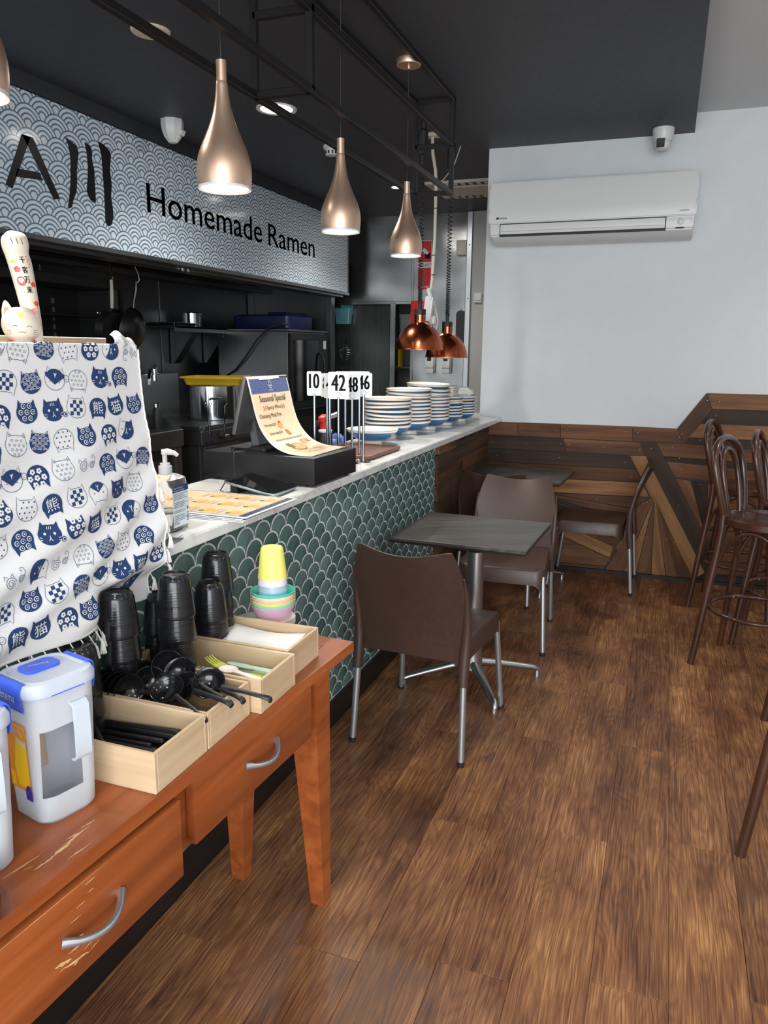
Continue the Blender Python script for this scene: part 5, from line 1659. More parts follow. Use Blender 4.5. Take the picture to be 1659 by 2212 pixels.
for k, c in enumerate(('rose', 'mint', 'yellow', 'pink', 'cream', 'teal')):
    me = MB().lathe([(0.0, 0.0), (0.043, 0.0), (0.046, 0.003), (0.0595, 0.038), (0.0610, 0.0405), (0.0595, 0.0415), (0.057, 0.038), (0.0440, 0.006), (0.0, 0.004)], 36, capb=False, capt=False)
    o = obj('kids_bowl', me, MATS['pastel_' + c], None, (PX, PY, _z1 + k * 0.0075), smooth=50)
    tag(o, '%s plastic bowl, %s of the pastel bowls' % (c.replace('rose', 'deep pink').replace('pink', 'pink'), _ord[5 - k] if k else 'lowest'), 'bowl', 'stacked pastel bowls')
_z2 = _z1 + 5 * 0.0075 + 0.004
for k, c in enumerate(('mint', 'blue', 'grey', 'lavender', 'yellow')):
    me = MB().lathe([(0.0375, 0.0), (0.0395, 0.0), (0.0300, 0.080), (0.0270, 0.084), (0.0, 0.085), (0.0, 0.082), (0.026, 0.081), (0.0285, 0.078)], 36, capb=False, capt=False)
    o = obj('kids_cup', me, MATS['pastel_' + c], None, (PX, PY, _z2 + 0.001 + k * 0.0178), smooth=50)
    tag(o, '%s plastic cup, %s of the upturned cups in the teal bowl' % (c, _ord[4 - k] if k else 'lowest'), 'cup', 'upturned pastel cups')

# ================================================================== water jugs
def frost():
    x, y, z = sep(coords('Object'))
    win = (z > 0.05) * (z < 0.168) * mth('LESS_THAN', mth('ABSOLUTE', y + 0.014), 0.034)
    n = noise(coords('Object'), 60, 2)
    return {'Roughness': 0.46 - win * 0.40 + n * 0.04, 'Transmission Weight': 0.62 + win * 0.37, 'Base Color': mix(win, (0.90, 0.93, 0.97), (0.92, 0.95, 1.0))}
mat('jug_plastic', (0.9, 0.94, 1.0), 0.3, trans=0.9, ior=1.22, tex=frost)
mat('lid_plastic', (0.80, 0.87, 0.97), 0.3, trans=0.45, ior=1.3)
mat('handle_plastic', (0.82, 0.89, 0.96), 0.3, trans=0.45, ior=1.25)
mat('clip_blue', lin(62, 98, 224), 0.3)
mat('juice_orange', lin(242, 150, 34), 0.4)
mat('juice_yellow', lin(250, 200, 30), 0.4)
mat('label_blue', lin(60, 50, 150), 0.4)


def make_jug(loc, label):
    t = thing('water_jug', label, 'jug', loc, math.radians(-14), 'clear water jugs with blue clips')
    def rr(w, d, r, z): return [(a, b * 1.12, z) for a, b in rrect(w, d, r, 6)]
    mb = MB()
    outer = [(0.092, 0.086, 0.0), (0.100, 0.094, 0.006), (0.103, 0.097, 0.05), (0.110, 0.104, 0.18), (0.112, 0.106, 0.232)]
    lo = [rr(w, d, 0.026, z) for w, d, z in outer] + [rr(w - 0.0036, d - 0.0036, 0.0245, z) for w, d, z in outer[::-1][:-1]] + [rr(0.09, 0.084, 0.024, 0.0035)]
    mb.loft(lo)
    obj('body', mb, MATS['jug_plastic'], t, smooth=40)
    lid = obj('lid', MB().loft([rr(0.113, 0.107, 0.028, 0.226), rr(0.121, 0.115, 0.031, 0.228), rr(0.122, 0.116, 0.032, 0.240), rr(0.114, 0.108, 0.03, 0.249), rr(0.098, 0.092, 0.026, 0.2515), rr(0.092, 0.086, 0.024, 0.248)]), MATS['lid_plastic'], t, smooth=40)
    obj('seal_ring', MB().tube(rr(0.1185, 0.1125, 0.031, 0.2285), 0.0016, 6, closed=True), MATS['clip_blue'], lid)
    p = obj('pour_cap', MB().prism(rrect(0.040, 0.062, 0.012, 4), lambda a, b, z: (a - 0.018, b, z), 0.2478, 0.2525), MATS['clip_blue'], lid)
    _m = MB(); put_text(_m, 'sistema', plane_fn((-0.022, -0.016, 0.2529), (0.35, 0.94, 0), (-0.94, 0.35, 0)), 0, 0, 0.032, 0.008)
    obj('lettering', _m, MATS['white_plastic'], p, smooth=None)
    for s in (-1, 1):
        def cs(u, v, s=s):
            x = -0.034 + 0.068 * u
            prof = [(0.0500, 0.252), (0.0560, 0.2525), (0.0605, 0.247), (0.0615, 0.236), (0.0605, 0.218), (0.0575, 0.205)]
            k = v * 5; i = min(4, int(k)); f = k - i
            return (x, s * (0.0065 + prof[i][0] * (1 - f) + prof[i + 1][0] * f), prof[i][1] * (1 - f) + prof[i + 1][1] * f)
        c = obj('clip', MB().grid(cs, 6, 10, lambda u, v, s=s: (0, -s * 0.0022, -0.0016)), MATS['clip_blue'], t, smooth=50)
        if s < 0:
            _m = MB(); put_text(_m, 'sistema', lambda a, b: (a, -0.0690 + 0.03 * max(0, -b + 0.222), b), -0.024, 0.222, 0.046, 0.013)
            obj('lettering', _m, MATS['white_plastic'], c, smooth=None)
    # recessed handle on the aisle side
    hp = [(0.054, 0.203), (0.060, 0.2025), (0.0655, 0.197), (0.0665, 0.15), (0.0655, 0.110), (0.061, 0.104), (0.050, 0.100)]
    lo = []
    for x, z in hp:
        lo.append((x, z))
    mb = MB()
    L_ = []
    for i, (x, z) in enumerate(hp):
        a = hp[max(0, i - 1)]; b = hp[min(len(hp) - 1, i + 1)]
        d = Vector((b[0] - a[0], b[1] - a[1])).normalized(); n = Vector((-d.y, d.x)) * 0.0022
        L_.append([(x + n.x, 0.002, z + n.y), (x + n.x, 0.030, z + n.y), (x - n.x, 0.030, z - n.y), (x - n.x, 0.002, z - n.y)])
    mb.loft(L_)
    obj('handle', mb, MATS['handle_plastic'], t, smooth=40)
    # orange sticker on the camera side
    fn = lambda a, b: (a, -0.0560 - 0.0275 * (b - 0.05) * 1.0 - 0.0016, b)
    m1 = MB(); put_poly(m1, [(-0.028, 0.058), (0.028, 0.058), (0.028, 0.178), (-0.028, 0.178)], fn)
    s = obj('sticker', m1, MATS['juice_orange'], t, smooth=None)
    fn2 = lambda a, b: (a, -0.0560 - 0.0275 * (b - 0.05) - 0.0020, b)
    m2 = MB(); put_poly(m2, [(-0.006, 0.066), (0.026, 0.066), (0.027, 0.15), (0.0, 0.156), (-0.012, 0.10)], fn2); put_poly(m2, [(-0.026, 0.062), (-0.012, 0.062), (-0.014, 0.085), (-0.026, 0.09)], fn2)
    obj('juice_picture', m2, MATS['juice_yellow'], s, smooth=None)
    fn3 = lambda a, b: (a, -0.0560 - 0.0275 * (b - 0.05) - 0.0024, b)
    m3 = MB(); put_text(m3, 'sistema', fn3, -0.025, 0.160, 0.046, 0.013); put_poly(m3, [(0.0, 0.146), (0.026, 0.141), (0.026, 0.147), (0.0, 0.152)], fn3)
    obj('lettering', m3, MATS['white_plastic'], s, smooth=None)
    m4 = MB(); put_poly(m4, [(0.012, 0.045), (0.030, 0.045), (0.030, 0.062), (0.026, 0.072), (0.018, 0.072), (0.012, 0.062)], fn3)
    obj('badge', m4, MATS['label_blue'], s, smooth=None)
make_jug((-0.924, 0.912, TZ), 'clear water jug with blue clips standing before the chopstick box')
make_jug((-0.926, 0.735, TZ), 'clear water jug with blue clips cut off by the edge of the picture')
t = thing('wooden_dish', 'round brown wooden dish at the cut-off end of the side table', 'dish', (-0.862, 0.618, TZ))
obj('dish', MB().lathe([(0.0, 0.0), (0.072, 0.0), (0.083, 0.008), (0.086, 0.03), (0.084, 0.042), (0.078, 0.043), (0.074, 0.03), (0.066, 0.01), (0, 0.008)], 36, capb=False, capt=False), MATS['bentwood'], t)

# ================================================================== rack, printed cloth, lucky cat
CZ = 1.046
mat('pale_timber', rough=0.5, tex=wood_tex(lin(166, 150, 128), lin(184, 168, 146), lin(200, 186, 164), axis='y', fine=50, patch=8, tone=0.05))
t = thing('display_rack', 'pale timber rack on the counter under the printed cloth', 'rack', (-1.17, 1.06, CZ))
obj('top_shelf', MB().b2((-0.13, -0.45, 0.385), (0.075, 0.315, 0.40), 0.002), MATS['pale_timber'], t)
obj('back_rail', MB().b2((-0.075, -0.45, 0.448), (-0.06, 0.42, 0.474), 0.002), MATS['pale_timber'], t)
for y in (-0.43, 0.31):
    obj('side_post', MB().b2((-0.13, y - 0.012, 0), (-0.105, y + 0.012, 0.45), 0.002).b2((0.045, y - 0.012, 0), (0.07, y + 0.012, 0.455), 0.002), MATS['pale_timber'], t)
obj('front_rail', MB().b2((0.055, -0.45, 0.43), (0.072, 0.325, 0.4555), 0.002), MATS['pale_timber'], t)
obj('support_post', MB().b2((-0.08, 0.395, 0), (-0.06, 0.415, 0.44), 0.002), MATS['pale_timber'], t)


def sstep(a, b, x):
    k = min(1, max(0, (x - a) / (b - a)))
    return k * k * (3 - 2 * k)


CY0, CY1 = 0.62, 1.405
def clen(y):
    """length of the cloth below its top edge"""
    e = 0.553 + 0.012 * math.sin((y - 0.9) * 5.5) + 0.022 * sstep(1.26, 1.40, y)
    return e
def cloth(y, t, off=0.0):
    """y along the counter, t down from the top edge; off is proud of the surface"""
    def P(y, t):
        if t < 0:
            return Vector((-1.090 + 0.9 * t, y, 1.5065 + 0.004 * math.sin(9 * y) * min(1, -t * 20)))
        z = 1.505 - t
        x = -1.089 + 0.036 * sstep(0.0, 0.46, t)
        push = sstep(1.17, 1.23, y) * sstep(0.475, 0.53, t)
        x -= 0.052 * push
        w = sstep(0.08, 0.42, t)
        q = t + 0.53 * y
        f = math.sin(q * 62.0 + 1.2 * math.sin(y * 9)) * 0.5 + 0.5
        x += (0.011 * w * (f ** 1.6) + 0.004 * w * math.sin(q * 27 + 2.0)) * (1 - 0.6 * push)
        x += 0.003 * math.sin(y * 21 + t * 6) * sstep(0.0, 0.2, t)
        yy = y + 0.016 * sstep(1.30, 1.405, y) * (t / 0.5) * 0.4
        return Vector((x, yy, z))
    p = P(y, t)
    if off:
        e = 0.003
        n = (P(y + e, t) - P(y - e, t)).cross(P(y, t - e) - P(y, t + e))
        if n.length > 1e-9:
            n.normalize()
            if n.x < 0 and t > 0: n = -n
            if t <= 0 and n.z < 0: n = -n
            p = p + n * off
    return p


def _weave():
    x, y, z = sep(geo('Position'))
    n = noise(comb(x * 900, y * 900, z * 900), 1.0, 1)
    return {'Base Color': ramp(n, (0.3, (0.70, 0.70, 0.70)), (0.7, (0.78, 0.78, 0.77))), 'Roughness': 0.9, 'Normal': bump(n, 0.15, 0.0006)}
mat('white_cotton', rough=0.9, tex=_weave)
mat('navy_print', lin(30, 58, 104), 0.85)
cl = obj('printed_cloth', MB().grid(lambda u, v: cloth(CY0 + (CY1 - CY0) * u, -0.05 + (0.05 + clen(CY0 + (CY1 - CY0) * u)) * v), 130, 110,
                                    lambda u, v: (-0.0012, 0, 0)), MATS['white_cotton'], smooth=60)
tag(cl, 'white cloth printed with navy cats draped over the rack and counter edge', 'cloth')
# bunched corner
def bunch(u, v):
    a = PI * (v - 0.02)
    r = 0.018 + 0.006 * math.sin(9 * u) + 0.008 * math.sin(PI * u)
    return (-1.085 - 0.015 * u + r * math.sin(a) * 0.9 - 0.01, 1.325 + 0.085 * u + 0.004 * math.sin(7 * v), 1.502 + r * (1 - math.cos(a)) * 0.62 + 0.004 * math.sin(11 * u + 3 * v) - 0.020 * u * u)
obj('bunched_corner', MB().grid(bunch, 18, 14, lambda u, v: (-0.002, 0, -0.0012)), MATS['white_cotton'], cl, smooth=60)

# printed motifs: outlines in (y, down) metres, then laid on the cloth
navy, white, top3 = MB(), MB(), MB()
def lay(k):
    return lambda a, b: cloth(a, b, 0.0009 + 0.0005 * k)
def head_outline(s=1.0, ears=True, squash=1.0):
    pts = []
    for i in range(24):
        a = 2 * PI * i / 24
        pts.append([0.0205 * math.cos(a) * s * 1.02, 0.0185 * math.sin(a) * s * squash])
    if ears:
        o = []
        for i, p in enumerate(pts):
            if i in (3, 9): o.append([p[0] * (1.04), p[1] * 1.68])
            elif i in (5, 7): o.append([p[0] * 0.92, p[1] * 0.93])
            elif i == 6: o.append([0, p[1] * 0.86])
            else: o.append(p)
        pts = o
    return pts
def tf(cx, cy, rot, sc=1.0):
    c, s_ = math.cos(rot), math.sin(rot)
    # local y is up, cloth t is down
    return lambda p: (cx + (p[0] * c - p[1] * s_) * sc * 1.10, cy - (p[0] * s_ + p[1] * c) * sc)
def inside_pts(poly, step, jit=0):
    out = []
    j = 0
    yv = -0.03
    while yv < 0.04:
        xv = -0.03 + (step / 2 if j % 2 else 0)
        while xv < 0.03:
            if point_in((xv, yv), poly): out.append((xv, yv))
            xv += step
        yv += step * 0.87; j += 1
    return out
def shrink(poly, k): return [(a * k, b * k) for a, b in poly]
KUMA = [[(-.8, .7), (-.4, .95), (-.1, .7)], [(-.5, .5), (-.1, .5)], [(-.55, .5), (-.6, -.1)], [(-.1, .5), (-.1, -.1)], [(-.5, .2), (-.15, .2)], [(.2, .95), (.2, .5), (.7, .55)], [(.65, .85), (.2, .72)], [(.2, .4), (.2, -.05), (.7, 0)], [(.65, .3), (.2, .18)], [(-.8, -.4), (-.9, -.8)], [(-.3, -.45), (-.3, -.8)], [(.2, -.45), (.25, -.8)], [(.7, -.4), (.85, -.8)]]
def motif(kind, cx, cy, rot, sc):
    T = tf(cx, cy, rot, sc)
    M = lambda pts: [T(p) for p in pts]
    H = head_outline()
    HP = [tuple(p) for p in H]
    st = 0.007
    def eyes(layer, fn, dx=0.0085, y=0.001, r=0.0018):
        for s in (-1, 1): put_poly(layer, M(circ(s * dx, y, r, 8)), fn)
    def face_white():
        eyes(white, lay(1), r=0.0024)
        stroke(white, M([(0, -0.002), (0, -0.0065), (-0.003, -0.011)]), 0.0014, lay(1)); stroke(white, M([(0, -0.0065), (0.003, -0.011)]), 0.0014, lay(1))
        for k in (-1, 0, 1): stroke(white, M([(k * 0.0035, 0.0085), (k * 0.0035, 0.0135)]), 0.0013, lay(1))
        for s in (-1, 1):
            for k in (0, 1): stroke(white, M([(s * 0.0135, -0.006 - k * 0.0035), (s * 0.0185, -0.005 - k * 0.0045)]), 0.0011, lay(1))
    if kind == 'navy':
        put_poly(navy, M(HP), lay(0), st); face_white()
        put_poly(navy, M(circ(0.024, -0.009, 0.005, 10)), lay(0), st)
        put_poly(white, M(circ(0.024, -0.009, 0.0036, 10)), lay(1)); put_poly(top3, M(circ(0.024, -0.009, 0.0024, 8)), lay(2))
    elif kind == 'kanji':
        put_poly(navy, M(HP), lay(0), st)
        put_text(white, '猫', lambda a, b: lay(1)(*T((a, b))), -0.0125, -0.0125, 0.025, 0.0235)
    elif kind == 'kuma':
        put_poly(navy, M([(-a, -b) for a, b in HP]), lay(0), st)
        put_text(white, '熊', lambda a, b: lay(1)(*T((a, b))), -0.0125, -0.0115, 0.025, 0.0235)
    elif kind == 'dots':
        stroke(navy, M(HP), 0.0009, lay(0), True)
        for p in inside_pts(shrink(HP, 0.88), 0.0098): put_poly(navy, M(circ(p[0], p[1], 0.0014, 7, 0.0017)), lay(0))
    elif kind == 'petals':
        stroke(navy, M(HP), 0.0009, lay(0), True)
        for p in inside_pts(shrink(HP, 0.88), 0.0088):
            for k in range(4):
                a = k * PI / 2 + p[0] * 300
                stroke(navy, M([(p[0] + 0.0009 * math.cos(a), p[1] + 0.0009 * math.sin(a)), (p[0] + 0.0028 * math.cos(a), p[1] + 0.0028 * math.sin(a))]), 0.0011, lay(0))
    elif kind == 'check':
        stroke(navy, M(HP), 0.0009, lay(0), True)
        c = 0.0068
        for i in range(-4, 4):
            for j in range(-4, 5):
                if (i + j) % 2 == 0:
                    q = [(i * c, j * c), ((i + 1) * c, j * c), ((i + 1) * c, (j + 1) * c), (i * c, (j + 1) * c)]
                    m = (i * c + c / 2, j * c + c / 2)
                    if all(point_in((m[0] + (a - m[0]) * 0.9, m[1] + (b - m[1]) * 0.9), HP) for a, b in q): put_poly(navy, M(q), lay(0))
    elif kind == 'flowers':
        put_poly(navy, M(HP), lay(0), st)
        for p in inside_pts(shrink(HP, 0.92), 0.0128):
            for k in range(5):
                a = 2 * PI * k / 5 + 0.3
                put_poly(white, M(circ(p[0] + 0.0031 * math.cos(a), p[1] + 0.0031 * math.sin(a), 0.0023, 7)), lay(1))
            put_poly(top3, M(circ(p[0], p[1], 0.0014, 6)), lay(2))
    elif kind == 'rings':
        put_poly(navy, M(HP), lay(0), st)
        for p in inside_pts(shrink(HP, 0.95), 0.0118):
            put_poly(white, M(circ(p[0], p[1], 0.0046, 12)), lay(1)); put_poly(top3, M(circ(p[0], p[1], 0.0034, 10)), lay(2)); put_poly(white, M(circ(p[0], p[1], 0.0013, 6)), lay(3))
    elif kind == 'waves':
        put_poly(navy, M(HP), lay(0), st)
        for j in range(-4, 6):
            for i in range(-3, 4):
                x0 = i * 0.0115 + (0.00575 if j % 2 else 0); y0 = j * 0.0046 - 0.004
                if point_in((x0, y0 + 0.002), shrink(HP, 0.86)):
                    for r in (0.0050, 0.0028): stroke(white, M([(x0 + r * math.cos(a), y0 + r * math.sin(a)) for a in [PI * 0.12 + PI * 0.76 * q / 6 for q in range(7)]]), 0.0009, lay(1))
    elif kind == 'fox':
        stroke(navy, M(HP), 0.0009, lay(0), True)
        cap = [p for p in HP if p[1] > 0.004]
        cap = [(-0.0195, 0.005), (0.0, -0.009), (0.0195, 0.005), (0.021, 0.011)] + [(0.0205 * math.cos(a), 0.0185 * math.sin(a)) for a in [PI * (0.2 + 0.6 * i / 8) for i in range(9)]] + [(-0.021, 0.011)]
        put_poly(navy, M(cap), lay(0), st)
        stroke(white, M([(0, 0.011), (0, 0.003)]), 0.0016, lay(1)); stroke(white, M([(0, 0.006), (-0.003, 0.011)]), 0.0014, lay(1)); stroke(white, M([(0, 0.006), (0.003, 0.011)]), 0.0014, lay(1))
        eyes(navy, lay(0), 0.010, -0.004, 0.0012)
        stroke(navy, M(circ(0.0245, 0.004, 0.0058, 12)), 0.0009, lay(0), True)
        for s in (-1, 1): put_poly(navy, M(circ(0.0245 + s * 0.002, 0.0055, 0.0006, 6)), lay(0))
        stroke(navy, M([(0.0225, 0.003), (0.0245, 0.002), (0.0265, 0.003)]), 0.0007, lay(0))
    elif kind == 'half':
        stroke(navy, M(HP), 0.0009, lay(0), True)
        hf = [p for p in HP[:7]] + [(0, 0.016), (-0.004, -0.002), (-0.012, -0.0145)] + [p for p in HP[17:]]
        put_poly(navy, M(hf), lay(0), st)
        stroke(white, M([(0.001, 0.004), (0.001, -0.003)]), 0.0016, lay(1)); stroke(white, M([(0.001, -0.003), (-0.002, -0.008)]), 0.0014, lay(1)); stroke(white, M([(0.001, -0.003), (0.004, -0.008)]), 0.0014, lay(1))
        put_poly(white, M(circ(0.0105, 0.002, 0.0018, 8)), lay(1)); put_poly(navy, M(circ(-0.010, 0.001, 0.0014, 8)), lay(0))
    elif kind == 'swirl':
        for dx, r0 in ((-0.008, 0.0105), (0.0125, 0.007)):
            sp = [(dx + r0 * (1 - 0.82 * i / 34) * math.cos(i * 0.42), -0.002 + r0 * (1 - 0.82 * i / 34) * math.sin(i * 0.42)) for i in range(35)]
            stroke(navy, M(sp), 0.0010, lay(0))
        stroke(navy, M([(-0.017, 0.006), (-0.0155, 0.0125), (-0.011, 0.009)]), 0.001, lay(0)); stroke(navy, M([(-0.005, 0.009), (-0.001, 0.0125), (0.0, 0.006)]), 0.001, lay(0))
        stroke(navy, M([(0.0185, 0.0), (0.022, 0.008), (0.020, 0.015), (0.015, 0.016), (0.0135, 0.012), (0.0165, 0.0105)]), 0.0010, lay(0))
    elif kind == 'muzzle':
        stroke(navy, M(HP), 0.0009, lay(0), True)
        put_poly(navy, M([(-0.0155, -0.0105), (0.0, 0.001), (0.0155, -0.0105)] + [(0.0195 * math.cos(a), 0.0178 * math.sin(a)) for a in [-PI * (0.22 + 0.56 * i / 8) for i in range(9)]]), lay(0), st)
        stroke(white, M([(0, -0.003), (0, -0.008), (-0.003, -0.0125)]), 0.0014, lay(1)); stroke(white, M([(0, -0.008), (0.003, -0.0125)]), 0.0014, lay(1))
        eyes(navy, lay(0), 0.010, 0.002, 0.0013)


ROWS = [['swirl', 'petals', 'waves', 'dots', 'flowers', 'half', 'swirl', 'rings'],
        ['check', 'waves', 'fox', 'petals', 'navy', 'rings', 'check', 'dots'],
        ['flowers', 'rings', 'navy', 'check', 'kuma', 'kanji', 'rings', 'waves'],
        ['petals', 'waves', 'dots', 'rings', 'flowers', 'half', 'petals', 'kuma'],
        ['fox', 'flowers', 'petals', 'swirl', 'rings', 'fox', 'waves', 'navy'],
        ['dots', 'kuma', 'check', 'muzzle', 'navy', 'petals', 'kuma', 'flowers'],
        ['rings', 'navy', 'flowers', 'kanji', 'check', 'half', 'rings', 'dots'],
        ['half', 'swirl', 'petals', 'waves', 'dots', 'rings', 'waves', 'swirl'],
        ['rings', 'check', 'waves', 'fox', 'navy', 'kanji', 'flowers', 'check'],
        ['kanji', 'flowers', 'rings', 'dots', 'check', 'half', 'fox', 'kuma']]
_r4 = random.Random(11)
for r, row in enumerate(ROWS):
    tt = 0.012 + r * 0.0562
    for c in range(-6, 8):
        kd = row[c % 8]
        yy = 1.030 + c * 0.0600 + (0.008 if r % 2 else -0.012) + _r4.uniform(-0.003, 0.003)
        if yy > CY1 - 0.012 or yy < CY0 + 0.03 or tt + 0.024 > clen(yy): continue
        flip = PI if (c + r * 3) % 5 in (1, 3) and kd not in ('kanji', 'fox', 'navy', 'kuma') else 0.0
        motif(kd, yy, tt + _r4.uniform(-0.003, 0.003), flip + _r4.uniform(-0.18, 0.18), 1.08)
obj('printed_motif', navy, MATS['navy_print'], cl, smooth=None, recalc=False, kind='stuff')
obj('printed_motif', white, MATS['white_cotton'], cl, smooth=None, recalc=False, kind='stuff')
obj('printed_motif', top3, MATS['navy_print'], cl, smooth=None, recalc=False, kind='stuff')
mat('white_yarn', (0.74, 0.73, 0.70), 0.9)
obj('hem', MB().tube([tuple(cloth(CY0 + (CY1 - CY0) * i / 60, clen(CY0 + (CY1 - CY0) * i / 60) - 0.002, 0.0015)) for i in range(61)], 0.0026, 6), MATS['white_yarn'], cl)
def tassel(p, d, n):
    mb = MB()
    p = Vector(p); d = Vector(d)
    e = p + d * 0.022
    mb.tube([p, p + d * 0.011, e], 0.0013, 5)
    for k in range(9):
        a = 2 * PI * k / 9
        w = Vector((math.cos(a) * 0.0028, math.sin(a) * 0.0028, 0))
        mb.tube([e, e + d * 0.006 + w * 0.6, e + Vector((0, 0, -1)) * 0.024 + d * 0.006 + w * 2.1], [0.0012, 0.0018, 0.0014], 5)
    mb.lathe([(0.0, -0.003), (0.003, -0.002), (0.0035, 0.001), (0.0, 0.004)], 8, c=tuple(e), capb=False, capt=False)
    obj('tassel', mb, MATS['white_yarn'], cl)
for i in range(13):
    y = 0.90 + i * 0.0265
    if 1.20 < y < 1.36 and i % 2: continue
    tassel(cloth(y, clen(y), 0.004), (0.35, 0.25, -0.9), i)
for i in range(8):
    tt = 0.30 + i * 0.036
    p = cloth(CY1, tt)
    tassel((p.x, p.y, p.z), (0.02, 0.55, -0.83), i)
obj('side_fringe', MB().tube([tuple(Vector(cloth(CY1, 0.01 + 0.56 * i / 60)) + Vector((0.001, 0.002 + 0.001 * (i % 2), 0))) for i in range(61)], 0.0022, 5), MATS['white_yarn'], cl)

mat('cat_white', lin(206, 194, 178), 0.3)
mat('cat_red', lin(206, 62, 50), 0.4)
mat('cat_pink', lin(236, 128, 116), 0.4)
mat('cat_yellow', lin(244, 216, 92), 0.4)
mat('gold', lin(232, 176, 60), 0.3, 0.8)
mat('leaf_green', lin(168, 188, 120), 0.5)
ct = thing('lucky_cat', 'white lucky cat with one very tall raised paw above the printed cloth', 'figurine', (-1.150, 1.150, CZ + 0.4001), math.radians(47))
B0 = 0.060   # height of the collar above the shelf
obj('body', MB().lathe([(0.0, 0.0), (0.030, 0.0), (0.035, 0.004), (0.038, 0.02), (0.036, 0.04), (0.028, 0.056), (0.020, B0 + 0.006), (0, B0 + 0.008)], 28, capb=False, capt=False), MATS['cat_white'], ct, smooth=60)
mb = MB()
def catear(s):
    return [(s * 0.012, 0.0, B0 + 0.058), (s * 0.034, 0.0, B0 + 0.050)]
mb.lathe([(0.0, 0.0)] + spline([(0.016, 0.003), (0.028, 0.012), (0.034, 0.026), (0.0345, 0.036), (0.031, 0.050), (0.022, 0.060), (0.010, 0.0645)], 3) + [(0, 0.065)], 40, c=(0, 0, 0), capb=False, capt=False)
for v in mb.bm.verts:
    v.co.y *= 0.86
    v.co.z += B0
obj('head', mb, MATS['cat_white'], ct, smooth=60)
for s in (-1, 1):
    e = obj('ear', MB().tube([(s * 0.020, 0.0, B0 + 0.046), (s * 0.0225, -0.001, B0 + 0.060), (s * 0.0240, -0.002, B0 + 0.072), (s * 0.0245, -0.002, B0 + 0.076)], [0.0125, 0.0095, 0.0045, 0.0012], 12, ry=[0.008, 0.006, 0.003, 0.001], up=(1, 0, 0)), MATS['cat_white'], ct, smooth=60)
    m2 = MB(); put_poly(m2, [(-0.0062, 0.0), (0.0062, 0.0), (0.004, 0.010), (0.0008, 0.0165), (-0.0035, 0.011)], plane_fn((s * 0.0226, -0.0106, B0 + 0.051), (1, 0, 0), (0.06 * s, 0.36, 1)))
    obj('inner_ear', m2, MATS['cat_pink'], e, smooth=None)
arm_pts = [(0.022, 0.008, B0 - 0.03), (0.021, 0.008, B0 + 0.02), (0.018, 0.008, B0 + 0.06), (0.013, 0.007, B0 + 0.10), (0.007, 0.006, B0 + 0.14), (0.003, 0.005, B0 + 0.158), (0.001, 0.003, B0 + 0.175), (0.0, 0.001, B0 + 0.190), (-0.001, 0.0, B0 + 0.198), (-0.001, 0.0, B0 + 0.2005)]
arm_r = [0.013, 0.0155, 0.0165, 0.0185, 0.0205, 0.0205, 0.0235, 0.021, 0.012, 0.002]
_ar = spline([p + (r,) for p, r in zip(arm_pts, arm_r)], 4)
arm_pts, arm_r = [p[:3] for p in _ar], [max(0.001, p[3]) for p in _ar]
arm = obj('raised_arm', MB().tube(arm_pts, arm_r, 24, up=(1, 0, 0), ry=[a * 0.85 for a in arm_r]), MATS['cat_white'], ct, smooth=70)
def armfn(a, b):
    """a across, b up the arm; on the front of the arm"""
    z = B0 + b
    for p, q, r0, r1 in zip(arm_pts, arm_pts[1:], arm_r, arm_r[1:]):
        if p[2] <= z <= q[2]:
            f = (z - p[2]) / (q[2] - p[2])
            cx, cy, r = p[0] + (q[0] - p[0]) * f, p[1] + (q[1] - p[1]) * f, r0 + (r1 - r0) * f
            k = max(-0.97, min(0.97, a / r))
            return Vector((cx + a, cy - (r * 0.85) * math.sqrt(1 - k * k) - 0.0013, z))
    return Vector((a, 0, z))
m2 = MB()
for i, ch in enumerate('千客万来'):
    m2 = MB(); put_text(m2, ch, armfn, 0.0005, 0.143 - i * 0.0175, 0.0090, 0.0120, bold=0.025); obj('brush_character', m2, MATS['ink'], arm, smooth=None, recalc=False)
m2 = MB()
for k in (-0.006, 0.003, 0.011):
    stroke(m2, [(k - 0.001, 0.186), (k, 0.181), (k + 0.0015, 0.176)], 0.0009, armfn)
obj('toe_lines', m2, MATS['ink'], arm, smooth=None, recalc=False)
m2 = MB()
def flower(a, b, r):
    for k in range(5):
        t_ = 2 * PI * k / 5 + 0.3
        put_poly(m2, circ(a + r * 0.6 * math.cos(t_), b + r * 0.6 * math.sin(t_), r * 0.48, 8), armfn)
flower(-0.008, 0.132, 0.0055); flower(0.0135, 0.106, 0.0045); flower(0.0120, 0.072, 0.0045)
put_poly(m2, circ(-0.0055, 0.111, 0.0075, 16, 0.0085), armfn)
for k in range(5): put_poly(m2, circ(0.013 + (k % 2) * 0.002, 0.155 - k * 0.0045, 0.0012, 6), armfn)
obj('red_pattern', m2, MATS['cat_red'], arm, smooth=None, recalc=False)
m2 = MB(); f5 = lambda a, b: armfn(a, b) + Vector((0, -0.0004, 0)); put_poly(m2, circ(-0.0055, 0.1135, 0.0050, 12, 0.0036), f5)
obj('doll_face', m2, MATS['cat_white'], arm, smooth=None, recalc=False)
m2 = MB(); put_poly(m2, [(-0.017, 0.143), (-0.004, 0.143), (-0.0045, 0.147), (-0.008, 0.1475), (-0.0105, 0.150), (-0.013, 0.1475), (-0.0165, 0.147)], armfn)
for k in (-1, 0, 1): stroke(m2, [(-0.004, 0.094), (-0.004 + k * 0.004, 0.0885)], 0.0012, armfn)
obj('green_pattern', m2, MATS['leaf_green'], arm, smooth=None, recalc=False)
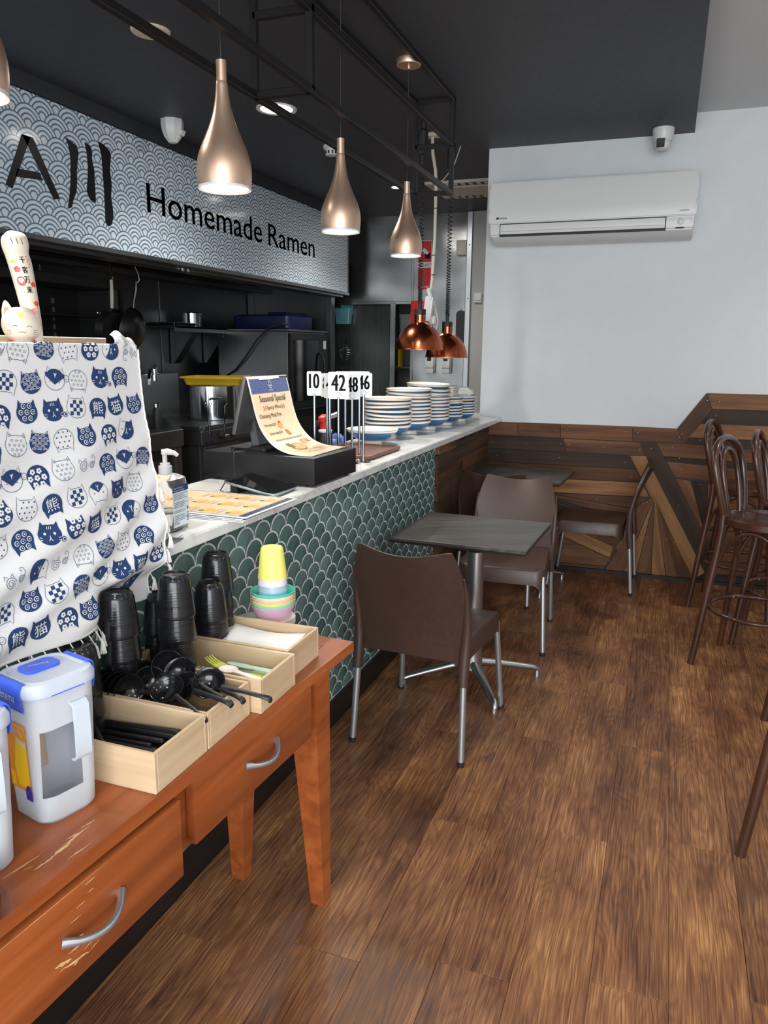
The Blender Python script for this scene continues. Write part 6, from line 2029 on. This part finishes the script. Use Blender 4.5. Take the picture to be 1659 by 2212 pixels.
def headfn(a, b):
    z = B0 + b
    pr = [(0.0, 0.0), (0.016, 0.003), (0.028, 0.012), (0.034, 0.026), (0.0345, 0.036), (0.031, 0.050), (0.022, 0.060), (0.010, 0.0645)]
    r = 0.03
    for (r0, z0), (r1, z1) in zip(pr, pr[1:]):
        if z0 <= b <= z1: r = r0 + (r1 - r0) * (b - z0) / (z1 - z0)
    k = max(-0.97, min(0.97, a / r))
    return Vector((a, -r * 0.86 * math.sqrt(1 - k * k) - 0.0014, z))
m2 = MB()
for s in (-1, 1):
    stroke(m2, [(s * 0.012 - 0.0045, 0.0275), (s * 0.012 - 0.002, 0.030), (s * 0.012 + 0.002, 0.030), (s * 0.012 + 0.0045, 0.0275)], 0.0009, headfn)
    stroke(m2, [(0, 0.0195), (s * 0.003, 0.0175), (s * 0.0065, 0.0195)], 0.0008, headfn)
    for k in range(3): stroke(m2, [(s * 0.019, 0.0215 - k * 0.003), (s * 0.026, 0.022 - k * 0.0038)], 0.0006, headfn)
obj('face_lines', m2, MATS['ink'], ct, smooth=None, recalc=False)
m2 = MB(); put_poly(m2, [(-0.006, 0.056), (0.006, 0.056), (0.004, 0.047), (0.0, 0.044), (-0.005, 0.048)], headfn)
obj('yellow_patch', m2, MATS['cat_yellow'], ct, smooth=None, recalc=False)
obj('collar', MB().tube([(0.0215 * math.cos(2 * PI * i / 28), 0.020 * math.sin(2 * PI * i / 28), B0 + 0.002 + 0.001 * math.sin(2 * PI * i / 28)) for i in range(28)], 0.0028, 8, closed=True), MATS['cat_red'], ct)
obj('bell', MB().lathe([(0, -0.006), (0.005, -0.004), (0.0065, 0.0), (0.005, 0.004), (0, 0.006)], 14), MATS['gold'], ct, (0.004, -0.0265, B0 - 0.004))

# ================================================================== sanitiser, acrylic holder
mat('clear_bottle', (0.93, 0.95, 0.96), 0.08, trans=0.95, ior=1.2)
mat('clear_gel', (0.95, 0.96, 0.96), 0.03, trans=0.95, ior=1.3)
mat('label_white', (0.72, 0.80, 0.84), 0.5)
mat('label_navy', lin(14, 52, 112), 0.45)
mat('text_grey', lin(90, 110, 130), 0.6)
t = thing('hand_sanitiser', 'clear pump bottle of hand sanitiser with a white pump on the counter', 'bottle', (-1.166, 1.590, CZ), math.radians(4))
def bt(w, d, z, r=0.022): return [(a, b, z) for a, b in rrect(w, d, r, 6)]
_bl = [(0.072, 0.092, 0.0), (0.078, 0.100, 0.005), (0.078, 0.100, 0.118), (0.074, 0.096, 0.132), (0.052, 0.060, 0.141), (0.034, 0.034, 0.144)]
obj('bottle', MB().loft([bt(w, d, z, min(0.024, w / 2.3)) for w, d, z in _bl]), MATS['clear_bottle'], t, smooth=40)
obj('gel', MB().loft([bt(w, d, z, 0.02) for w, d, z in ((0.066, 0.086, 0.004), (0.071, 0.093, 0.009), (0.071, 0.093, 0.048))]), MATS['clear_gel'], t, smooth=40)
pm = obj('pump', MB().lathe([(0.0, 0.141), (0.0165, 0.141), (0.0165, 0.163), (0.0125, 0.1635), (0.0122, 0.170), (0.006, 0.1705), (0.0058, 0.190), (0.008, 0.192), (0.008, 0.198), (0, 0.200)], 24, capb=False, capt=False), MATS['white_plastic'], t, smooth=40)
obj('nozzle', MB().tube([(-0.006, -0.004, 0.197), (0.006, 0.004, 0.1985), (0.020, 0.012, 0.195), (0.027, 0.017, 0.188)], [0.0075, 0.0085, 0.006, 0.0045], 10), MATS['white_plastic'], pm)
fl = plane_fn((0.0393, -0.036, 0.0), (0, 1, 0), (0, 0, 1))
m2 = MB(); put_poly(m2, [(0.0, 0.012), (0.074, 0.012), (0.074, 0.116), (0.0, 0.116)], fl)
lb = obj('back_label', m2, MATS['label_white'], t, smooth=None)
fl2 = plane_fn((0.0397, -0.036, 0.0), (0, 1, 0), (0, 0, 1))
m2 = MB(); put_poly(m2, [(0.0, 0.100), (0.074, 0.100), (0.074, 0.116), (0.0, 0.116)], fl2); put_text(m2, 'EFRA', fl2, 0.004, 0.017, 0.024, 0.008)
obj('blue_band', m2, MATS['label_navy'], lb, smooth=None)
m2 = MB()
fl3 = plane_fn((0.0401, -0.036, 0.0), (0, 1, 0), (0, 0, 1))
for k in range(17):
    if k in (4, 9, 12): continue
    stroke(m2, [(0.004, 0.095 - k * 0.0042), (0.004 + (0.050 if k % 3 else 0.064), 0.095 - k * 0.0042)], 0.0013, fl3)
for k in range(6): stroke(m2, [(0.062, 0.022 + k * 0.004), (0.071, 0.022 + k * 0.004)], 0.002, fl3)
obj('small_print', m2, MATS['text_grey'], lb, smooth=None)
m2 = MB(); put_text(m2, 'Sanitiser', fl3, 0.004, 0.109, 0.046, 0.0045); put_text(m2, 'Instant hand', fl3, 0.004, 0.1025, 0.05, 0.0045)
obj('label_lettering', m2, MATS['white_plastic'], lb, smooth=None)
m2 = MB(); put_poly(m2, [(0.062, 0.054), (0.067, 0.061), (0.072, 0.054), (0.067, 0.047)], fl3)
obj('hazard_diamond', m2, MATS['cat_red'], lb, smooth=None)
mat('acrylic', (0.92, 0.94, 0.95), 0.05, trans=0.95, ior=1.15)
t = thing('acrylic_holder', 'small clear acrylic stand between the cloth and the sanitiser', 'holder', (-1.098, 1.478, CZ), math.radians(10))
obj('back_plate', MB().prism([(-0.035, 0.0), (0.035, 0.0), (0.035, 0.07), (0.02, 0.088), (-0.035, 0.09)], lambda a, b, t: (-0.30 * b + t, a, b), 0.0, 0.0025), MATS['acrylic'], t)
obj('foot_plate', MB().b2((0.0, -0.035, 0.0), (0.034, 0.035, 0.0025)).b2((0.032, -0.035, 0.0), (0.0345, 0.035, 0.010)), MATS['acrylic'], t)

# ================================================================== menus
def _beige():
    n = noise(geo('Position'), 40, 4)
    return {'Base Color': ramp(n, (0.3, lin(232, 204, 168)), (0.7, lin(240, 216, 184)))}
mat('beige_paper', rough=0.3, tex=_beige, coat=0.3)
mat('laminate_white', (0.78, 0.79, 0.80), 0.2)
mat('navy_ink', lin(32, 48, 100), 0.35)
mat('brown_ink', lin(70, 48, 40), 0.4)
mat('noodle_yellow', lin(226, 176, 60), 0.4)
mat('broth_orange', lin(224, 164, 104), 0.4)
mat('scallion', lin(92, 92, 40), 0.5)
for k, (dx, dy, rz) in enumerate(((0.0, -0.012, 3.2), (0.006, -0.004, 1.2), (0.002, 0.004, -0.6), (0.008, 0.010, 0.8))):
    names = ('lowest laminated menu of the stack on the counter edge', 'laminated menu just above the lowest in the stack', 'laminated menu just under the top one of the stack', 'topmost laminated menu with nine noodle bowls printed on it')
    t = thing('menu', names[k], 'menu', (-1.224 + dx, 1.878 + dy, CZ + 0.0005 + k * 0.0028), math.radians(rz - 1.5), 'laminated menus on the counter')
    obj('sheet', MB().box((0, 0, 0.0009), (0.388, 0.300, 0.0016), None, 0.0004), MATS['laminate_white'], t)
    if k < 3:
        obj('printed_edge', MB().b2((0.165, -0.140, 0.00172), (0.188, 0.142, 0.00195)).b2((-0.18, -0.144, 0.00172), (0.188, -0.140, 0.0019)), MATS['navy_ink'], t)
        continue
    fl = plane_fn((0, 0, 0.00175), (1, 0, 0), (0, 1, 0)); m2 = MB(); put_poly(m2, [(-0.184, -0.138), (0.184, -0.138), (0.184, 0.142), (-0.184, 0.142)], fl)
    pg = obj('page', m2, MATS['beige_paper'], t, smooth=None)
    fl = plane_fn((0, 0, 0.0020), (1, 0, 0), (0, 1, 0)); m2 = MB(); put_poly(m2, [(0.162, -0.138), (0.184, -0.138), (0.184, 0.142), (0.162, 0.142)], fl); stroke(m2, [(-0.183, 0.1405), (0.183, 0.1405)], 0.003, fl); stroke(m2, [(-0.183, -0.1365), (0.183, -0.1365)], 0.003, fl)
    obj('navy_band', m2, MATS['navy_ink'], pg, smooth=None)
    m5 = MB()
    def bowl_picture(cx, cy, rx, ry):
        mb = MB()
        put_poly(mb, circ(cx, cy, rx, 20, ry), plane_fn((0, 0, 0.0020), (1, 0, 0), (0, 1, 0)))
        mb.mi = 1; put_poly(mb, circ(cx + 0.002, cy, rx * 0.76, 16, ry * 0.76), plane_fn((0, 0, 0.0022), (1, 0, 0), (0, 1, 0)))
        mb.mi = 2; put_poly(mb, circ(cx - rx * 0.7, cy - ry * 0.6, 0.008, 8), plane_fn((0, 0, 0.0024), (1, 0, 0), (0, 1, 0)))
        obj('bowl_picture', mb, [MATS['noodle_yellow'], MATS['broth_orange'], MATS['scallion']], pg, smooth=None)
    for i in range(3):
        for j in range(3):
            cx, cy = 0.128 - j * 0.086, -0.098 + i * 0.094
            bowl_picture(cx, cy, 0.021, 0.024)
            for q in range(4): stroke(m5, [(cx + 0.028, cy - 0.03 + q * 0.006), (cx + 0.028, cy + 0.02 - (q % 2) * 0.012 + q * 0.006)], 0.0012, fl)
            for q in range(3): stroke(m5, [(cx - 0.036 - q * 0.005, cy - 0.03), (cx - 0.036 - q * 0.005, cy + 0.025 - (q % 2) * 0.02)], 0.0010, fl)
    for i in range(2): bowl_picture(-0.15, -0.05 + i * 0.1, 0.018, 0.02)
    put_text(m5, 'RAMEN', plane_fn((-0.10, -0.06, 0.002), (0, 1, 0), (-1, 0, 0)), 0, 0, 0.09, 0.014)
    obj('menu_text', m5, MATS['brown_ink'], pg, smooth=None, kind='stuff')

# ================================================================== tablet
mat('rod_steel', (0.30, 0.36, 0.42), 0.2, 1.0)
t = thing('tablet', 'black tablet with a grey edge lying slanted before the cash drawer', 'tablet', (-1.196, 2.128, CZ), math.radians(1.5))
tl = Matrix.Rotation(math.radians(11.5), 3, 'Y')
obj('casing', MB().box((0, 0, 0.026), (0.176, 0.172, 0.009), tl, 0.003, 2), MATS['rod_steel'], t)
mat('screen_black', (0.004, 0.004, 0.005), 0.06, spec=0.6)
obj('screen', MB().box((0.0009, 0, 0.0308), (0.170, 0.166, 0.0012), tl, 0.0005), MATS['screen_black'], t)
obj('prop', MB().b2((-0.080, -0.060, 0.0), (-0.055, 0.03, 0.034), 0.003), MATS['black_rubber'], t)
obj('charging_cord', MB().tube([(-0.085, -0.02, 0.040), (-0.11, -0.04, 0.03), (-0.118, -0.055, 0.008), (-0.105, -0.05, 0.002), (-0.085, -0.035, 0.003)], 0.0022, 6), MATS['black_rubber'], t)

# ================================================================== cash drawer with screen and seasonal menu
cd = thing('cash_drawer', 'flat black steel cash drawer on the counter', 'cash drawer', (-1.285, 2.437, CZ), math.radians(-3.0))
obj('case', MB().b2((-0.222, -0.162, 0.010), (0.222, 0.162, 0.100), 0.003, 2), MATS['black_steel'], cd)
obj('drawer_front', MB().b2((-0.229, -0.156, 0.016), (-0.222, 0.156, 0.092), 0.002), MATS['black_steel'], cd)
for x in (-0.19, 0.19):
    for y in (-0.13, 0.13): obj('foot', MB().cyl((x, y, 0.0), (x, y, 0.012), 0.013, 0.015), MATS['black_rubber'], cd)
sc = thing('till_screen', 'grey till screen leaning over the cash drawer with its back to us', 'screen', (-1.372, 2.45, CZ + 0.1004), math.radians(-1))
mat('grey_casing', (0.12, 0.12, 0.125), 0.4, 0.5)
_pm = Matrix.Rotation(math.radians(14), 3, 'Y')
obj('panel', MB().box((0.0, 0, 0.158), (0.016, 0.300, 0.206), _pm, 0.006, 2), MATS['grey_casing'], sc)
obj('glass', MB().box((-0.0082, 0, 0.160), (0.002, 0.288, 0.192), _pm, 0.0005), MATS['screen_black'], sc)
obj('neck', MB().box((-0.01, 0, 0.055), (0.03, 0.09, 0.10), Matrix.Rotation(math.radians(-10), 3, 'Y'), 0.006), MATS['grey_casing'], sc)
obj('base_plate', MB().prism([(a, b) for a, b in rrect(0.15, 0.20, 0.02)], lambda a, b, t: (a + 0.0, b, t), 0.0, 0.008), MATS['black_steel'], sc)
tag(obj('power_lead', MB().tube([(-1.42, 2.34, CZ + 0.105), (-1.40, 2.29, CZ + 0.105), (-1.375, 2.262, CZ + 0.10), (-1.37, 2.252, CZ + 0.06), (-1.36, 2.245, CZ + 0.02), (-1.33, 2.238, CZ + 0.004), (-1.30, 2.230, CZ + 0.004)], 0.0024, 6), MATS['black_rubber']), 'thin black lead running over the front of the cash drawer', 'lead')
ps = thing('seasonal_menu', 'laminated Seasonal Special menu taped to the till screen and curling onto the drawer', 'menu', (0, 0, 0))
_crv = [(-1.342, 1.405), (-1.333, 1.372), (-1.322, 1.330), (-1.309, 1.280), (-1.292, 1.236), (-1.268, 1.201), (-1.238, 1.174), (-1.205, 1.1585), (-1.170, 1.1505), (-1.130, 1.1485), (-1.095, 1.1485)]
_cl = [0.0]
for a, b in zip(_crv, _crv[1:]): _cl.append(_cl[-1] + math.hypot(a[0] - b[0], a[1] - b[1]))
PL = _cl[-1]
def paper(a, b, off=0.0):
    """a along the sheet's width, b down its length"""
    b = max(0, min(PL, b))
    for i in range(len(_crv) - 1):
        if _cl[i] <= b <= _cl[i + 1] + 1e-9:
            f = (b - _cl[i]) / (_cl[i + 1] - _cl[i])
            p0 = _crv[max(0, i - 1)]; p1 = _crv[i]; p2 = _crv[i + 1]; p3 = _crv[min(len(_crv) - 1, i + 2)]
            def cr(k): return 0.5 * (2 * p1[k] + (p2[k] - p0[k]) * f + (2 * p0[k] - 5 * p1[k] + 4 * p2[k] - p3[k]) * f * f + (3 * p1[k] - p0[k] - 3 * p2[k] + p3[k]) * f ** 3)
            tx, tz = p2[0] - p1[0], p2[1] - p1[1]
            l = math.hypot(tx, tz)
            return Vector((cr(0) - tz / l * off, 2.302 + a - 0.02 * b, cr(1) + tx / l * off))
    return Vector((0, 0, 0))
PW = 0.292
obj('sheet', MB().grid(lambda u, v: paper(PW * u, PL * v), 6, 100, lambda u, v: (-0.0006, 0, -0.0009)), MATS['laminate_white'], ps, smooth=60)
P_ = lambda k: (lambda a, b: paper(a, b, 0.0012 + 0.0006 * k))
mx = 0.008
pg = obj('page', MB().grid(lambda u, v: paper(mx + (PW - 2 * mx) * u, 0.012 + (PL - 0.020) * v, 0.0005), 4, 100), MATS['beige_paper'], ps, smooth=60)
def _hdr():
    x, y, z = sep(geo('Position'))
    d = seigaiha(y, z, 0.0155, 0.0085)
    return {'Base Color': rings(d, lin(120, 140, 190), lin(36, 52, 104), [(0.97, 0.045), (0.72, 0.045), (0.46, 0.05)])}
mat('wave_header', rough=0.3, tex=_hdr)
obj('header', MB().grid(lambda u, v: paper(mx + (PW - 2 * mx) * u, 0.012 + 0.050 * v, 0.0010), 4, 16), MATS['wave_header'], pg, smooth=60)
m2 = MB()
def ptext(mb, s, a, b, w, h, k=1): put_text(mb, s, lambda u, v: P_(k)(u, b - v), a, 0, w, h, bold=0.012)
ptext(m2, 'Seasonal Special', 0.050, 0.099, 0.190, 0.030)
obj('menu_title', m2, MATS['brown_ink'], pg, smooth=None, recalc=False); m2 = MB()
ptext(m2, 'Spicy Miso', 0.088, 0.123, 0.105, 0.017)
obj('menu_title', m2, MATS['brown_ink'], pg, smooth=None, recalc=False); m2 = MB()
ptext(m2, 'Choosing Meat First', 0.022, 0.152, 0.160, 0.019)
obj('menu_title', m2, MATS['brown_ink'], pg, smooth=None, recalc=False); m2 = MB()
ptext(m2, 'Pork chashu $23.9', 0.032, 0.181, 0.085, 0.012)
ptext(m2, 'Chicken chashu $24.9', 0.038, 0.214, 0.095, 0.012)
ptext(m2, 'Mix flavour (Pork chashu and chicken chashu) $24.9', 0.042, 0.246, 0.205, 0.012)
for k in range(6): stroke(m2, [(0.05 + (k % 2) * 0.05, 0.318 + k * 0.009), (0.16 + (k % 3) * 0.04, 0.318 + k * 0.009)], 0.0016, P_(1))
for k in range(4): stroke(m2, [(0.19, 0.322 + k * 0.010), (0.268, 0.322 + k * 0.010)], 0.0014, P_(1))
obj('menu_text', m2, MATS['brown_ink'], pg, smooth=None, recalc=False, kind='stuff')
m2 = MB()
for a in (0.064, 0.078, 0.200, 0.214):
    put_poly(m2, [(a, 0.106), (a + 0.004, 0.106), (a + 0.0045, 0.115), (a + 0.001, 0.121), (a - 0.004, 0.123), (a - 0.004, 0.121), (a - 0.001, 0.117), (a, 0.112)], P_(1))
obj('chilli_picture', m2, MATS['cat_red'], pg, smooth=None, recalc=False)
m2, m3, m4 = MB(), MB(), MB()
for cx, cy in ((0.140, 0.178), (0.205, 0.268)):
    put_poly(m2, circ(cx, cy, 0.016, 14, 0.013), P_(1), 0.008)
    stroke(m3, circ(cx, cy + 0.004, 0.016, 14, 0.013), 0.0013, P_(2), True); put_poly(m3, [(cx - 0.010, cy - 0.006), (cx, cy - 0.017), (cx + 0.010, cy - 0.006)], P_(2))
for cx, cy in ((0.165, 0.213), (0.238, 0.264)):
    for k in range(3):
        put_poly(m2, [(cx + k * 0.008 - 0.012, cy - 0.012 + k * 0.002), (cx + k * 0.008 - 0.004, cy - 0.014 + k * 0.002), (cx + k * 0.008 + 0.004, cy + 0.012), (cx + k * 0.008 - 0.005, cy + 0.012)], P_(1))
        stroke(m3, [(cx + k * 0.008 - 0.010, cy - 0.013), (cx + k * 0.008, cy + 0.012)], 0.002, P_(2))
put_poly(m2, circ(0.130, 0.292, 0.046, 22, 0.024), P_(1), 0.012)
stroke(m4, circ(0.130, 0.292, 0.046, 24, 0.024), 0.0022, P_(2), True)
put_poly(m4, [(0.075, 0.262), (0.098, 0.262), (0.112, 0.285), (0.098, 0.296), (0.084, 0.284)], P_(2), 0.01)
obj('meat_picture', m2, MATS['broth_orange'], pg, smooth=None, recalc=False); obj('meat_outline', m3, MATS['cat_red'], pg, smooth=None, recalc=False); obj('leaf_picture', m4, MATS['scallion'], pg, smooth=None, recalc=False)
m2 = MB(); stroke(m2, circ(0.146, 0.034, 0.011, 16, 0.012), 0.002, P_(2), True); put_poly(m2, circ(0.146, 0.036, 0.007, 10, 0.003), P_(2)); ptext(m2, 'KAWA', 0.134, 0.056, 0.026, 0.006, 2)
stroke(m2, [(0.150, 0.022), (0.146, 0.014), (0.140, 0.020)], 0.0018, P_(2))
obj('emblem', m2, MATS['laminate_white'], pg, smooth=None, recalc=False)
m2 = MB()
for a, b, w in ((0.075, 0.004, 0.10), (0.155, 0.002, 0.07)): 
    put_poly(m2, [(a, b), (a + w, b - 0.001), (a + w, b + 0.012), (a, b + 0.013)], P_(3))
obj('tape_strip', m2, MATS['paper_white'], ps, smooth=None, recalc=False)

# ================================================================== table-number stands
def number_stand(x, y, zc, ang, txt, w, h, label):
    t = thing('number_stand', label, 'number stand', (x, y, CZ), 0, 'table number stands on the counter')
    zc -= CZ
    obj('base', MB().lathe([(0.0, 0.0), (0.032, 0.0), (0.033, 0.002), (0.030, 0.005), (0.008, 0.007), (0.0, 0.007)], 28, capb=False, capt=False), MATS['chrome'], t)
    obj('rod', MB().cyl((0, 0, 0.005), (0, 0, zc - h * 0.42), 0.0052, n=12), MATS['rod_steel'], t)
    ca, sa = math.cos(ang), math.sin(ang)
    R_ = Vector((ca, sa, 0)); N_ = Vector((sa, -ca, 0))
    mb = MB()
    for off in (0.0035, -0.0035):
        mb.tube([Vector((0, 0, zc - h * 0.36)) + R_ * (0.010 * math.cos(2 * PI * i / 16)) + N_ * off + Vector((0, 0, 0.010 * math.sin(2 * PI * i / 16))) for i in range(16)], 0.0012, 5, closed=True)
    obj('ring_clip', mb, MATS['chrome'], t)
    c = obj('number_card', MB().prism(rrect(w, h, 0.006, 3), lambda a, b, tt: R_ * a + N_ * tt + Vector((0, 0, zc + b)), -0.0008, 0.0008), MATS['laminate_white'], t, smooth=None)
    if txt:
        m2 = MB(); put_text(m2, txt, lambda a, b: R_ * a + N_ * 0.0013 + Vector((0, 0, zc + b)), -w * 0.33, -h * 0.20, w * 0.66, h * 0.60, bold=0.035)
        obj('digits', m2, MATS['ink'], c, smooth=None, recalc=False)
number_stand(-1.268, 2.682, 1.371, 0.62, '10', 0.056, 0.092, 'number stand reading 10, standing apart from the bunch')
number_stand(-1.300, 2.872, 1.357, 0.95, '8', 0.060, 0.095, 'number stand with a half hidden narrow card reading 8')
number_stand(-1.272, 2.836, 1.355, 1.15, '4', 0.060, 0.095, 'number stand with a sharply turned card reading 4')
number_stand(-1.200, 2.758, 1.362, 0.38, '42', 0.080, 0.104, 'number stand reading 42 on the biggest, frontmost card')
number_stand(-1.240, 2.920, 1.362, 0.40, '', 0.080, 0.10, 'number stand with a hidden card behind number 42')
number_stand(-1.176, 2.840, 1.353, 0.80, '48', 0.070, 0.098, 'number stand reading 48 on a tilted card beside the biggest one')
number_stand(-1.148, 2.893, 1.361, 0.65, '46', 0.072, 0.094, 'number stand reading 46 at the aisle end of the bunch')
number_stand(-1.195, 2.965, 1.362, 0.30, '', 0.085, 0.10, 'number stand with a blank card behind number 46')

# ================================================================== tray, torch and odds and ends
mat('walnut', rough=0.4, tex=wood_tex(lin(74, 46, 32), lin(104, 68, 48), lin(128, 88, 62), axis='y', fine=40, patch=8, tone=0.0))
t = thing('wooden_tray', 'brown wooden tray lying on the counter before the bowls', 'tray', (-1.275, 3.135, CZ))
obj('tray_board', MB().loft([[(a, b, z) for a, b in rrect(w, l, 0.02)] for w, l, z in ((0.27, 0.385, 0.0), (0.285, 0.40, 0.006), (0.285, 0.40, 0.019), (0.279, 0.394, 0.021), (0.262, 0.377, 0.021), (0.256, 0.371, 0.010))]), MATS['walnut'], t)
obj('inner_groove', MB().tube([(a, b, 0.0105) for a, b in rrect(0.250, 0.365, 0.02)], 0.0015, 5, closed=True), MATS['walnut'], t)
t = thing('gas_torch', 'red kitchen torch on a black gas can behind the number stands', 'torch', (-1.445, 3.17, CZ))
obj('gas_can', MB().lathe([(0.0, 0), (0.032, 0.0), (0.033, 0.004), (0.033, 0.075), (0.028, 0.09), (0.015, 0.095)], 28, capb=False), MATS['black_paint'], t)
obj('collar', MB().lathe([(0.031, 0.084), (0.033, 0.092), (0.02, 0.10)], 24), MATS['white_plastic'], t)
obj('head', MB().box((0.0, 0.0, 0.118), (0.04, 0.042, 0.05), None, 0.01, 2).box((-0.003, -0.012, 0.148), (0.034, 0.05, 0.026), Matrix.Rotation(0.25, 3, 'X'), 0.008, 2), MATS['sign_red'], t)
obj('nozzle', MB().tube([(0.0, 0.01, 0.146), (0.02, 0.05, 0.156), (0.03, 0.075, 0.162)], [0.011, 0.011, 0.012], 14), MATS['aluminium'], t)
obj('valve_knob', MB().cyl((-0.02, -0.03, 0.125), (-0.03, -0.045, 0.125), 0.012), MATS['black_rubber'], t)
mat('blue_film', lin(120, 150, 214), 0.25, trans=0.4)
t = thing('plastic_bag', 'crumpled blue and white plastic bag beside the single bowl', 'bag', (-1.458, 3.33, CZ))
def bag(u, v):
    a = 2 * PI * u; r = 0.045 * math.sin(PI * min(0.98, v * 0.9 + 0.08)) ** 0.6
    r *= 1 + 0.22 * math.sin(5 * a + 3 * v) * math.sin(7 * v + a)
    return (r * math.cos(a) * 0.75, r * math.sin(a) * 1.3, 0.001 + 0.058 * v + 0.006 * math.sin(6 * a) * v)
obj('film', MB().grid(bag, 28, 12), MATS['blue_film'], t, smooth=25)
obj('printed_patch', MB().box((0.02, -0.02, 0.05), (0.03, 0.03, 0.004), Matrix.Rotation(0.4, 3, 'Y')), MATS['clip_blue'], t)
t = thing('orange_cap', 'small orange cap lying beside the torch', 'cap', (-1.400, 3.00, CZ))
obj('cap', MB().lathe([(0.0, 0), (0.014, 0), (0.016, 0.003), (0.015, 0.022), (0.012, 0.025), (0, 0.025)], 20, capb=False, capt=False), MATS['juice_orange'], t)
obj('grip_ring', MB().tube([(0.0162 * math.cos(2 * PI * i / 20), 0.0162 * math.sin(2 * PI * i / 20), 0.004) for i in range(20)], 0.0015, 5, closed=True), MATS['juice_orange'], t)

# ================================================================== stacked bowls
mat('bowl_white', lin(236, 232, 222), 0.14)
def _blue():
    x, y, z = sep(coords('Object'))
    n = noise(comb(x * 5, y * 5, z * 140), 1.0, 4)
    return {'Base Color': ramp(n, (0.3, lin(34, 82, 130)), (0.7, lin(60, 116, 166)))}
mat('bowl_blue', rough=0.15, tex=_blue)
mat('bowl_brown', lin(186, 160, 130), 0.3)
def bowl_mesh(nm, band, rim):
    mb = MB()
    mb.lathe([(0.0, 0.006), (0.040, 0.006), (0.042, 0.0), (0.046, 0.0), (0.048, 0.002), (0.0475, 0.016), (0.056, 0.020), (0.060, 0.0215)], 40, capb=False, capt=False)
    mb.mi = 1
    mb.lathe([(0.060, 0.0215), (0.080, 0.029), (0.100, 0.040), (0.1145, 0.053), (0.1230, 0.0640)], 40, capb=False, capt=False)
    mb.mi = 0
    mb.lathe([(0.1230, 0.0640), (0.1258, 0.0685), (0.1275, 0.0725)], 40, capb=False, capt=False)
    mb.mi = 2
    mb.lathe([(0.1275, 0.0725), (0.1280, 0.0750), (0.1260, 0.0762)], 40, capb=False, capt=False)
    mb.mi = 0
    mb.lathe([(0.1260, 0.0762), (0.1235, 0.0735), (0.1130, 0.058), (0.098, 0.0455), (0.078, 0.034), (0.05, 0.025), (0.0, 0.022)], 40, capb=False, capt=False)
    bmesh.ops.remove_doubles(mb.bm, verts=mb.bm.verts[:], dist=1e-5)
    me = mb.mesh(nm, 40)
    for m in ('bowl_white', band, rim): me.materials.append(MATS[m])
    return me
_bm = bowl_mesh('ramen_bowl', 'bowl_blue', 'bowl_brown')
_gm = bowl_mesh('grey_bowl', 'grey_panel', 'grey_panel')
mat('bowl_grey', lin(196, 198, 192), 0.2)
def bowls(x, y, n, pitch, sc, where, nm='ramen_bowl', me=None, tilt=(), group='blue banded ramen bowls stacked on the counter', z=CZ, kind='blue banded bowl'):
    for k in range(n):
        o = bpy.data.objects.new(nm, me or _bm); C.objects.link(o)
        o.location = (x + (rnd.uniform(-0.003, 0.003) if k else 0), y + (rnd.uniform(-0.003, 0.003) if k else 0), z + 0.0003 + k * pitch * sc)
        o.scale = (sc, sc, sc)
        tl = dict(tilt).get(k, 0.0)
        o.rotation_euler = (rnd.uniform(-0.012, 0.012) if k else 0, (tl or rnd.uniform(-0.012, 0.012)) if k else 0, rnd.uniform(0, 6))
        if tl: o.rotation_euler = (tl * 0.4, tl, 0)
        if n == 1: tag(o, '%s standing alone %s' % (kind, where), 'bowl', group)
        else: tag(o, '%s, %s of the stack %s' % (kind, _ord[n - 1 - k] if k else 'lowest', where), 'bowl', group)
bowls(-1.335, 3.485, 1, 0.02, 1.0, 'before the stacks')
bowls(-1.355, 3.755, 8, 0.0196, 1.0, 'just behind the single bowl', tilt=((3, 0.05), (5, -0.035)))
bowls(-1.328, 4.022, 10, 0.0192, 1.0, 'between two others, holding ten', tilt=((8, 0.03),))
bowls(-1.300, 4.300, 11, 0.0190, 1.0, 'that is tallest, under the copper lamps', tilt=((8, 0.10), (9, 0.09), (10, 0.03)))
bowls(-1.283, 4.605, 7, 0.0205, 0.90, 'with white tubs on top', tilt=((4, -0.06),))
bowls(-1.265, 4.910, 7, 0.0215, 0.80, 'nearest the partition wall')
bowls(-1.300, 5.150, 5, 0.024, 0.72, 'by the partition wall', 'grey_bowl', _gm, group='grey bowls by the partition wall', kind='small plain grey bowl')
_zt = CZ + 0.0003 + (6 * 0.0205 + 0.0765) * 0.90
for k in range(5):
    o = obj('takeaway_tub', MB().loft([[(a, b, 0) for a, b in rrect(0.14, 0.13, 0.02)], [(a, b, 0.010) for a, b in rrect(0.145, 0.135, 0.02)], [(a, b, 0.0115) for a, b in rrect(0.12, 0.11, 0.02)]]), MATS['white_plastic'], None, (-1.285 + 0.003 * (k % 2), 4.608, _zt + 0.0025 + k * 0.0118))
    tag(o, 'shallow white takeaway tub, %s of those on the bowl stack' % (_ord[4 - k] if k else 'lowest'), 'tub', 'white tubs on a bowl stack')
t = thing('clear_dome', 'clear plastic dome resting on the grey bowls', 'dome', (-1.300, 5.150, CZ + 0.0003 + 0.72 * (4 * 0.024 + 0.0762)))
obj('dome', MB().lathe([(0.092, 0.0), (0.092, 0.008), (0.086, 0.02), (0.074, 0.055), (0.05, 0.080), (0.02, 0.090), (0.0, 0.091), (0.0, 0.089), (0.02, 0.088), (0.049, 0.078), (0.072, 0.054), (0.084, 0.02), (0.09, 0.008), (0.09, 0.0)], 32, capb=False, capt=False), MATS['acrylic'], t, smooth=60)
obj('rim', MB().tube([(0.0925 * math.cos(2 * PI * i / 32), 0.0925 * math.sin(2 * PI * i / 32), 0.0018) for i in range(32)], 0.0018, 6, closed=True), MATS['acrylic'], t)
